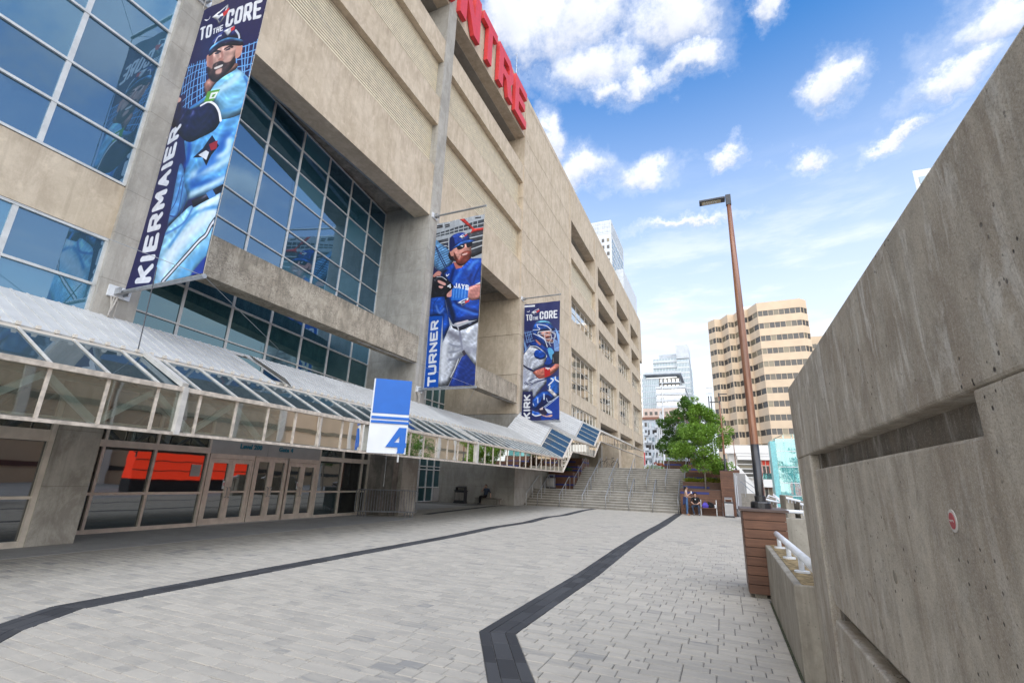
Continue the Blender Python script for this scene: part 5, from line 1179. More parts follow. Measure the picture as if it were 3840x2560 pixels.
# ------------------------------------------------------------ banners
BG = [(26, 28, 78), (170, 175, 182), (42, 48, 98)]
bl_ = [('largest hanging banner, batter in pale blue on navy, KIERMAIER up its side', 6.15), ('hanging banner of a bearded fielder in a royal blue shirt, TURNER up its side', 19.2), ('hanging banner of a crouching catcher in a blue helmet, KIRK up its side', 32.0)]
def banner(i, label, yb):
    t = thing('banner', label, 'banner', (-13.2, yb, 5.6), 'player banners hung from the columns')
    m = banner_image('banner_print_'+'abc'[i], ART[i], BG[i]); nx, nz = 14, 44; x0, x1, z0, z1 = -13.08, -10.22, 5.82, 14.75
    mb = MB(); rr = random.Random(i+5); ph = rr.random()*6
    for side_ in (0, 1):
        vs = []
        for b in range(nz+1):
            for a in range(nx+1):
                u, v = a/nx, b/nz; bow = .10*math.sin(math.pi*u)*math.sin(math.pi*v)+.025*math.sin(7*v+3*u+ph)+.02*math.sin(13*u+2*v+ph)*(1-abs(2*v-1))+.03*math.sin(18*u)*max(0, v-.85)*4
                edge = .035*math.sin(math.pi*v)*(1 if u < .5 else -1)*(abs(2*u-1)**3)
                vs.append((x0+(x1-x0)*u+edge, yb-bow+(.012 if side_ else 0), z0+(z1-z0)*v))
        fs = [(b*(nx+1)+a, b*(nx+1)+a+1, (b+1)*(nx+1)+a+1, (b+1)*(nx+1)+a) for b in range(nz) for a in range(nx)]
        mb.add(vs, fs if not side_ else [f[::-1] for f in fs])
    o = mb.build('printed_cloth', m, t, smooth=True); me = o.data; uvl = me.uv_layers.new(name='uv')
    org = WPOS[o.name]; co = np.empty(len(me.vertices)*3, np.float32); me.vertices.foreach_get('co', co); co = co.reshape(-1, 3)
    li = np.empty(len(me.loops), np.int32); me.loops.foreach_get('vertex_index', li)
    uv = np.stack([(co[li, 0]+org[0]-x0)/(x1-x0), (co[li, 2]+org[2]-z0)/(z1-z0)], 1).astype(np.float32); uvl.data.foreach_set('uv', uv.ravel())
    for z, nm in ((15.25, 'top_pole'), (5.74, 'bottom_pole')):
        MB().tube([(-13.28, yb, z), (-10.14, yb, z)], .055, 10).build(nm, M['steel'], t)
        bp = bx('bracket_plate', M['sign_white'], -13.31, -13.24, yb-.24, yb+.24, z-.14, z+.14, t)
        MB().bar((-13.3, yb-.1, z), (-13.02, yb-.1, z), .04, .16).bar((-13.3, yb+.1, z), (-13.02, yb+.1, z), .04, .16).build('bracket_lug', M['steel'], bp)
    for k in range(11):
        z = 6.2+k*.8
        for xx in (x0-.03, x1+.02): MB().bar((xx, yb, z), (xx, yb, z+.06), .02).build('lacing', M['rope'], t)
    MB().tube([(x0+.02, yb-.02, 14.72), (x0+.02, yb-.02, 15.2)], .01, 4).tube([(x1-.02, yb-.02, 14.72), (x1-.02, yb-.02, 15.2)], .01, 4).tube([(-10.2, yb, 5.8), (-10.2, yb, 15.2)], .008, 4).build('rope', M['rope'], t)
    MB().tube([(-13.24, yb-.15, 5.6), (-13.16, yb-.1, 5.2), (-13.2, yb-.16, 4.95), (-13.1, yb-.12, 5.35), (-13.2, yb-.04, 5.6)], .022, 5).tube([(-13.2, yb-.1, 5.6), (-13.12, yb-.16, 5.1), (-13.16, yb-.04, 5.0), (-13.18, yb-.02, 5.5)], .018, 5).build('rope_coil', M['rope'], t)
    for a, b in (((-10.16, yb, 15.3), (-13.3, yb-5.2, 19.6)), ((-10.16, yb, 15.3), (-13.3, yb+5.2, 19.0)), ((-10.16, yb, 5.74), (-13.3, yb-4.6, 6.9)), ((-10.16, yb, 5.74), (-13.3, yb+4.8, 5.6))):
        MB().tube([a, b], .007, 4).build('stay_wire', M['steel'], t)
for i, (lb, yb) in enumerate(bl_): banner(i, lb, yb)
# ------------------------------------------------------------ concrete walls on the right
wl = thing('concrete_wall', 'massive weathered concrete wall with a deep groove and raised panel, filling the right side', 'wall', (1.0, 2, LOW))
WX = .69
MB().box(WX, 1.5, -4, 5.6, 1.952, 2.66).build('wall_top', M['near'], wl, bevel=.012)
MB().box(WX+.004, 1.5, 4.86, 5.592, LOW, 1.952).build('wall_end', M['near'], wl, bevel=.012)
MB().box(WX+.002, 1.5, -4, 1.80, LOW, 1.952).build('wall_pier', M['near'], wl, bevel=.012)
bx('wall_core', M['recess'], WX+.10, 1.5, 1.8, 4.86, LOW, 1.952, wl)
def raised(name, y0, y1, z0, z1, x, ch=.05):
    mb = MB(); pts = [(y0, z0), (y1-.10 if name == 'raised_panel' else y1, z0)]
    if name == 'raised_panel': pts += [(y1, z0+.06)]
    pts += [(y1, z1), (y0, z1)]
    mb.prism(pts, 'x', x, WX+.11); return mb.build(name, M['near'], wl, bevel=.012)
raised('raised_panel', 1.803, 4.72, .83, 1.822, WX+.012)
raised('lower_panel', 1.803, 4.70, LOW, .725, WX+.004)
bx('wall_notch', M['recess'], WX+.07, WX+.105, 4.72, 4.86, LOW, 1.952, wl)
pk = MB()                                                   # plugged tie holes
for y, z in ((3.85, 1.45), (4.35, 1.05), (2.95, 1.28), (3.35, 1.0)): pk.prism([(y+.022*math.cos(k*math.pi/5), z+.03*math.sin(k*math.pi/5)) for k in range(10)], 'x', WX+.0085, WX+.02)
pk.build('tie_hole_plug', M['low'], wl)
stk = thing('sticker', 'small round white and red sticker on the big concrete wall', 'sticker', (WX+.009, 2.155, 1.57))
cir = lambda r, k=16: [(2.155+r*math.cos(2*math.pi*i/k)*.82, 1.57+r*math.sin(2*math.pi*i/k)) for i in range(k)]
MB().prism(cir(.037), 'x', WX+.0085, WX+.013).build('sticker_base', M['sticker_white'], stk)
MB().prism(cir(.0265), 'x', WX+.0065, WX+.010).build('sticker_disc', M['sticker_red'], stk)
mb = MB()
for k in range(4): mb.bar((WX+.0062, 2.141+.009*k, 1.566+.004*(k % 2)), (WX+.0062, 2.143+.009*k, 1.573), .0018)
mb.build('sticker_mark', M['sticker_white'], stk)
lw = thing('parapet_wall', 'low concrete parapet carrying a white pipe rail beside the big wall', 'wall', (.7, 7, LOW))
MB().box(.53, .98, 5.62, 9.17, LOW, .80).build('wall_body', M['low'], lw, bevel=.015)
bx('lichen_strip', simple('lichen', (.27, .20, .10), .95, 0, .5, 14), .60, .80, 5.65, 9.15, .80, .806, lw)
struct('moss', MB().box(.505, .53, 5.7, 9.0, LOW, -.004), simple('moss_green', (.06, .065, .035), .95, 0, .6, 25))
pr = thing('pipe_rail', 'fat white pipe handrail on short posts along the low parapet', 'railing', (.68, 6, .806))
MB().tube([(.70, 9.10, .975), (.70, 9.05, .985), (.70, 5.64, .985)], [.02, .04, .04], 16).build('pipe', M['railwhite'], pr, smooth=True)
for y in (8.75, 7.55, 6.4):
    MB().tube([(.70, y, .82), (.70, y, .96)], .028, 10).build('post', M['railwhite'], pr, smooth=True)
    MB().lathe([(.075, .807), (.075, .824), (.03, .83)], .70, y, 16).build('post_foot', M['railwhite'], pr)
w2 = thing('cross_wall', 'short pale concrete parapet behind the lamp planter with a white rail on top', 'wall', (1.4, 10.4, LOW))
MB().box(.93, 1.9, 10.3, 10.55, LOW, 1.17).build('wall_body', M['low'], w2, bevel=.01)
MB().tube([(.9, 10.42, 1.28), (1.27, 10.42, 1.28), (1.27, 10.42, 1.17)], .035, 10).build('pipe', M['railwhite'], w2, smooth=True)
struct('low_terrace', MB().box(1.8, 60, 10, 98, LOW-.01, LOW+.05), M['slab'])
# ------------------------------------------------------------ plank boxes
def plank_box(name, label, cat, x0, x1, y0, y1, z0, z1, ph, group=None, blue=(), cap=.0, faces='fl', parent=None, foot=0):
    t = parent or thing(name, label, cat, ((x0+x1)/2, (y0+y1)/2, z0), group)
    bx('core', M['darkwall'], x0+.02, x1-.02, y0+.02, y1-.02, z0, z1-.01, t)
    n = max(1, round((z1-z0)/ph)); h = (z1-z0)/n; g_ = .005
    for k in range(n):
        za, zb = z0+h*k+g_, z0+h*(k+1)-g_
        b = M['bluewood'] if (k in blue) else M['wood']
        if k in blue and len(blue) == 1 and x1-x0 > 2:       # blue inlay over part of the length
            xs = x0+(x1-x0)*rng.uniform(.6, .95); bx('plank', b, x0, xs, y0-.012, y0+.018, za, zb, t); bx('plank', M['wood'], xs+.004, x1, y0-.012, y0+.018, za, zb, t)
        else: bx('plank', b, x0, x1, y0-.012, y0+.018, za, zb, t)
        if 'l' in faces: bx('plank', M['wood'], x0-.012, x0+.018, y0+.02, y1, za, zb, t)
        if 'r' in faces: bx('plank', b, x1-.018, x1+.012, y0+.02, y1, za, zb, t)
    if cap: bx('cap_board', M['cap'], x0-cap, x1+cap, y0-cap, y1+cap, z1+.001, z1+.036, t)
    return t
p1 = plank_box('lamp_planter', 'tall dark plank-clad box under the near lamp post', 'planter', .25, .875, 9.2, 10.25, .06, 1.30, .138, cap=.045)
for x in (.34, .72): MB().prism([(x, LOW), (x+.12, LOW), (x+.15, .06), (x-.03, .06)], 'y', 9.26, 9.4).build('foot', M['low'], p1)
def lamp_post(label, x, y, z0, ztop, blk, r0, r1, heads, grp='lamp posts'):
    t = thing('lamp_post', label, 'lamp post', (x, y, z0), grp)
    MB().lathe([(r0*2.35, z0), (r0*2.35, z0+.085), (r0*2.1, z0+.11), (r0*1.3, z0+.115), (r0*1.3, z0+.20), (r0*1.04, z0+.21)], x, y, 20).build('base_flange', M['black'], t)
    MB().lathe([(r0*1.03, z0+.2), (r0*1.02, z0+blk)], x, y, 16).build('lower_sleeve', M['black'], t, smooth=True)
    MB().lathe([(r0, z0+blk), (r0*.97, z0+blk+.5*(ztop-z0-blk)), (r1, ztop)], x, y, 16).build('pole', M['post'], t, smooth=True)
    for d, zh, ln in heads:
        h = MB().box(min(x+d*.06, x+d*(ln)), max(x+d*.06, x+d*ln), y-.09, y+.09, zh+.02, zh+.065); h.box(min(x-.05, x+.05), x+.05, y-.045, y+.045, zh-.12, zh+.12)
        ho = h.build('lamp_head', M['dark_metal'], t, bevel=.008)
        bx('lens', M['lamp_lens'], min(x+d*.14, x+d*(ln-.05)), max(x+d*.14, x+d*(ln-.05)), y-.06, y+.06, zh+.012, zh+.022, ho)
        leds = MB()
        for a in range(6):
            for b in (-1, 1):
                xx = x+d*(ln-.10-.045*a); leds.box(xx-.012, xx+.012, y+b*.025-.012, y+b*.025+.012, zh+.004, zh+.012)
        leds.build('led_block', M['sign_white'], ho)
    return t
lamp_post('tall reddish-brown lamp post with black foot, standing on the near plank box', .56, 9.68, 1.338, 7.33, 1.08, .069, .042, [(-1, 7.40, .56)])
# ------------------------------------------------------------ stairs
sc = thing('staircase', 'wide pale concrete stairs climbing in two flights beside the stadium', 'stairs', (-8, 36, LOW))
RI, TR = .1657, .335
for i in range(7):
    y = 33.62+TR*i; x = -13.3
    while x < -2.70:
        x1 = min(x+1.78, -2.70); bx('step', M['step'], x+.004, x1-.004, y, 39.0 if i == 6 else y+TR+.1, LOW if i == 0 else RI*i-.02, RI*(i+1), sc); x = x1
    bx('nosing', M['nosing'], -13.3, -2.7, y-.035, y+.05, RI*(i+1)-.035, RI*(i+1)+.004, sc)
for i in range(11):
    y = 38.4+TR*i; x = -11.05; z = 1.16
    while x < -2.62:
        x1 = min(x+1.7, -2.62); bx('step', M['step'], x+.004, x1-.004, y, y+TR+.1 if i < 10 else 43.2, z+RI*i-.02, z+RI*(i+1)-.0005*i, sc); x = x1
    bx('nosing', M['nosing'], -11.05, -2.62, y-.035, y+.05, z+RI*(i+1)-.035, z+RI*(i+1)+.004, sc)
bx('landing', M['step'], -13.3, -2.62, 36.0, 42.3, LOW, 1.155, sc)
def handrail(x, y0, z0, y1, z1, label, grp, zf0):
    t = thing('handrail', label, 'handrail', (x, y0, zf0), grp)
    MB().tube([(x, y0-.05, zf0), (x, y0-.05, z0-.05), (x, y0, z0), (x, y1, z1), (x, y1+.22, z1+.02), (x, y1+.3, z1-.06), (x, y1+.3, z1-.86)], .024, 8).build('rail', M['steel'], t, smooth=True)
    for f in (.33, .66):
        y = y0+(y1-y0)*f; z = z0+(z1-z0)*f; MB().tube([(x, y, z), (x, y, z-.88)], .02, 6).build('post', M['steel'], t)
    return t
ords = ['leftmost', 'second from left', 'third from left', 'fourth from left', 'fifth from left', 'sixth from left', 'rightmost']
for i, x in enumerate((-12.3, -10.68, -9.04, -7.42, -5.88, -4.36, -2.78)): handrail(x, 33.6, .85, 35.85, 2.05, ords[i]+' of the steel handrails on the lower flight of stairs', 'lower flight handrails', 0)
for i, x in enumerate((-11.0, -9.65, -8.2, -6.8, -5.38, -4.0, -2.66)): handrail(x, 38.45, 2.05, 42.0, 3.76, ords[i]+' of the steel handrails on the upper flight of stairs', 'upper flight handrails', 1.16)
wr = thing('wall_handrail', 'steel handrail fixed along the concrete wall left of the stairs', 'handrail', (-13.1, 33.5, 0))
MB().tube([(-13.1, 33.4, 0), (-13.1, 33.4, .85), (-13.1, 33.5, .9), (-13.1, 35.9, 2.08), (-13.1, 36.4, 2.1), (-13.1, 36.45, 2.0), (-13.1, 36.45, 1.15)], .024, 8).tube([(-13.1, 34.6, 1.44), (-13.1, 34.6, .5)], .02, 6).build('rail', M['steel'], wr)
# plank terraces left and right of the stairs
tl = plank_box('stepped_planter', 'stepped plank planter in the shade left of the upper stairs', 'planter', -13.2, -11.15, 38.5, 39.8, 1.16, 2.46, .13, blue=(2, 7), faces='r')
plank_box('', '', '', -13.2, -11.1, 39.81, 41.2, 1.16, 3.1, .13, blue=(11, 13), faces='r', parent=tl)
plank_box('', '', '', -13.2, -11.1, 41.21, 43.6, 2.0, 3.72, .13, blue=(10,), faces='r', parent=tl)
tr_ = plank_box('stepped_planter', 'stepped plank planter with blue boards behind the bench, right of the stairs', 'planter', -2.6, -.2, 33.42, 35.58, -.02, 1.50, .138, blue=(9,), cap=.03)
plank_box('', '', '', -2.55, -.2, 35.6, 37.3, .2, 1.98, .138, blue=(10,), parent=tr_); plank_box('', '', '', -2.45, -.2, 37.32, 39.8, .4, 2.6, .138, blue=(13,), cap=.02, parent=tr_)
plank_box('', '', '', -2.4, .05, 39.82, 42.2, .6, 3.28, .138, blue=(16,), cap=.02, parent=tr_); plank_box('', '', '', -4.6, -2.45, 44.2, 45.2, 2.97, 3.75, .13, blue=(3,), parent=tr_)
plank_box('', '', '', -2.4, .05, 42.3, 44.5, .6, 3.9, .138, blue=(20,), parent=tr_)
bx('soil', M['soil'], -2.5, -.25, 33.5, 35.5, 1.5, 1.53, tr_)
pp = plank_box('plank_pier', 'tall plank-clad pier beside the bench with a lamp post on top', 'pier', -.17, .56, 33.2, 36.5, 0, 2.66, .148, faces='r', cap=.02)
lamp_post('lamp post on the plank pier behind the tree, with two arms', .17, 34.4, 2.70, 7.65, 1.05, .062, .04, [(1, 7.62, .5), (-1, 7.1, .6)])
lamp_post('thin rusty lamp post on a plank box, farther away by the white building', 1.15, 50.0, 3.32, 6.05, .35, .04, .03, [(1, 6.1, .3)])
pl3 = plank_box('plank_box', 'small plank box on a concrete pillar under the thin lamp post', 'planter', .86, 1.42, 49.7, 50.3, 3.02, 3.3, .14)
MB().box(.95, 1.35, 49.8, 50.2, LOW, 3.02).build('pillar', M['low'], pl3)
sp = thing('concrete_pillar', 'pale concrete pillar with pipes just right of the plank pier', 'pillar', (1.0, 41.6, LOW))
MB().box(.82, 1.14, 41.5, 42.0, LOW, 2.8).build('shaft', M['slab'], sp); MB().tube([(.78, 41.45, .2), (.78, 41.45, 1.4), (.84, 41.45, 2.7)], .04, 6).tube([(.9, 41.4, .2), (.9, 41.4, 2.0), (.96, 41.4, 2.6)], .03, 6).build('pipe', M['sign_white'], sp)
s2 = thing('side_stairs', 'narrow concrete stairs with steel rails in front of the white building', 'stairs', (1.9, 45, LOW))
for i in range(8): bx('step', M['step'], 1.15, 2.6, 43+.32*i, 46.2, LOW if i == 0 else .15+.14*i, .3+.14*i, s2)
MB().tube([(1.2, 46, 2.3), (2.1, 43, 1.35), (2.1, 43, .4)], .025, 6).tube([(1.6, 46.2, 2.35), (2.5, 43.2, 1.5)], .025, 6).tube([(1.55, 44.8, .5), (1.55, 44.8, 1.9)], .02, 5).build('rail', M['steel'], s2)
# ramp walls with white rails lower down
for i, (x0, x1, y, z, lb) in enumerate(((2.44, 2.74, 25.0, 1.43, 'tallest of the grey ramp wall ends right of the near lamp'), (2.96, 3.3, 25.1, 1.2, 'grey ramp wall end close against the big wall'), (1.95, 2.3, 28, 1.25, 'grey ramp wall end just right of the near lamp foot'), (1.55, 1.8, 27, 1.35, 'small grey ramp wall end behind the near lamp foot'))):
    t = thing('ramp_wall', lb, 'wall', (x0, y, LOW), 'ramp walls'); MB().box(x0, x1, y, y+2.5, LOW, z).build('wall_body', M['low'], t, bevel=.01)
    MB().tube([(x0+.02, y-.1, z-.1), (x1+.25, y-.15, z-.22)], .05, 8).build('pipe', M['railwhite'], t)
    for k in range(3): MB().tube([(x0+.1+k*.13, y-.12, z-.15), (x0+.1+k*.13, y-.02, z-.3)], .025, 6).build('post', M['railwhite'], t)
rl = thing('ramp_rail', 'white sloping ramp rail below the glass lift tower', 'railing', (2.4, 30, LOW))
MB().tube([(1.9, 30, .9), (2.15, 30, 1.35), (2.5, 30, 1.25), (2.9, 30, .85)], .04, 8).tube([(2.6, 33, 1.4), (3.1, 33, 1.0)], .04, 8).tube([(2.15, 30, LOW), (2.15, 30, 1.3)], .03, 6).tube([(2.5, 30, LOW), (2.5, 30, 1.2)], .03, 6).build('pipe', M['railwhite'], rl)
# ------------------------------------------------------------ bench, bins, bags, barriers, bicycle
bn = thing('slatted_bench', 'plank bench with backrest and steel legs in front of the stepped planter', 'bench', (-1.4, 32.9, 0))
for k in range(4): bx('seat_slat', M['wood'], -2.28, -.5, 32.62+.115*k, 32.72+.115*k, .43, .465, bn)
for k in range(3): bx('back_slat', M['wood'], -2.28, -.5, 33.12+.02*k, 33.15+.02*k, .56+.125*k, .665+.125*k, bn)
for x in (-2.2, -1.4, -.52): MB().bar((x, 32.64, 0), (x, 32.64, .43), .045).bar((x, 33.08, 0), (x, 33.16, .92), .045).bar((x, 32.64, .42), (x, 33.1, .42), .04).build('leg', M['steel'], bn)
bx('arm_plate', M['sign_white'], -.62, -.54, 32.75, 32.9, .47, .66, bn)
def bin_(label, x, y, z, mat, w_=.48, h=1.08, hood=True):
    t = thing('litter_bin', label, 'litter bin', (x, y, z), 'litter bins')
    MB().box(x-w_/2, x+w_/2, y-.22, y+.22, z+.06, z+.8).build('body', mat, t, bevel=.02)
    MB().box(x-w_/2+.04, x+w_/2-.04, y-.235, y-.222, z+.2, z+.72).build('door', M['panelgrey'] if mat is not M['dark_metal'] else M['dark'], t)
    MB().box(x-w_/2-.03, x+w_/2+.03, y-.24, y+.24, z, z+.1).build('plinth', M['dark_metal'], t)
    MB().box(x-w_/2-.02, x+w_/2+.02, y-.24, y+.24, z+.8, z+.87).build('lid', M['dark_metal'], t)
    for sx_ in (-1, 1): bx('hood_side', mat, x+sx_*(w_/2-.05)-.012, x+sx_*(w_/2-.05)+.012, y-.16, y+.2, z+.87, z+h-.02, t)
    MB().add([(x-w_/2+.03, y-.2, z+h-.06), (x+w_/2-.03, y-.2, z+h-.06), (x+w_/2-.03, y+.22, z+h+.02), (x-w_/2+.03, y+.22, z+h+.02), (x-w_/2+.03, y-.2, z+h-.03), (x+w_/2-.03, y-.2, z+h-.03), (x+w_/2-.03, y+.22, z+h+.05), (x-w_/2+.03, y+.22, z+h+.05)], [(0, 3, 2, 1), (4, 5, 6, 7), (0, 1, 5, 4), (1, 2, 6, 5), (2, 3, 7, 6), (3, 0, 4, 7)]).build('hood', mat, t)
bin_('pale steel litter bin at the foot of the plank pier', .17, 32.5, 0, M['steel'])
bin_('dark litter bin with a slanted hood against the shaded wall near the seated man', -17.3, 31.3, 0, M['dark_metal'], .8, 1.1)
bin_('grey litter bin in a frame on the stair landing by the planter', -12.65, 37.6, 1.16, M['steel'], .6, 1.05)
cb = thing('stone_bench', 'low dark bench on two block legs against the shaded wall', 'bench', (-15.2, 31.6, 0))
bx('seat', M['dark'], -16.2, -14.2, 31.35, 31.85, .36, .45, cb)
for x in (-16.0, -14.55): bx('leg', M['dark'], x, x+.22, 31.4, 31.8, 0, .36, cb)
bg1 = thing('shopping_bag', 'violet blue carrier bag on the plank bench', 'bag', (-1.12, 32.8, .466))
MB().add([(-1.28, 32.68, .466), (-.98, 32.68, .466), (-.98, 32.95, .466), (-1.28, 32.95, .466), (-1.22, 32.78, .76), (-1.06, 32.76, .74), (-1.05, 32.88, .75), (-1.2, 32.87, .77), (-1.32, 32.66, .6), (-.95, 32.66, .59), (-.96, 32.97, .6), (-1.3, 32.97, .61)],
   [(0, 3, 2, 1), (0, 1, 9, 8), (1, 2, 10, 9), (2, 3, 11, 10), (3, 0, 8, 11), (8, 9, 5, 4), (9, 10, 6, 5), (10, 11, 7, 6), (11, 8, 4, 7), (4, 5, 6, 7)]).build('bag_body', M['violet'], bg1)
MB().tube([(-1.2, 32.82, .75), (-1.16, 32.82, .86), (-1.1, 32.82, .74)], .01, 5).build('handle', M['violet'], bg1)
bg2 = thing('backpack', 'black backpack slumped on the plank bench beside the violet bag', 'bag', (-.86, 32.85, .466))
b_ = MB().box(-1.02, -.68, 32.7, 33.0, .466, .78).build('pack_body', M['blackcloth'], bg2, bevel=.09); b_.rotation_euler = (0, R(22), 0)
MB().tube([(-1.0, 32.72, .84), (-.8, 32.68, .74), (-.6, 32.7, .55)], .018, 5).build('strap', M['blackcloth'], bg2)
bord = ['frontmost', 'second from the front', 'third from the front', 'rearmost']
ba, bb = Vector((-14.15, 16.95, 0)), Vector((-12.35, 18.3, 0)); bd = (bb-ba).normalized(); bnn = Vector((bd.y, -bd.x, 0)); BL = (bb-ba).length
def barrier(i):
    o = bnn*(-.09*i)+bd*(-.11*i+.1); a = ba+o; b = bb+o
    t = thing('crowd_barrier', bord[i]+' of the nested galvanised crowd barriers by the entrance column', 'barrier', tuple(a), 'nested crowd barriers')
    MB().tube([a+Vector((0, 0, .2)), a+Vector((0, 0, 1.02)), a+bd*.06+Vector((0, 0, 1.08)), b-bd*.06+Vector((0, 0, 1.08)), b+Vector((0, 0, 1.02)), b+Vector((0, 0, .2)), a+Vector((0, 0, .2))], .019, 7).build('frame', M['barrier'], t)
    key = 'barrier_bar'
    if key not in BOXC: BOXC[key] = MB().tube([(0, 0, -.43), (0, 0, .43)], .0115, 5, cap=False).mesh('upright_bar', M['barrier'])
    for k in range(1, 20): p = a+bd*(BL*k/20); link(bpy.data.objects.new('upright_bar', BOXC[key]), (p.x, p.y, .64), t)
    for q in (a+bd*.15, b-bd*.15): MB().bar(q-bnn*.28+Vector((0, 0, .015)), q+bnn*.28+Vector((0, 0, .015)), .05, .02).bar(q, q+Vector((0, 0, .21)), .035).build('foot', M['barrier'], t)
for i in range(4): barrier(i)
bk = thing('bicycle', 'dark bicycle parked at the head of the stairs against the stadium', 'bicycle', (-9.3, 44.0, 2.97))
def wheel(x, y, r=.33):
    pts = [(x+r*math.cos(k*math.pi/9), y, 3.31+r*math.sin(k*math.pi/9)) for k in range(19)]; MB().tube(pts, .022, 5, cap=False).build('wheel', M['black'], bk)
wheel(-9.85, 44); wheel(-8.8, 44)
MB().tube([(-9.85, 44, 3.31), (-9.6, 44, 3.82), (-9.05, 44, 3.78), (-9.35, 44, 3.3), (-9.62, 44, 3.8)], .02, 5).tube([(-9.35, 44, 3.3), (-8.8, 44, 3.31), (-9.03, 44, 3.8)], .018, 5).build('frame', M['dark_metal'], bk)
MB().tube([(-9.6, 43.75, 4.0), (-9.6, 44, 3.95), (-9.6, 44.25, 4.0)], .016, 5).tube([(-9.6, 44, 3.8), (-9.6, 44, 3.96)], .016, 5).build('handlebar', M['steel'], bk); bx('saddle', M['black'], -9.12, -8.88, 43.93, 44.07, 3.88, 3.93, bk)
# ------------------------------------------------------------ people
def skin_mesh(name, J, E, root, parts, mats, subdiv=2):
    """one continuous body grown along a joint skeleton; faces take the cloth of their nearest bone"""
    names = list(J); me = bpy.data.meshes.new(name); me.from_pydata([J[n][0] for n in names], [(names.index(a), names.index(b)) for a, b in E], [])
    o = bpy.data.objects.new(name, me); col.objects.link(o)
    o.modifiers.new('skin', 'SKIN'); sv_ = me.skin_vertices[0].data if me.skin_vertices else None
    if sv_ is None: me.skin_vertices.new() if hasattr(me.skin_vertices, 'new') else None; sv_ = me.skin_vertices[0].data
    for i, n in enumerate(names):
        r = J[n][1]; sv_[i].radius = r if isinstance(r, tuple) else (r, r); sv_[i].use_root = (n == root)
    sb = o.modifiers.new('sub', 'SUBSURF'); sb.levels = sb.render_levels = subdiv
    dg = bpy.context.evaluated_depsgraph_get(); dg.update(); m2 = bpy.data.meshes.new_from_object(o.evaluated_get(dg)); bpy.data.objects.remove(o)
    m2.materials.clear()
    for m in mats: m2.materials.append(m)
    segs_ = [(Vector(J[a][0]), Vector(J[b][0]), parts.get((a, b), 0)) for a, b in E]
    for p in m2.polygons:
        c = p.center; best = None
        for a, b, mi in segs_:
            d = b-a; t = max(0, min(1, (c-a).dot(d)/max(d.dot(d), 1e-9))); q = (c-a-d*t).length
            if best is None or q < best[0]: best = (q, mi)
        p.material_index = best[1]; p.use_smooth = True
    m2.name = name; return m2
def ball(name, mat, c, r, parent, sc_=(1, 1, 1), zcut=None, seg=14):
    mb = MB(); vs = []; n = 9
    for i in range(n+1):
        th = math.pi*i/n
        for k in range(seg): vs.append((c[0]+r*sc_[0]*math.sin(th)*math.cos(2*math.pi*k/seg), c[1]+r*sc_[1]*math.sin(th)*math.sin(2*math.pi*k/seg), c[2]+r*sc_[2]*math.cos(th)))
    fs = [(i*seg+k, (i+1)*seg+k, (i+1)*seg+(k+1) % seg, i*seg+(k+1) % seg) for i in range(n) for k in range(seg)]
    if zcut is not None: fs = [f for f in fs if all(zcut(vs[j]) for j in f)]
    return mb.add(vs, fs).build(name, mat, parent, smooth=True)
def fingers(J, E, parts, hand, wrist, d, side_, mi, curl=.5):
    """five unequal, bent fingers growing from a palm"""
    w_ = Vector(wrist); d = Vector(d).normalized(); s_ = Vector(side_).normalized(); n = d.cross(s_)
    palm = w_+d*.055; J[hand+'_palm'] = (palm, (.036, .018)); E.append((hand, hand+'_palm')); parts[(hand, hand+'_palm')] = mi
    for k, (off, ln) in enumerate(((-.03, .062), (-.01, .075), (.01, .07), (.03, .055))):
        a = palm+s_*off+d*.03; b = a+d*ln*.55+n*ln*.2*curl; c = b+d*ln*.4+n*ln*.55*curl
        for q, p in (('a', a), ('b', b), ('c', c)): J[f'{hand}_f{k}{q}'] = (p, .0095)
        for x_, y_ in ((hand+'_palm', f'{hand}_f{k}a'), (f'{hand}_f{k}a', f'{hand}_f{k}b'), (f'{hand}_f{k}b', f'{hand}_f{k}c')): E.append((x_, y_)); parts[(x_, y_)] = mi
    a = w_+d*.025-s_*.035; b = a+d*.03-s_*.022
    J[hand+'_ta'] = (a, .012); J[hand+'_tb'] = (b, .0105)
    for x_, y_ in ((hand, hand+'_ta'), (hand+'_ta', hand+'_tb')): E.append((x_, y_)); parts[(x_, y_)] = mi
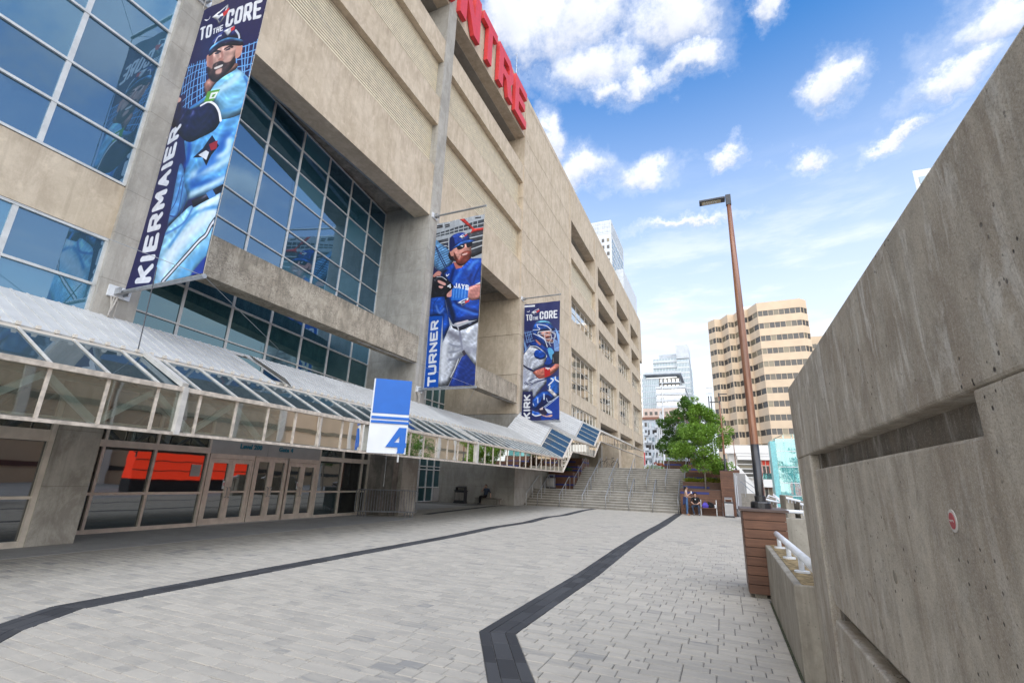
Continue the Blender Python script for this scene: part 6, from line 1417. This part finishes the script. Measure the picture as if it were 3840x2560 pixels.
def person(label, loc, J, parts, mats, extra, face, hands):
    t = thing('person', label, 'person', loc); E = [('hip', 'waist'), ('waist', 'chest'), ('chest', 'neck'), ('neck', 'head'), ('head', 'crown')]
    for s_ in 'lr': E += [('chest', 'sh'+s_), ('sh'+s_, 'el'+s_), ('el'+s_, 'wr'+s_), ('hip', 'th'+s_), ('th'+s_, 'kn'+s_), ('kn'+s_, 'an'+s_), ('an'+s_, 'toe'+s_)]
    J = {k: (Vector(v[0])+Vector(loc), v[1]) for k, v in J.items()}; P = {e: parts.get(e, parts.get(e[1][:2], 0)) for e in E}
    for s_, (d, sd_, mi) in hands.items(): fingers(J, E, P, 'wr'+s_, J['wr'+s_][0], d, sd_, mi)
    me = skin_mesh('body', J, E, 'hip', P, mats); link(bpy.data.objects.new('body', me), (0, 0, 0), None).parent = t
    b = t.children[0]; b.location = tuple(-q for q in loc)
    h = J['head'][0]; f = Vector(face).normalized(); s_ = Vector((-f.y, f.x, 0)); up = Vector((0, 0, 1))
    hd = ball('nose', mats[0], tuple(h+f*.098-up*.012), .017, t, (1, 1, 1.3), seg=8)
    for q in (-1, 1):
        ball('eye', M['blackcloth'], tuple(h+f*.086+s_*q*.032+up*.018), .010, t, seg=8); ball('ear', mats[0], tuple(h+s_*q*.076-up*.005), .024, t, (.5, .8, 1.2), seg=8)
    MB().bar(tuple(h+f*.088-up*.048-s_*.022), tuple(h+f*.088-up*.048+s_*.022), .008).build('mouth', M['sticker_red'], t)
    extra(t, J, h, f, s_); return t
def std(head, crown, r_t=.098): return {'head': (head, (.078, .09)), 'crown': (crown, (.062, .07))}
# woman standing, turned to the right
def wx(t, J, h, f, s_):
    c = h+Vector((0, 0, .03)); ball('hair', M['hair'], tuple(c-f*.02), .103, t, (1, 1, 1.05), zcut=lambda v: (Vector(v)-c).dot(f) < .045)
    MB().tube([tuple(h-f*.09+Vector((0, 0, .02))), tuple(h-f*.13-Vector((0, 0, .12))), tuple(h-f*.11-Vector((0, 0, .3)))], [.04, .035, .012], 7).build('ponytail', M['hair'], t)
    k = ball('cap', M['slate'], tuple(c+Vector((0, 0, .035))), .108, t, (1, 1, .8), zcut=lambda v: v[2] > c.z+.03)
    MB().bar(tuple(c+f*.07+Vector((0, 0, .055))), tuple(c+f*.20+Vector((0, 0, .035))), .14, .012).build('cap_peak', M['slate'], t)
    o = J['hip'][0]; MB().add([tuple(o+Vector(q)) for q in ((-.17, -.14, .14), (-.17, .14, .14), (.02, .17, .12), (.02, -.17, .12), (-.20, -.15, -.32), (-.20, .13, -.34), (-.05, .18, -.25), (-.04, -.18, -.22))], [(0, 1, 5, 4), (1, 2, 6, 5), (3, 0, 4, 7)]).build('tied_jacket', M['navycloth'], t)
    w_ = J['wrr'][0]; bx('cup', M['sign_white'], w_.x+.03, w_.x+.10, w_.y-.035, w_.y+.035, w_.z+.02, w_.z+.14, t)
person('woman in a grey cap and beige top with blue jeans, standing by the plank bench', (-2.15, 31.8, 0),
  {'hip': ((0, 0, .93), (.13, .12)), 'waist': ((.0, 0, 1.08), (.105, .125)), 'chest': ((0, 0, 1.27), (.12, .15)), 'neck': ((.01, 0, 1.44), .05), 'head': ((.04, 0, 1.57), (.078, .09)), 'crown': ((.04, 0, 1.64), (.062, .07)),
   'shl': ((0, .17, 1.37), .05), 'ell': ((.03, .22, 1.1), .04), 'wrl': ((.25, .16, 1.06), .028), 'shr': ((0, -.17, 1.37), .05), 'elr': ((.06, -.22, 1.12), .04), 'wrr': ((.25, -.16, 1.26), .028),
   'thl': ((0, .09, .84), .088), 'knl': ((.03, .09, .48), .062), 'anl': ((-.02, .09, .09), .05), 'toel': ((.15, .10, .03), .034), 'thr': ((0, -.09, .84), .088), 'knr': ((.02, -.09, .48), .062), 'anr': ((0, -.09, .09), .05), 'toer': ((.18, -.10, .03), .034)},
  {('hip', 'waist'): 2, ('waist', 'chest'): 1, ('chest', 'neck'): 1, 'th': 2, 'kn': 2, 'an': 2, 'to': 3, 'sh': 1}, [M['skin'], M['tantop'], M['jeans'], M['sandal']], wx, (1, -.15, .02),
  {'l': ((1, -.2, .1), (0, 1, 0), 0), 'r': ((.5, 0, 1), (0, 1, 0), 0)})
# man seated on the plank bench, head bent over a phone
def mx_(t, J, h, f, s_):
    c = h+Vector((0, 0, .03)); ball('hair', M['hair'], tuple(c-f*.015+Vector((0, 0, .015))), .107, t, (1, 1, .98), zcut=lambda v: (Vector(v)-c).dot(f) < .05 or v[2] > c.z+.05)
    w_ = J['wrl'][0]; bx('phone', M['black'], w_.x-.02, w_.x+.05, w_.y-.19, w_.y-.06, w_.z+.0, w_.z+.012, t)
    q = J['chest'][0]; bx('sunglasses', M['sign_white'], q.x-.03, q.x+.03, q.y-.165, q.y-.15, q.z-.02, q.z+.05, t)
person('dark-haired man in a black T-shirt and jeans sitting on the plank bench, looking down', (-1.68, 32.72, 0),
  {'hip': ((0, .05, .56), (.15, .13)), 'waist': ((0, .03, .70), (.14, .12)), 'chest': ((0, -.02, .92), (.17, .13)), 'neck': ((0, -.06, 1.09), .055), 'head': ((0, -.12, 1.19), (.08, .09)), 'crown': ((0, -.13, 1.26), (.064, .07)),
   'shl': ((.19, -.02, 1.02), .06), 'ell': ((.25, -.14, .76), .045), 'wrl': ((.07, -.36, .64), .03), 'shr': ((-.19, -.02, 1.02), .06), 'elr': ((-.25, -.14, .76), .045), 'wrr': ((-.07, -.34, .64), .03),
   'thl': ((.11, -.05, .54), .09), 'knl': ((.18, -.42, .52), .068), 'anl': ((.17, -.40, .09), .048), 'toel': ((.20, -.58, .04), .038), 'thr': ((-.11, -.05, .54), .09), 'knr': ((-.20, -.42, .52), .068), 'anr': ((-.10, -.38, .09), .048), 'toer': ((-.12, -.56, .04), .038)},
  {('hip', 'waist'): 1, ('waist', 'chest'): 1, ('chest', 'neck'): 1, 'th': 2, 'kn': 2, 'an': 2, 'to': 3, 'sh': 1, 'el': 1}, [M['skin'], M['blackcloth'], M['darkjeans'], M['shoe']], mx_, (0, -1, -.55),
  {'l': ((-.4, -1, .1), (1, -.3, 0), 0), 'r': ((.5, -1, .1), (1, .3, 0), 0)})
# man on the stone bench in the shade
def bx2(t, J, h, f, s_):
    c = h+Vector((0, 0, .03)); ball('hair', M['hair'], tuple(c-f*.015), .1, t, (1, 1, 1.0), zcut=lambda v: (Vector(v)-c).dot(f) < .02 or v[2] > c.z+.06)
person('man in a slate blue shirt resting on the low bench in the shade', (-15.45, 31.5, 0),
  {'hip': ((0, .05, .55), (.15, .13)), 'waist': ((.04, .05, .70), (.14, .12)), 'chest': ((.08, .03, .92), (.17, .13)), 'neck': ((.05, .0, 1.09), .055), 'head': ((.03, -.03, 1.22), (.08, .09)), 'crown': ((.03, -.03, 1.29), (.064, .07)),
   'shl': ((.26, .03, 1.02), .06), 'ell': ((.36, .05, .76), .045), 'wrl': ((.42, .0, .52), .03), 'shr': ((-.10, .02, 1.02), .06), 'elr': ((-.24, -.14, .84), .045), 'wrr': ((-.06, -.16, 1.06), .03),
   'thl': ((.08, -.05, .53), .09), 'knl': ((-.1, -.42, .55), .068), 'anl': ((-.22, -.38, .10), .048), 'toel': ((-.28, -.54, .04), .038), 'thr': ((-.10, -.05, .53), .09), 'knr': ((-.24, -.40, .52), .068), 'anr': ((-.26, -.36, .09), .048), 'toer': ((-.32, -.52, .04), .038)},
  {('hip', 'waist'): 1, ('waist', 'chest'): 1, ('chest', 'neck'): 1, 'th': 2, 'kn': 2, 'an': 2, 'to': 3, 'sh': 1, 'el': 1}, [M['skin'], M['slate'], M['blackcloth'], M['black']], bx2, (-.3, -1, 0),
  {'l': ((.3, -.2, -1), (0, 1, 0), 0), 'r': ((.2, .2, 1), (1, 0, 0), 0)})
# ------------------------------------------------------------ trees and planting
def leaves(mb, c, r, n, size, rr, squash=.8, shell=.35):
    for _ in range(n):
        d = Vector((rr.gauss(0, 1), rr.gauss(0, 1), rr.gauss(0, 1))).normalized(); q = (shell+(1-shell)*rr.random())**.6
        p = Vector(c)+Vector((d.x*r*q, d.y*r*q, d.z*r*q*squash))
        a = Vector((rr.gauss(0, 1), rr.gauss(0, 1), rr.gauss(0, .5))).normalized(); b = a.cross(Vector((rr.gauss(0, .6), rr.gauss(0, .6), 1))).normalized()
        s = size*rr.uniform(.6, 1.3); dr = Vector((0, 0, -s*.35))
        mb.add([p-a*s*.5, p+b*s*.32, p+a*s*.55+dr, p-b*s*.32], [(0, 1, 2, 3)])
def tree(label, base, h0, clumps, leaf, seed, trunk_r=.055, n=210, size=.13, group=None):
    rr = random.Random(seed); t = thing('maple_tree', label, 'tree', base, group)
    top = max(c[2] for c in clumps); b = Vector(base)
    tp = [b, b+Vector((.03, .02, (h0-b.z)*.6)), Vector((base[0]+.02, base[1], h0)), Vector((base[0]-.05, base[1], (h0+top)/2)), Vector((base[0]-.1, base[1], top))]
    MB().tube([tuple(p) for p in tp], [trunk_r, trunk_r*.85, trunk_r*.75, trunk_r*.5, .012], 8).build('trunk', M['bark'], t, smooth=True)
    br = MB()
    for c in clumps[::2]:
        z = max(h0-.2, min(top-.6, c[2]-.7)); q = Vector((base[0], base[1], z)); m_ = (q+Vector(c[:3]))/2+Vector((0, 0, .12)); br.tube([tuple(q), tuple(m_), c[:3]], [trunk_r*.4, trunk_r*.28, .008], 5)
    br.build('branches', M['bark'], t)
    mb = MB()
    for c in clumps: leaves(mb, c[:3], c[3], int(n*(c[3]/.6)**2), size, rr)
    mb.build('crown', leaf, t)
def crown(cx, cy, z0, z1, prof, seed, k):
    """clumps spread through a crown whose half-width follows prof(height fraction)"""
    rr = random.Random(seed); out = []
    for i in range(k):
        f = (i+rr.random())/k; z = z0+(z1-z0)*f; w_ = prof(f); a = rr.random()*2*math.pi; q = w_*math.sqrt(rr.random())
        out.append((cx(f)+q*math.cos(a), cy+q*math.sin(a)*.8, z+rr.uniform(-.15, .15), rr.uniform(.32, .62)*(.7+.3*w_/1.5)))
    return out
tree('bright green young maple in the plank planter behind the bench', (-1.12, 35.0, 1.53), 2.9, crown(lambda f: -1.05-.15*f, 35.0, 2.75, 7.1, lambda f: max(.15, 1.9*math.sin(math.pi*min(1, .22+.78*f))**.8), 5, 62)+[(-2.35, 34.6, 2.75, .3), (-2.15, 34.7, 2.9, .28), (-1.4, 35, 7.5, .32), (.2, 34.8, 2.75, .35)], M['leaf'], 5, n=380, size=.135)
tree('darker green tree behind and left of the bright maple', (-2.6, 43.6, 3.2), 4.2, crown(lambda f: -2.75+.3*f, 43.6, 4.2, 9.0, lambda f: max(.2, 2.3*math.sin(math.pi*min(1, .25+.75*f))**.9), 9, 60)+[(-4.9, 43.4, 4.9, .4), (-4.6, 43.4, 5.2, .45), (-4.7, 43.4, 7.0, .4)], M['leafdark'], 9, n=400, size=.16)
hd = MB(); rr_ = random.Random(4)
for k in range(26): leaves(hd, (-2.42+2.15*k/25, 35.85+rr_.uniform(-.06, .1), 2.1+rr_.uniform(-.03, .1)), .2, 85, .07, rr_)
tag(hd.build('hedge', M['hedge']), 'low yellow-green hedge planted along the stepped planter', 'hedge')
hd = MB()
for k in range(9): leaves(hd, (-12.9+1.3*k/8, 39.1+rr_.uniform(-.1, .3), 2.6+rr_.uniform(0, .2)), .22, 60, .09, rr_)
tag(hd.build('planter_shrub', M['leafdark']), 'dark shrubs on the shaded planter left of the stairs', 'shrub')
hd = MB()
for k in range(16): leaves(hd, (-7.3+1.7*k/15, 60+rr_.uniform(-.2, .2), 4.12-.35*k/15+rr_.uniform(-.05, .1)), .24, 60, .1, rr_)
tag(hd.build('flower_bed', M['flower']), 'red and orange flowers along the top of a dark green fence', 'flowers')
fe = thing('picket_fence', 'dark green fence under the red flowers at the head of the stairs', 'fence', (-6.5, 59.6, 2.97))
for k in range(22): bx('picket', M['leafdark'], -7.7+.1*k, -7.64+.1*k, 59.55, 59.6, 2.97, 4.0-.015*k, fe)
hd = MB()
for k in range(8): leaves(hd, (-8.2+rr_.uniform(-.35, .35), 60.5, 3.5+rr_.uniform(-.3, .5)), .3, 60, .1, rr_)
tag(hd.build('shrub', M['hedge']), 'yellow-green shrub at the head of the stairs by the stadium corner', 'shrub')
hd = MB()
for k in range(14): leaves(hd, (-9.6+rr_.uniform(-1.2, 1.6), 95, 6+rr_.uniform(-1.2, 1.6)), .7, 70, .2, rr_)
tag(hd.build('far_shrubs', M['leaf']), 'soft green bushes far beyond the stairs below the grey flats', 'shrub')
fl = thing('street_banner', 'thin upright red and white banner at the far stadium corner', 'banner', (-12.2, 88, 2.97)); bx('cloth', M['red'], -12.5, -12.32, 88, 88.02, 5.0, 7.2, fl); bx('cloth', M['sign_white'], -12.5, -12.32, 88, 88.02, 7.21, 10.5, fl); MB().tube([(-12.55, 88, 2.97), (-12.55, 88, 12.8)], .05, 6).build('pole', M['steel'], fl)
ms = thing('cable_mast', 'white mast with slanting white cables rising beyond the stairs', 'mast', (-9.2, 90, 2.97))
MB().tube([(-9.42, 90, 2.97), (-9.2, 90, 12), (-8.98, 90, 20.8)], [.2, .18, .1], 8).build('pole', M['sign_white'], ms)
for a, b in (((-9.57, 90, 14.7), (-11.5, 90, 3.2)), ((-9.5, 90, 14.2), (-10.75, 90, 3.2)), ((-9.4, 90, 14), (-10.05, 90, 3.2)), ((-9.2, 90, 13.5), (-9.6, 90, 3.2))): MB().tube([a, b], .085, 5).build('cable', M['sign_white'], ms)
for z in (16.2, 17.0, 17.6): MB().bar((-9.45, 90, z), (-8.7, 90, z), .14, .2).build('lamp_bar', M['steel'], ms)
m2 = thing('floodlight_mast', 'grey twin mast with small lights right of the tree', 'mast', (-1.1, 90, 2.97))
for x in (-1.25, -.85): MB().tube([(x-.05, 90, 2.97), (x, 90, 17.1)], .1, 6).build('pole', M['dark_metal'], m2)
for z in (17.6, 18.6): MB().bar((-1.6, 90, z), (-.6, 90, z), .16).build('lamp_bar', M['steel'], m2)
MB().bar((-1.1, 90, 14.5), (-4.0, 90, 15.3), .12).bar((-1.1, 90, 13.2), (-2.2, 90, 15.2), .12).build('bracket', M['steel'], m2)
# ------------------------------------------------------------ buildings farther off
# peach office tower with saw-tooth bays
tw = thing('office_tower', 'peach precast office tower with saw-tooth bays and dark ribbon windows', 'building', (12, 150, 0))
plan = [(-.6, 150.6), (1.35, 148.3), (2.95, 148.9), (4.85, 145.0), (6.5, 145.6), (8.3, 141.6), (9.9, 142.2), (12.1, 137.6), (22.3, 137.3), (24.0, 139.2), (24.3, 141.0), (23.5, 146), (23.5, 178), (-.6, 178)]
nwin = [2, 2, 2, 2, 2, 2, 2, 8, 2, 2, 0, 0, 0, 0]
def ring(z0, z1, off, name, mat, pl=plan):
    cx = sum(p[0] for p in pl)/len(pl); cy = sum(p[1] for p in pl)/len(pl); n = len(pl); P = []
    for i in range(n):
        a, b, c = Vector(pl[i-1]), Vector(pl[i]), Vector(pl[(i+1) % n]); n1 = Vector(((b-a).y, -(b-a).x)).normalized(); n2 = Vector(((c-b).y, -(c-b).x)).normalized(); q = (n1+n2).normalized(); P.append(tuple(b+q*off/max(.5, q.dot(n1))))
    return MB().prism(P, 'z', z0, z1).build(name, mat, tw)
ring(LOW, 50.0, -.35, 'core', M['darkwall'])
ws = [46.5-3.5*i for i in range(13)]; wh = 1.5
tops = [50.4]+ws[:-1]
for w0, t0 in zip(ws, tops): ring(w0+wh, t0, 0, 'spandrel_band', M['peach'])
ring(LOW, ws[-1], 0, 'spandrel_band', M['peach'])
left = 300; rest = MB()
for w0 in ws:
    for i, nw in enumerate(nwin):
        if not nw: continue
        a, b = Vector(plan[i]), Vector(plan[(i+1) % len(plan)]); d = (b-a); L = d.length; d.normalize(); nrm = Vector((d.y, -d.x)); ang = math.atan2(d.y, d.x)
        for k in range(nw):
            c = a+d*(L*(k+.5)/nw)-nrm*.14; hw = L/nw/2-.05
            if left > 0:
                key = ('tw', round(hw, 2))
                if key not in BOXC: BOXC[key] = MB().box(-hw, hw, -.03, .03, -wh/2, wh/2).mesh('window', M['glass_tan'])
                link(bpy.data.objects.new('window', BOXC[key]), (c.x, c.y, w0+wh/2), tw, (0, 0, ang)); left -= 1
            else: rest.bar((c.x-d.x*hw, c.y-d.y*hw, w0+wh/2), (c.x+d.x*hw, c.y+d.y*hw, w0+wh/2), .06, wh)
join_rest('windows', rest, M['glass_tan'], tw)
pr_ = MB()
for i, nw in enumerate(nwin):
    if not nw: continue
    a, b = Vector(plan[i]), Vector(plan[(i+1) % len(plan)]); d = (b-a); L = d.length; d.normalize(); nrm = Vector((d.y, -d.x))
    for k in range(nw+1):
        c = a+d*(L*min(max(k/nw, .01), .99))-nrm*.1
        for w0 in ws: pr_.bar((c.x, c.y, w0), (c.x, c.y, w0+wh), .10, .10)
join_rest('window_posts', pr_, M['peach'], tw)
MB().box(7.5, 14, 146, 158, 50.3, 52.6).build('plant_room', M['white_wall'], tw); MB().box(6, 9, 150, 156, 50.3, 51.8).build('plant_room', M['peach'], tw); MB().tube([(22.5, 139, 50.3), (22.5, 139, 51.4)], .06, 5).build('antenna', M['steel'], tw)
wing = thing('office_wing', 'lower peach office block with dark windows just right of the tower, behind the wall', 'building', (33, 175, 0))
MB().box(29.7, 50, 174, 200, LOW, 49.9).build('wall', M['peach'], wing)
for k in range(12): [bx('window', M['glass_tan'], 29.9+1.5*q, 31.2+1.5*q, 173.9, 173.98, 46-3.5*k, 47.3-3.5*k, wing) for q in range(8)]
def slab_tower(name, label, x0, x1, y0, y1, z0, z1, fh, wallmat, gl, side='r', cols_=8, band=.45, balc=0, cat='building'):
    """far tower: floors as separate bands, glazing between them, mullions in one piece"""
    t = thing(name, label, cat, ((x0+x1)/2, y0, 0)); bx('glazing', gl, x0, x1, y0, y1, z0, z1, t)
    n = max(1, int((z1-z0)/fh)); mb = MB()
    for k in range(n+1):
        z = z0+fh*k; e = balc if k % 1 == 0 else 0
        bx('floor_band', wallmat, x0-.12-e*.2, x1+.12+e*.2, y0-.15-e, y1+.1, z, min(z1+.4, z+fh*band), t)
    for k in range(cols_+1): x = x0+(x1-x0)*k/cols_; mb.box(x-.1, x+.1, y0-.09, y0-.003, z0, z1)
    for k in range(6): y = y0+(y1-y0)*k/5; mb.box(x1+.003, x1+.09, y-.1, y+.1, z0, z1); mb.box(x0-.09, x0-.003, y-.1, y+.1, z0, z1)
    join_rest('mullions', mb, wallmat, t); return t
def win_wall(t, x, y0, y1, z0, z1, ny, nz, axis, gl, fr=.28, n_ind=300):
    for a in range(ny):
        for b in range(nz):
            u0 = y0+(y1-y0)*(a+fr/2)/ny; u1 = y0+(y1-y0)*(a+1-fr/2)/ny; v0 = z0+(z1-z0)*(b+fr/2)/nz; v1 = z0+(z1-z0)*(b+1-fr/2)/nz
            if axis == 'y': bx('window', gl, u0, u1, x-.12, x-.02, v0, v1, t)
            else: bx('window', gl, x+.02, x+.12, u0, u1, v0, v1, t)
# white gridded tower rising behind the stadium
t = thing('apartment_tower', 'white gridded tower block rising behind the stadium roof line', 'building', (-56, 275, 0))
bx('wall', M['blockwhite'], -64, -50.7, 260, 300, LOW, 148, t); win_wall(t, 260, -63.5, -51.2, 96, 146, 4, 11, 'y', M['glass_tan'], .5); win_wall(t, -50.7, 261, 299, 92, 146, 7, 14, 'x', M['glass_tower'], .35)
bx('crown_wall', M['blockwhite'], -64, -50.6, 259.9, 300.1, 148, 157, t); win_wall(t, 259.9, -63.8, -50.9, 148.6, 156.6, 9, 3, 'y', M['blockgrey'], .3); win_wall(t, -50.6, 260.3, 299.7, 148.6, 156.6, 14, 3, 'x', M['blockgrey'], .3)
bx('lower_wing', M['blockwhite'], -64, -46, 270, 320, LOW, 128, t)
# glass towers down the street
slab_tower('glass_tower', 'tall pale glass tower with white floor bands far down the street', -34.5, -20.6, 300, 330, 0, 77.5, 3.4, M['blockwhite'], M['glass_tower'], balc=.5)
slab_tower('glass_tower', 'slim pale glass tower with a white top screen, highest of the far group', -20.4, -13.5, 298, 330, 0, 76, 3.2, M['blockwhite'], M['glass_tower'], band=.3)
t = thing('roof_screen', 'white lattice screen topping the slim far tower', 'screen', (-17, 300, 76)); bx('screen', M['blockwhite'], -20.5, -13.4, 298, 320, 76.5, 85, t)
for k in range(9): bx('fin', M['blockgrey'], -20.4+.8*k, -20.3+.8*k, 297.85, 297.95, 76.6, 84.8, t)
bx('roof_plant', M['blockgrey'], -31.2, -20.8, 302, 320, 78, 80.6, thing('plant_room', 'grey ribbed plant room on the roof of the tall banded tower', 'plant room', (-26, 310, 78)))
t = slab_tower('glass_block', 'blue grey glass block with an overhanging roof in front of the far towers', -36.2, -27.6, 260, 285, 0, 57, 3.3, M['blockgrey'], M['glass_tower'], band=.16, cols_=9)
bx('roof', M['blockgrey'], -35, -16.0, 257.5, 285, 58.6, 59.6, t); bx('upper_glazing', M['glass_far'], -34.2, -18.5, 262, 285, 56.5, 58.6, t); bx('slot_glazing', M['glass_tan'], -27.6, -17, 261, 285, 30, 57, t)
mb = MB()
for k in range(8): bx('floor_band', M['blockgrey'], -27.5, -16.9, 260.4, 261, 31+3.3*k, 31.5+3.3*k, t)
win_wall(t, 261, -27.4, -17.2, 31, 57, 5, 8, 'y', M['glass_far'], .4)
slab_tower('banded_block', 'white banded apartment block stepping forward below the glass towers', -27.4, -13.8, 245, 270, 0, 49.2, 3.2, M['blockwhite'], M['glass_far'], band=.42, balc=.9)
slab_tower('blue_tower', 'sliver of a blue glass tower beside the stadium corner', -44, -37.2, 270, 290, 0, 62.5, 3.3, M['glass_far'], M['glass_tower'])
# checkered grey flats
t = thing('apartment_block', 'pale grey block of flats with scattered dark windows and white balconies', 'building', (-20, 200, 0))
bx('wall', M['blockgrey'], -28.3, -12.2, 200, 225, LOW, 27.2, t); bx('attic_wall', M['brick'], -28.2, -14.5, 200.4, 224, 28.3, 31.8, t); bx('cornice', M['rustband'], -28.5, -12, 199.6, 225, 27.2, 28.25, t)
win_wall(t, 200.4, -27.9, -16, 28.6, 31.0, 6, 1, 'y', M['glass_tan'], .45)
r3 = random.Random(11)
for f in range(8):
    z = 3.4+2.95*f
    for k in range(11):
        x = -27.7+1.42*k+r3.uniform(-.25, .25); wd = r3.choice((.6, .9, 1.1)); bx('window', r3.choice((M['glass_tan'], M['darkwall'], M['glass_tower'])), x, x+wd, 199.9, 199.97, z+r3.uniform(.1, .5), z+2.0, t)
        if r3.random() < .45: bx('balcony', M['blockwhite'], x-.2, x+1.15, 198.9, 199.86, z-.25, z+.75, t)
        elif r3.random() < .5: bx('panel', M['blockwhite'], x+wd+.02, x+1.35, 199.9, 199.96, z-.6, z+1.6, t)
# white corner building
t = thing('white_building', 'low white building with layered fascias, red doors and a balcony beyond the lamp', 'building', (4, 75, 0))
WW = M['white_wall']
bx('wall', WW, .9, 6.8, 75.6, 88, LOW, 7.0, t)
for z0, z1, x0, x1 in ((6.35, 7.45, .4, 6.9), (5.98, 6.3, 1.9, 6.85), (5.5, 5.94, 2.0, 6.85)): bx('fascia', WW, x0, x1, 74.6, 75.6, z0, z1, t)
for i, z in enumerate((5.0, 4.4, 3.8, 3.25)): bx('window', M['glass_tan'], 2.0, 4.7, 75.45, 75.58, z, z+.42, t); bx('ledge', WW, 1.9, 4.75, 75.2, 75.6, z-.13, z-.03, t)
bx('recess', M['redglow'], 4.95, 6.78, 75.5, 75.59, 3.4, 5.45, t); bx('recess', M['rustband'], 4.95, 6.6, 75.5, 75.59, .15, 1.9, t)
for x in (5.0, 5.45, 5.95, 6.4, 6.72): bx('door_post', M['bronze'], x, x+.07, 75.4, 75.5, 3.4, 5.45, t); bx('door_post', M['bronze'], x, x+.07, 75.4, 75.5, .15, 1.9, t)
for x in (5.1, 5.56, 6.05): bx('door_glass', M['glass_tan'], x, x+.32, 75.42, 75.48, 3.5, 4.7, t); bx('door_glass', M['glass_tan'], x, x+.32, 75.42, 75.48, .3, 1.7, t)
bx('transom', M['bronze'], 4.95, 6.78, 75.38, 75.5, 4.75, 4.83, t); bx('balcony_front', WW, 4.9, 6.85, 74.2, 75.5, 1.95, 2.95, t); bx('balcony_glass', M['glass_far'], 4.9, 6.85, 74.22, 74.26, 2.95, 3.75, t)
for x in (4.9, 5.5, 6.1, 6.8): bx('balcony_post', M['dark_metal'], x, x+.04, 74.2, 74.24, 2.95, 3.8, t)
MB().prism([(.75, LOW), (4.9, LOW), (4.7, .6), (4.0, 1.6), (3.2, 3.0), (2.4, 4.2), (1.7, 4.9), (.75, 5.2)], 'y', 74.3, 75.1).build('curved_wall', WW, t)
for z in (1.0, 1.9, 2.8, 3.7): bx('groove', M['slot'], .8, 3.9-.55*z, 74.285, 74.297, z, z+.05, t)
# turquoise glass lift tower
t = thing('lift_tower', 'turquoise glass lift tower with sloping roof beside the white building', 'building', (6.3, 60, 0))
x0, x1, ya, yb = 5.55, 7.4, 60, 62.2
for z in (1.1, 2.4, 4.05, 5.7): MB().bar((x0, ya, z), (x1, ya, z), .07).bar((x0, ya, z), (x0, yb, z), .07).bar((x1, ya, z), (x1, yb, z), .07).build('ring_beam', M['sign_white'], t)
for x, y, z in ((x0, ya, 7.05), (x1, ya, 7.5), (x0, yb, 7.1), (x1, yb, 7.5), (6.35, ya-.02, 7.4)): MB().bar((x, y, LOW), (x, y, z), .07).build('corner_post', M['glass_teal'], t)
for a, b in ((x0+.05, 6.3), (6.4, x1-.05)):
    for z0, z1 in ((.1, 1.06), (1.14, 2.36), (2.44, 4.01), (4.09, 5.66), (5.74, 7.0)): bx('pane', M['glass_teal'], a, b, ya-.01, ya+.01, z0, z1, t)
for z0, z1 in ((.1, 1.06), (1.14, 2.36), (2.44, 4.01), (4.09, 5.66), (5.74, 7.0)): bx('pane', M['glass_teal'], x0-.01, x0+.01, ya+.05, yb, z0, z1, t); bx('pane', M['glass_teal'], x1-.01, x1+.01, ya+.05, yb, z0, z1, t)
MB().add([(x0-.3, ya-.1, 6.95), (6.4, ya-.1, 7.5), (x1+.1, ya-.1, 7.5), (x1+.1, yb, 7.5), (6.4, yb, 7.5), (x0-.3, yb, 6.95)], [(0, 1, 4, 5), (1, 2, 3, 4)]).build('roof_glass', M['glass_teal'], t)
bx('lift_shaft', M['glass_teal'], 6.2, 7.0, 61.2, 62.0, LOW, 6.8, t); MB().bar((6.05, 61, LOW), (6.05, 61, 6.7), .1).bar((7.1, 61, LOW), (7.1, 61, 6.7), .1).build('guide_rail', M['dark_metal'], t)
wg = bx('side_wall', simple('turquoise_wall', (.22, .55, .56), .35), 5.0, 5.5, 59.9, 62.4, LOW, 6.75, t)
t = thing('white_tower', 'white tower top peeking over the sloping edge of the big wall', 'building', (65, 155, 0)); MB().prism([(56.3, 150), (75, 150), (90, 175), (66.3, 175)], 'z', LOW, 89.6).build('wall', M['blockwhite'], t); win_wall(t, 150, 56.8, 74, 4, 88, 6, 24, 'y', M['glass_tower'], .4)
# across the lower terrace, seen only as reflections in the glass
t = thing('terrace_building', 'long low beige building across the terrace, mirrored in the canopy glass', 'building', (30, 25, 0))
bx('wall', M['peach'], 30, 46, -25, 95, LOW, 11, t)
for k in range(4): bx('window_band', M['glass_tan'], 29.9, 29.98, -24, 94, 1.4+2.6*k, 1.9+2.6*k, t)
for k in range(20): bx('pier', M['white_wall'], 29.6, 29.88, -24+6*k, -23.4+6*k, LOW, 11.2, t)
t = thing('red_kiosk', 'long red backlit kiosk front mirrored in the entrance glass', 'kiosk', (11, 28, 0))
bx('front', M['redlit'], 10.5, 11.6, 22.5, 33, .9, 3.0, t)
for z in (1.55, 2.25): bx('rail', M['rustband'], 10.42, 10.5, 22.5, 33, z, z+.07, t)
bx('base', M['dark_metal'], 10.6, 11.6, 22.5, 33, LOW, .9, t)
t = thing('terrace_tree', 'leafy street tree on the lower terrace, mirrored in the canopy glass', 'tree', (9, 40, 0)); rr_ = random.Random(21)
MB().tube([(9, 40, LOW), (9.1, 40, 2.4), (9, 40, 5)], [.12, .1, .03], 7).build('trunk', M['bark'], t); mb = MB()
for k in range(30): leaves(mb, (9+rr_.gauss(0, .9), 40+rr_.gauss(0, .9), 4.2+rr_.gauss(0, .9)), .6, 120, .17, rr_)
mb.build('crown', M['leafdark'], t)
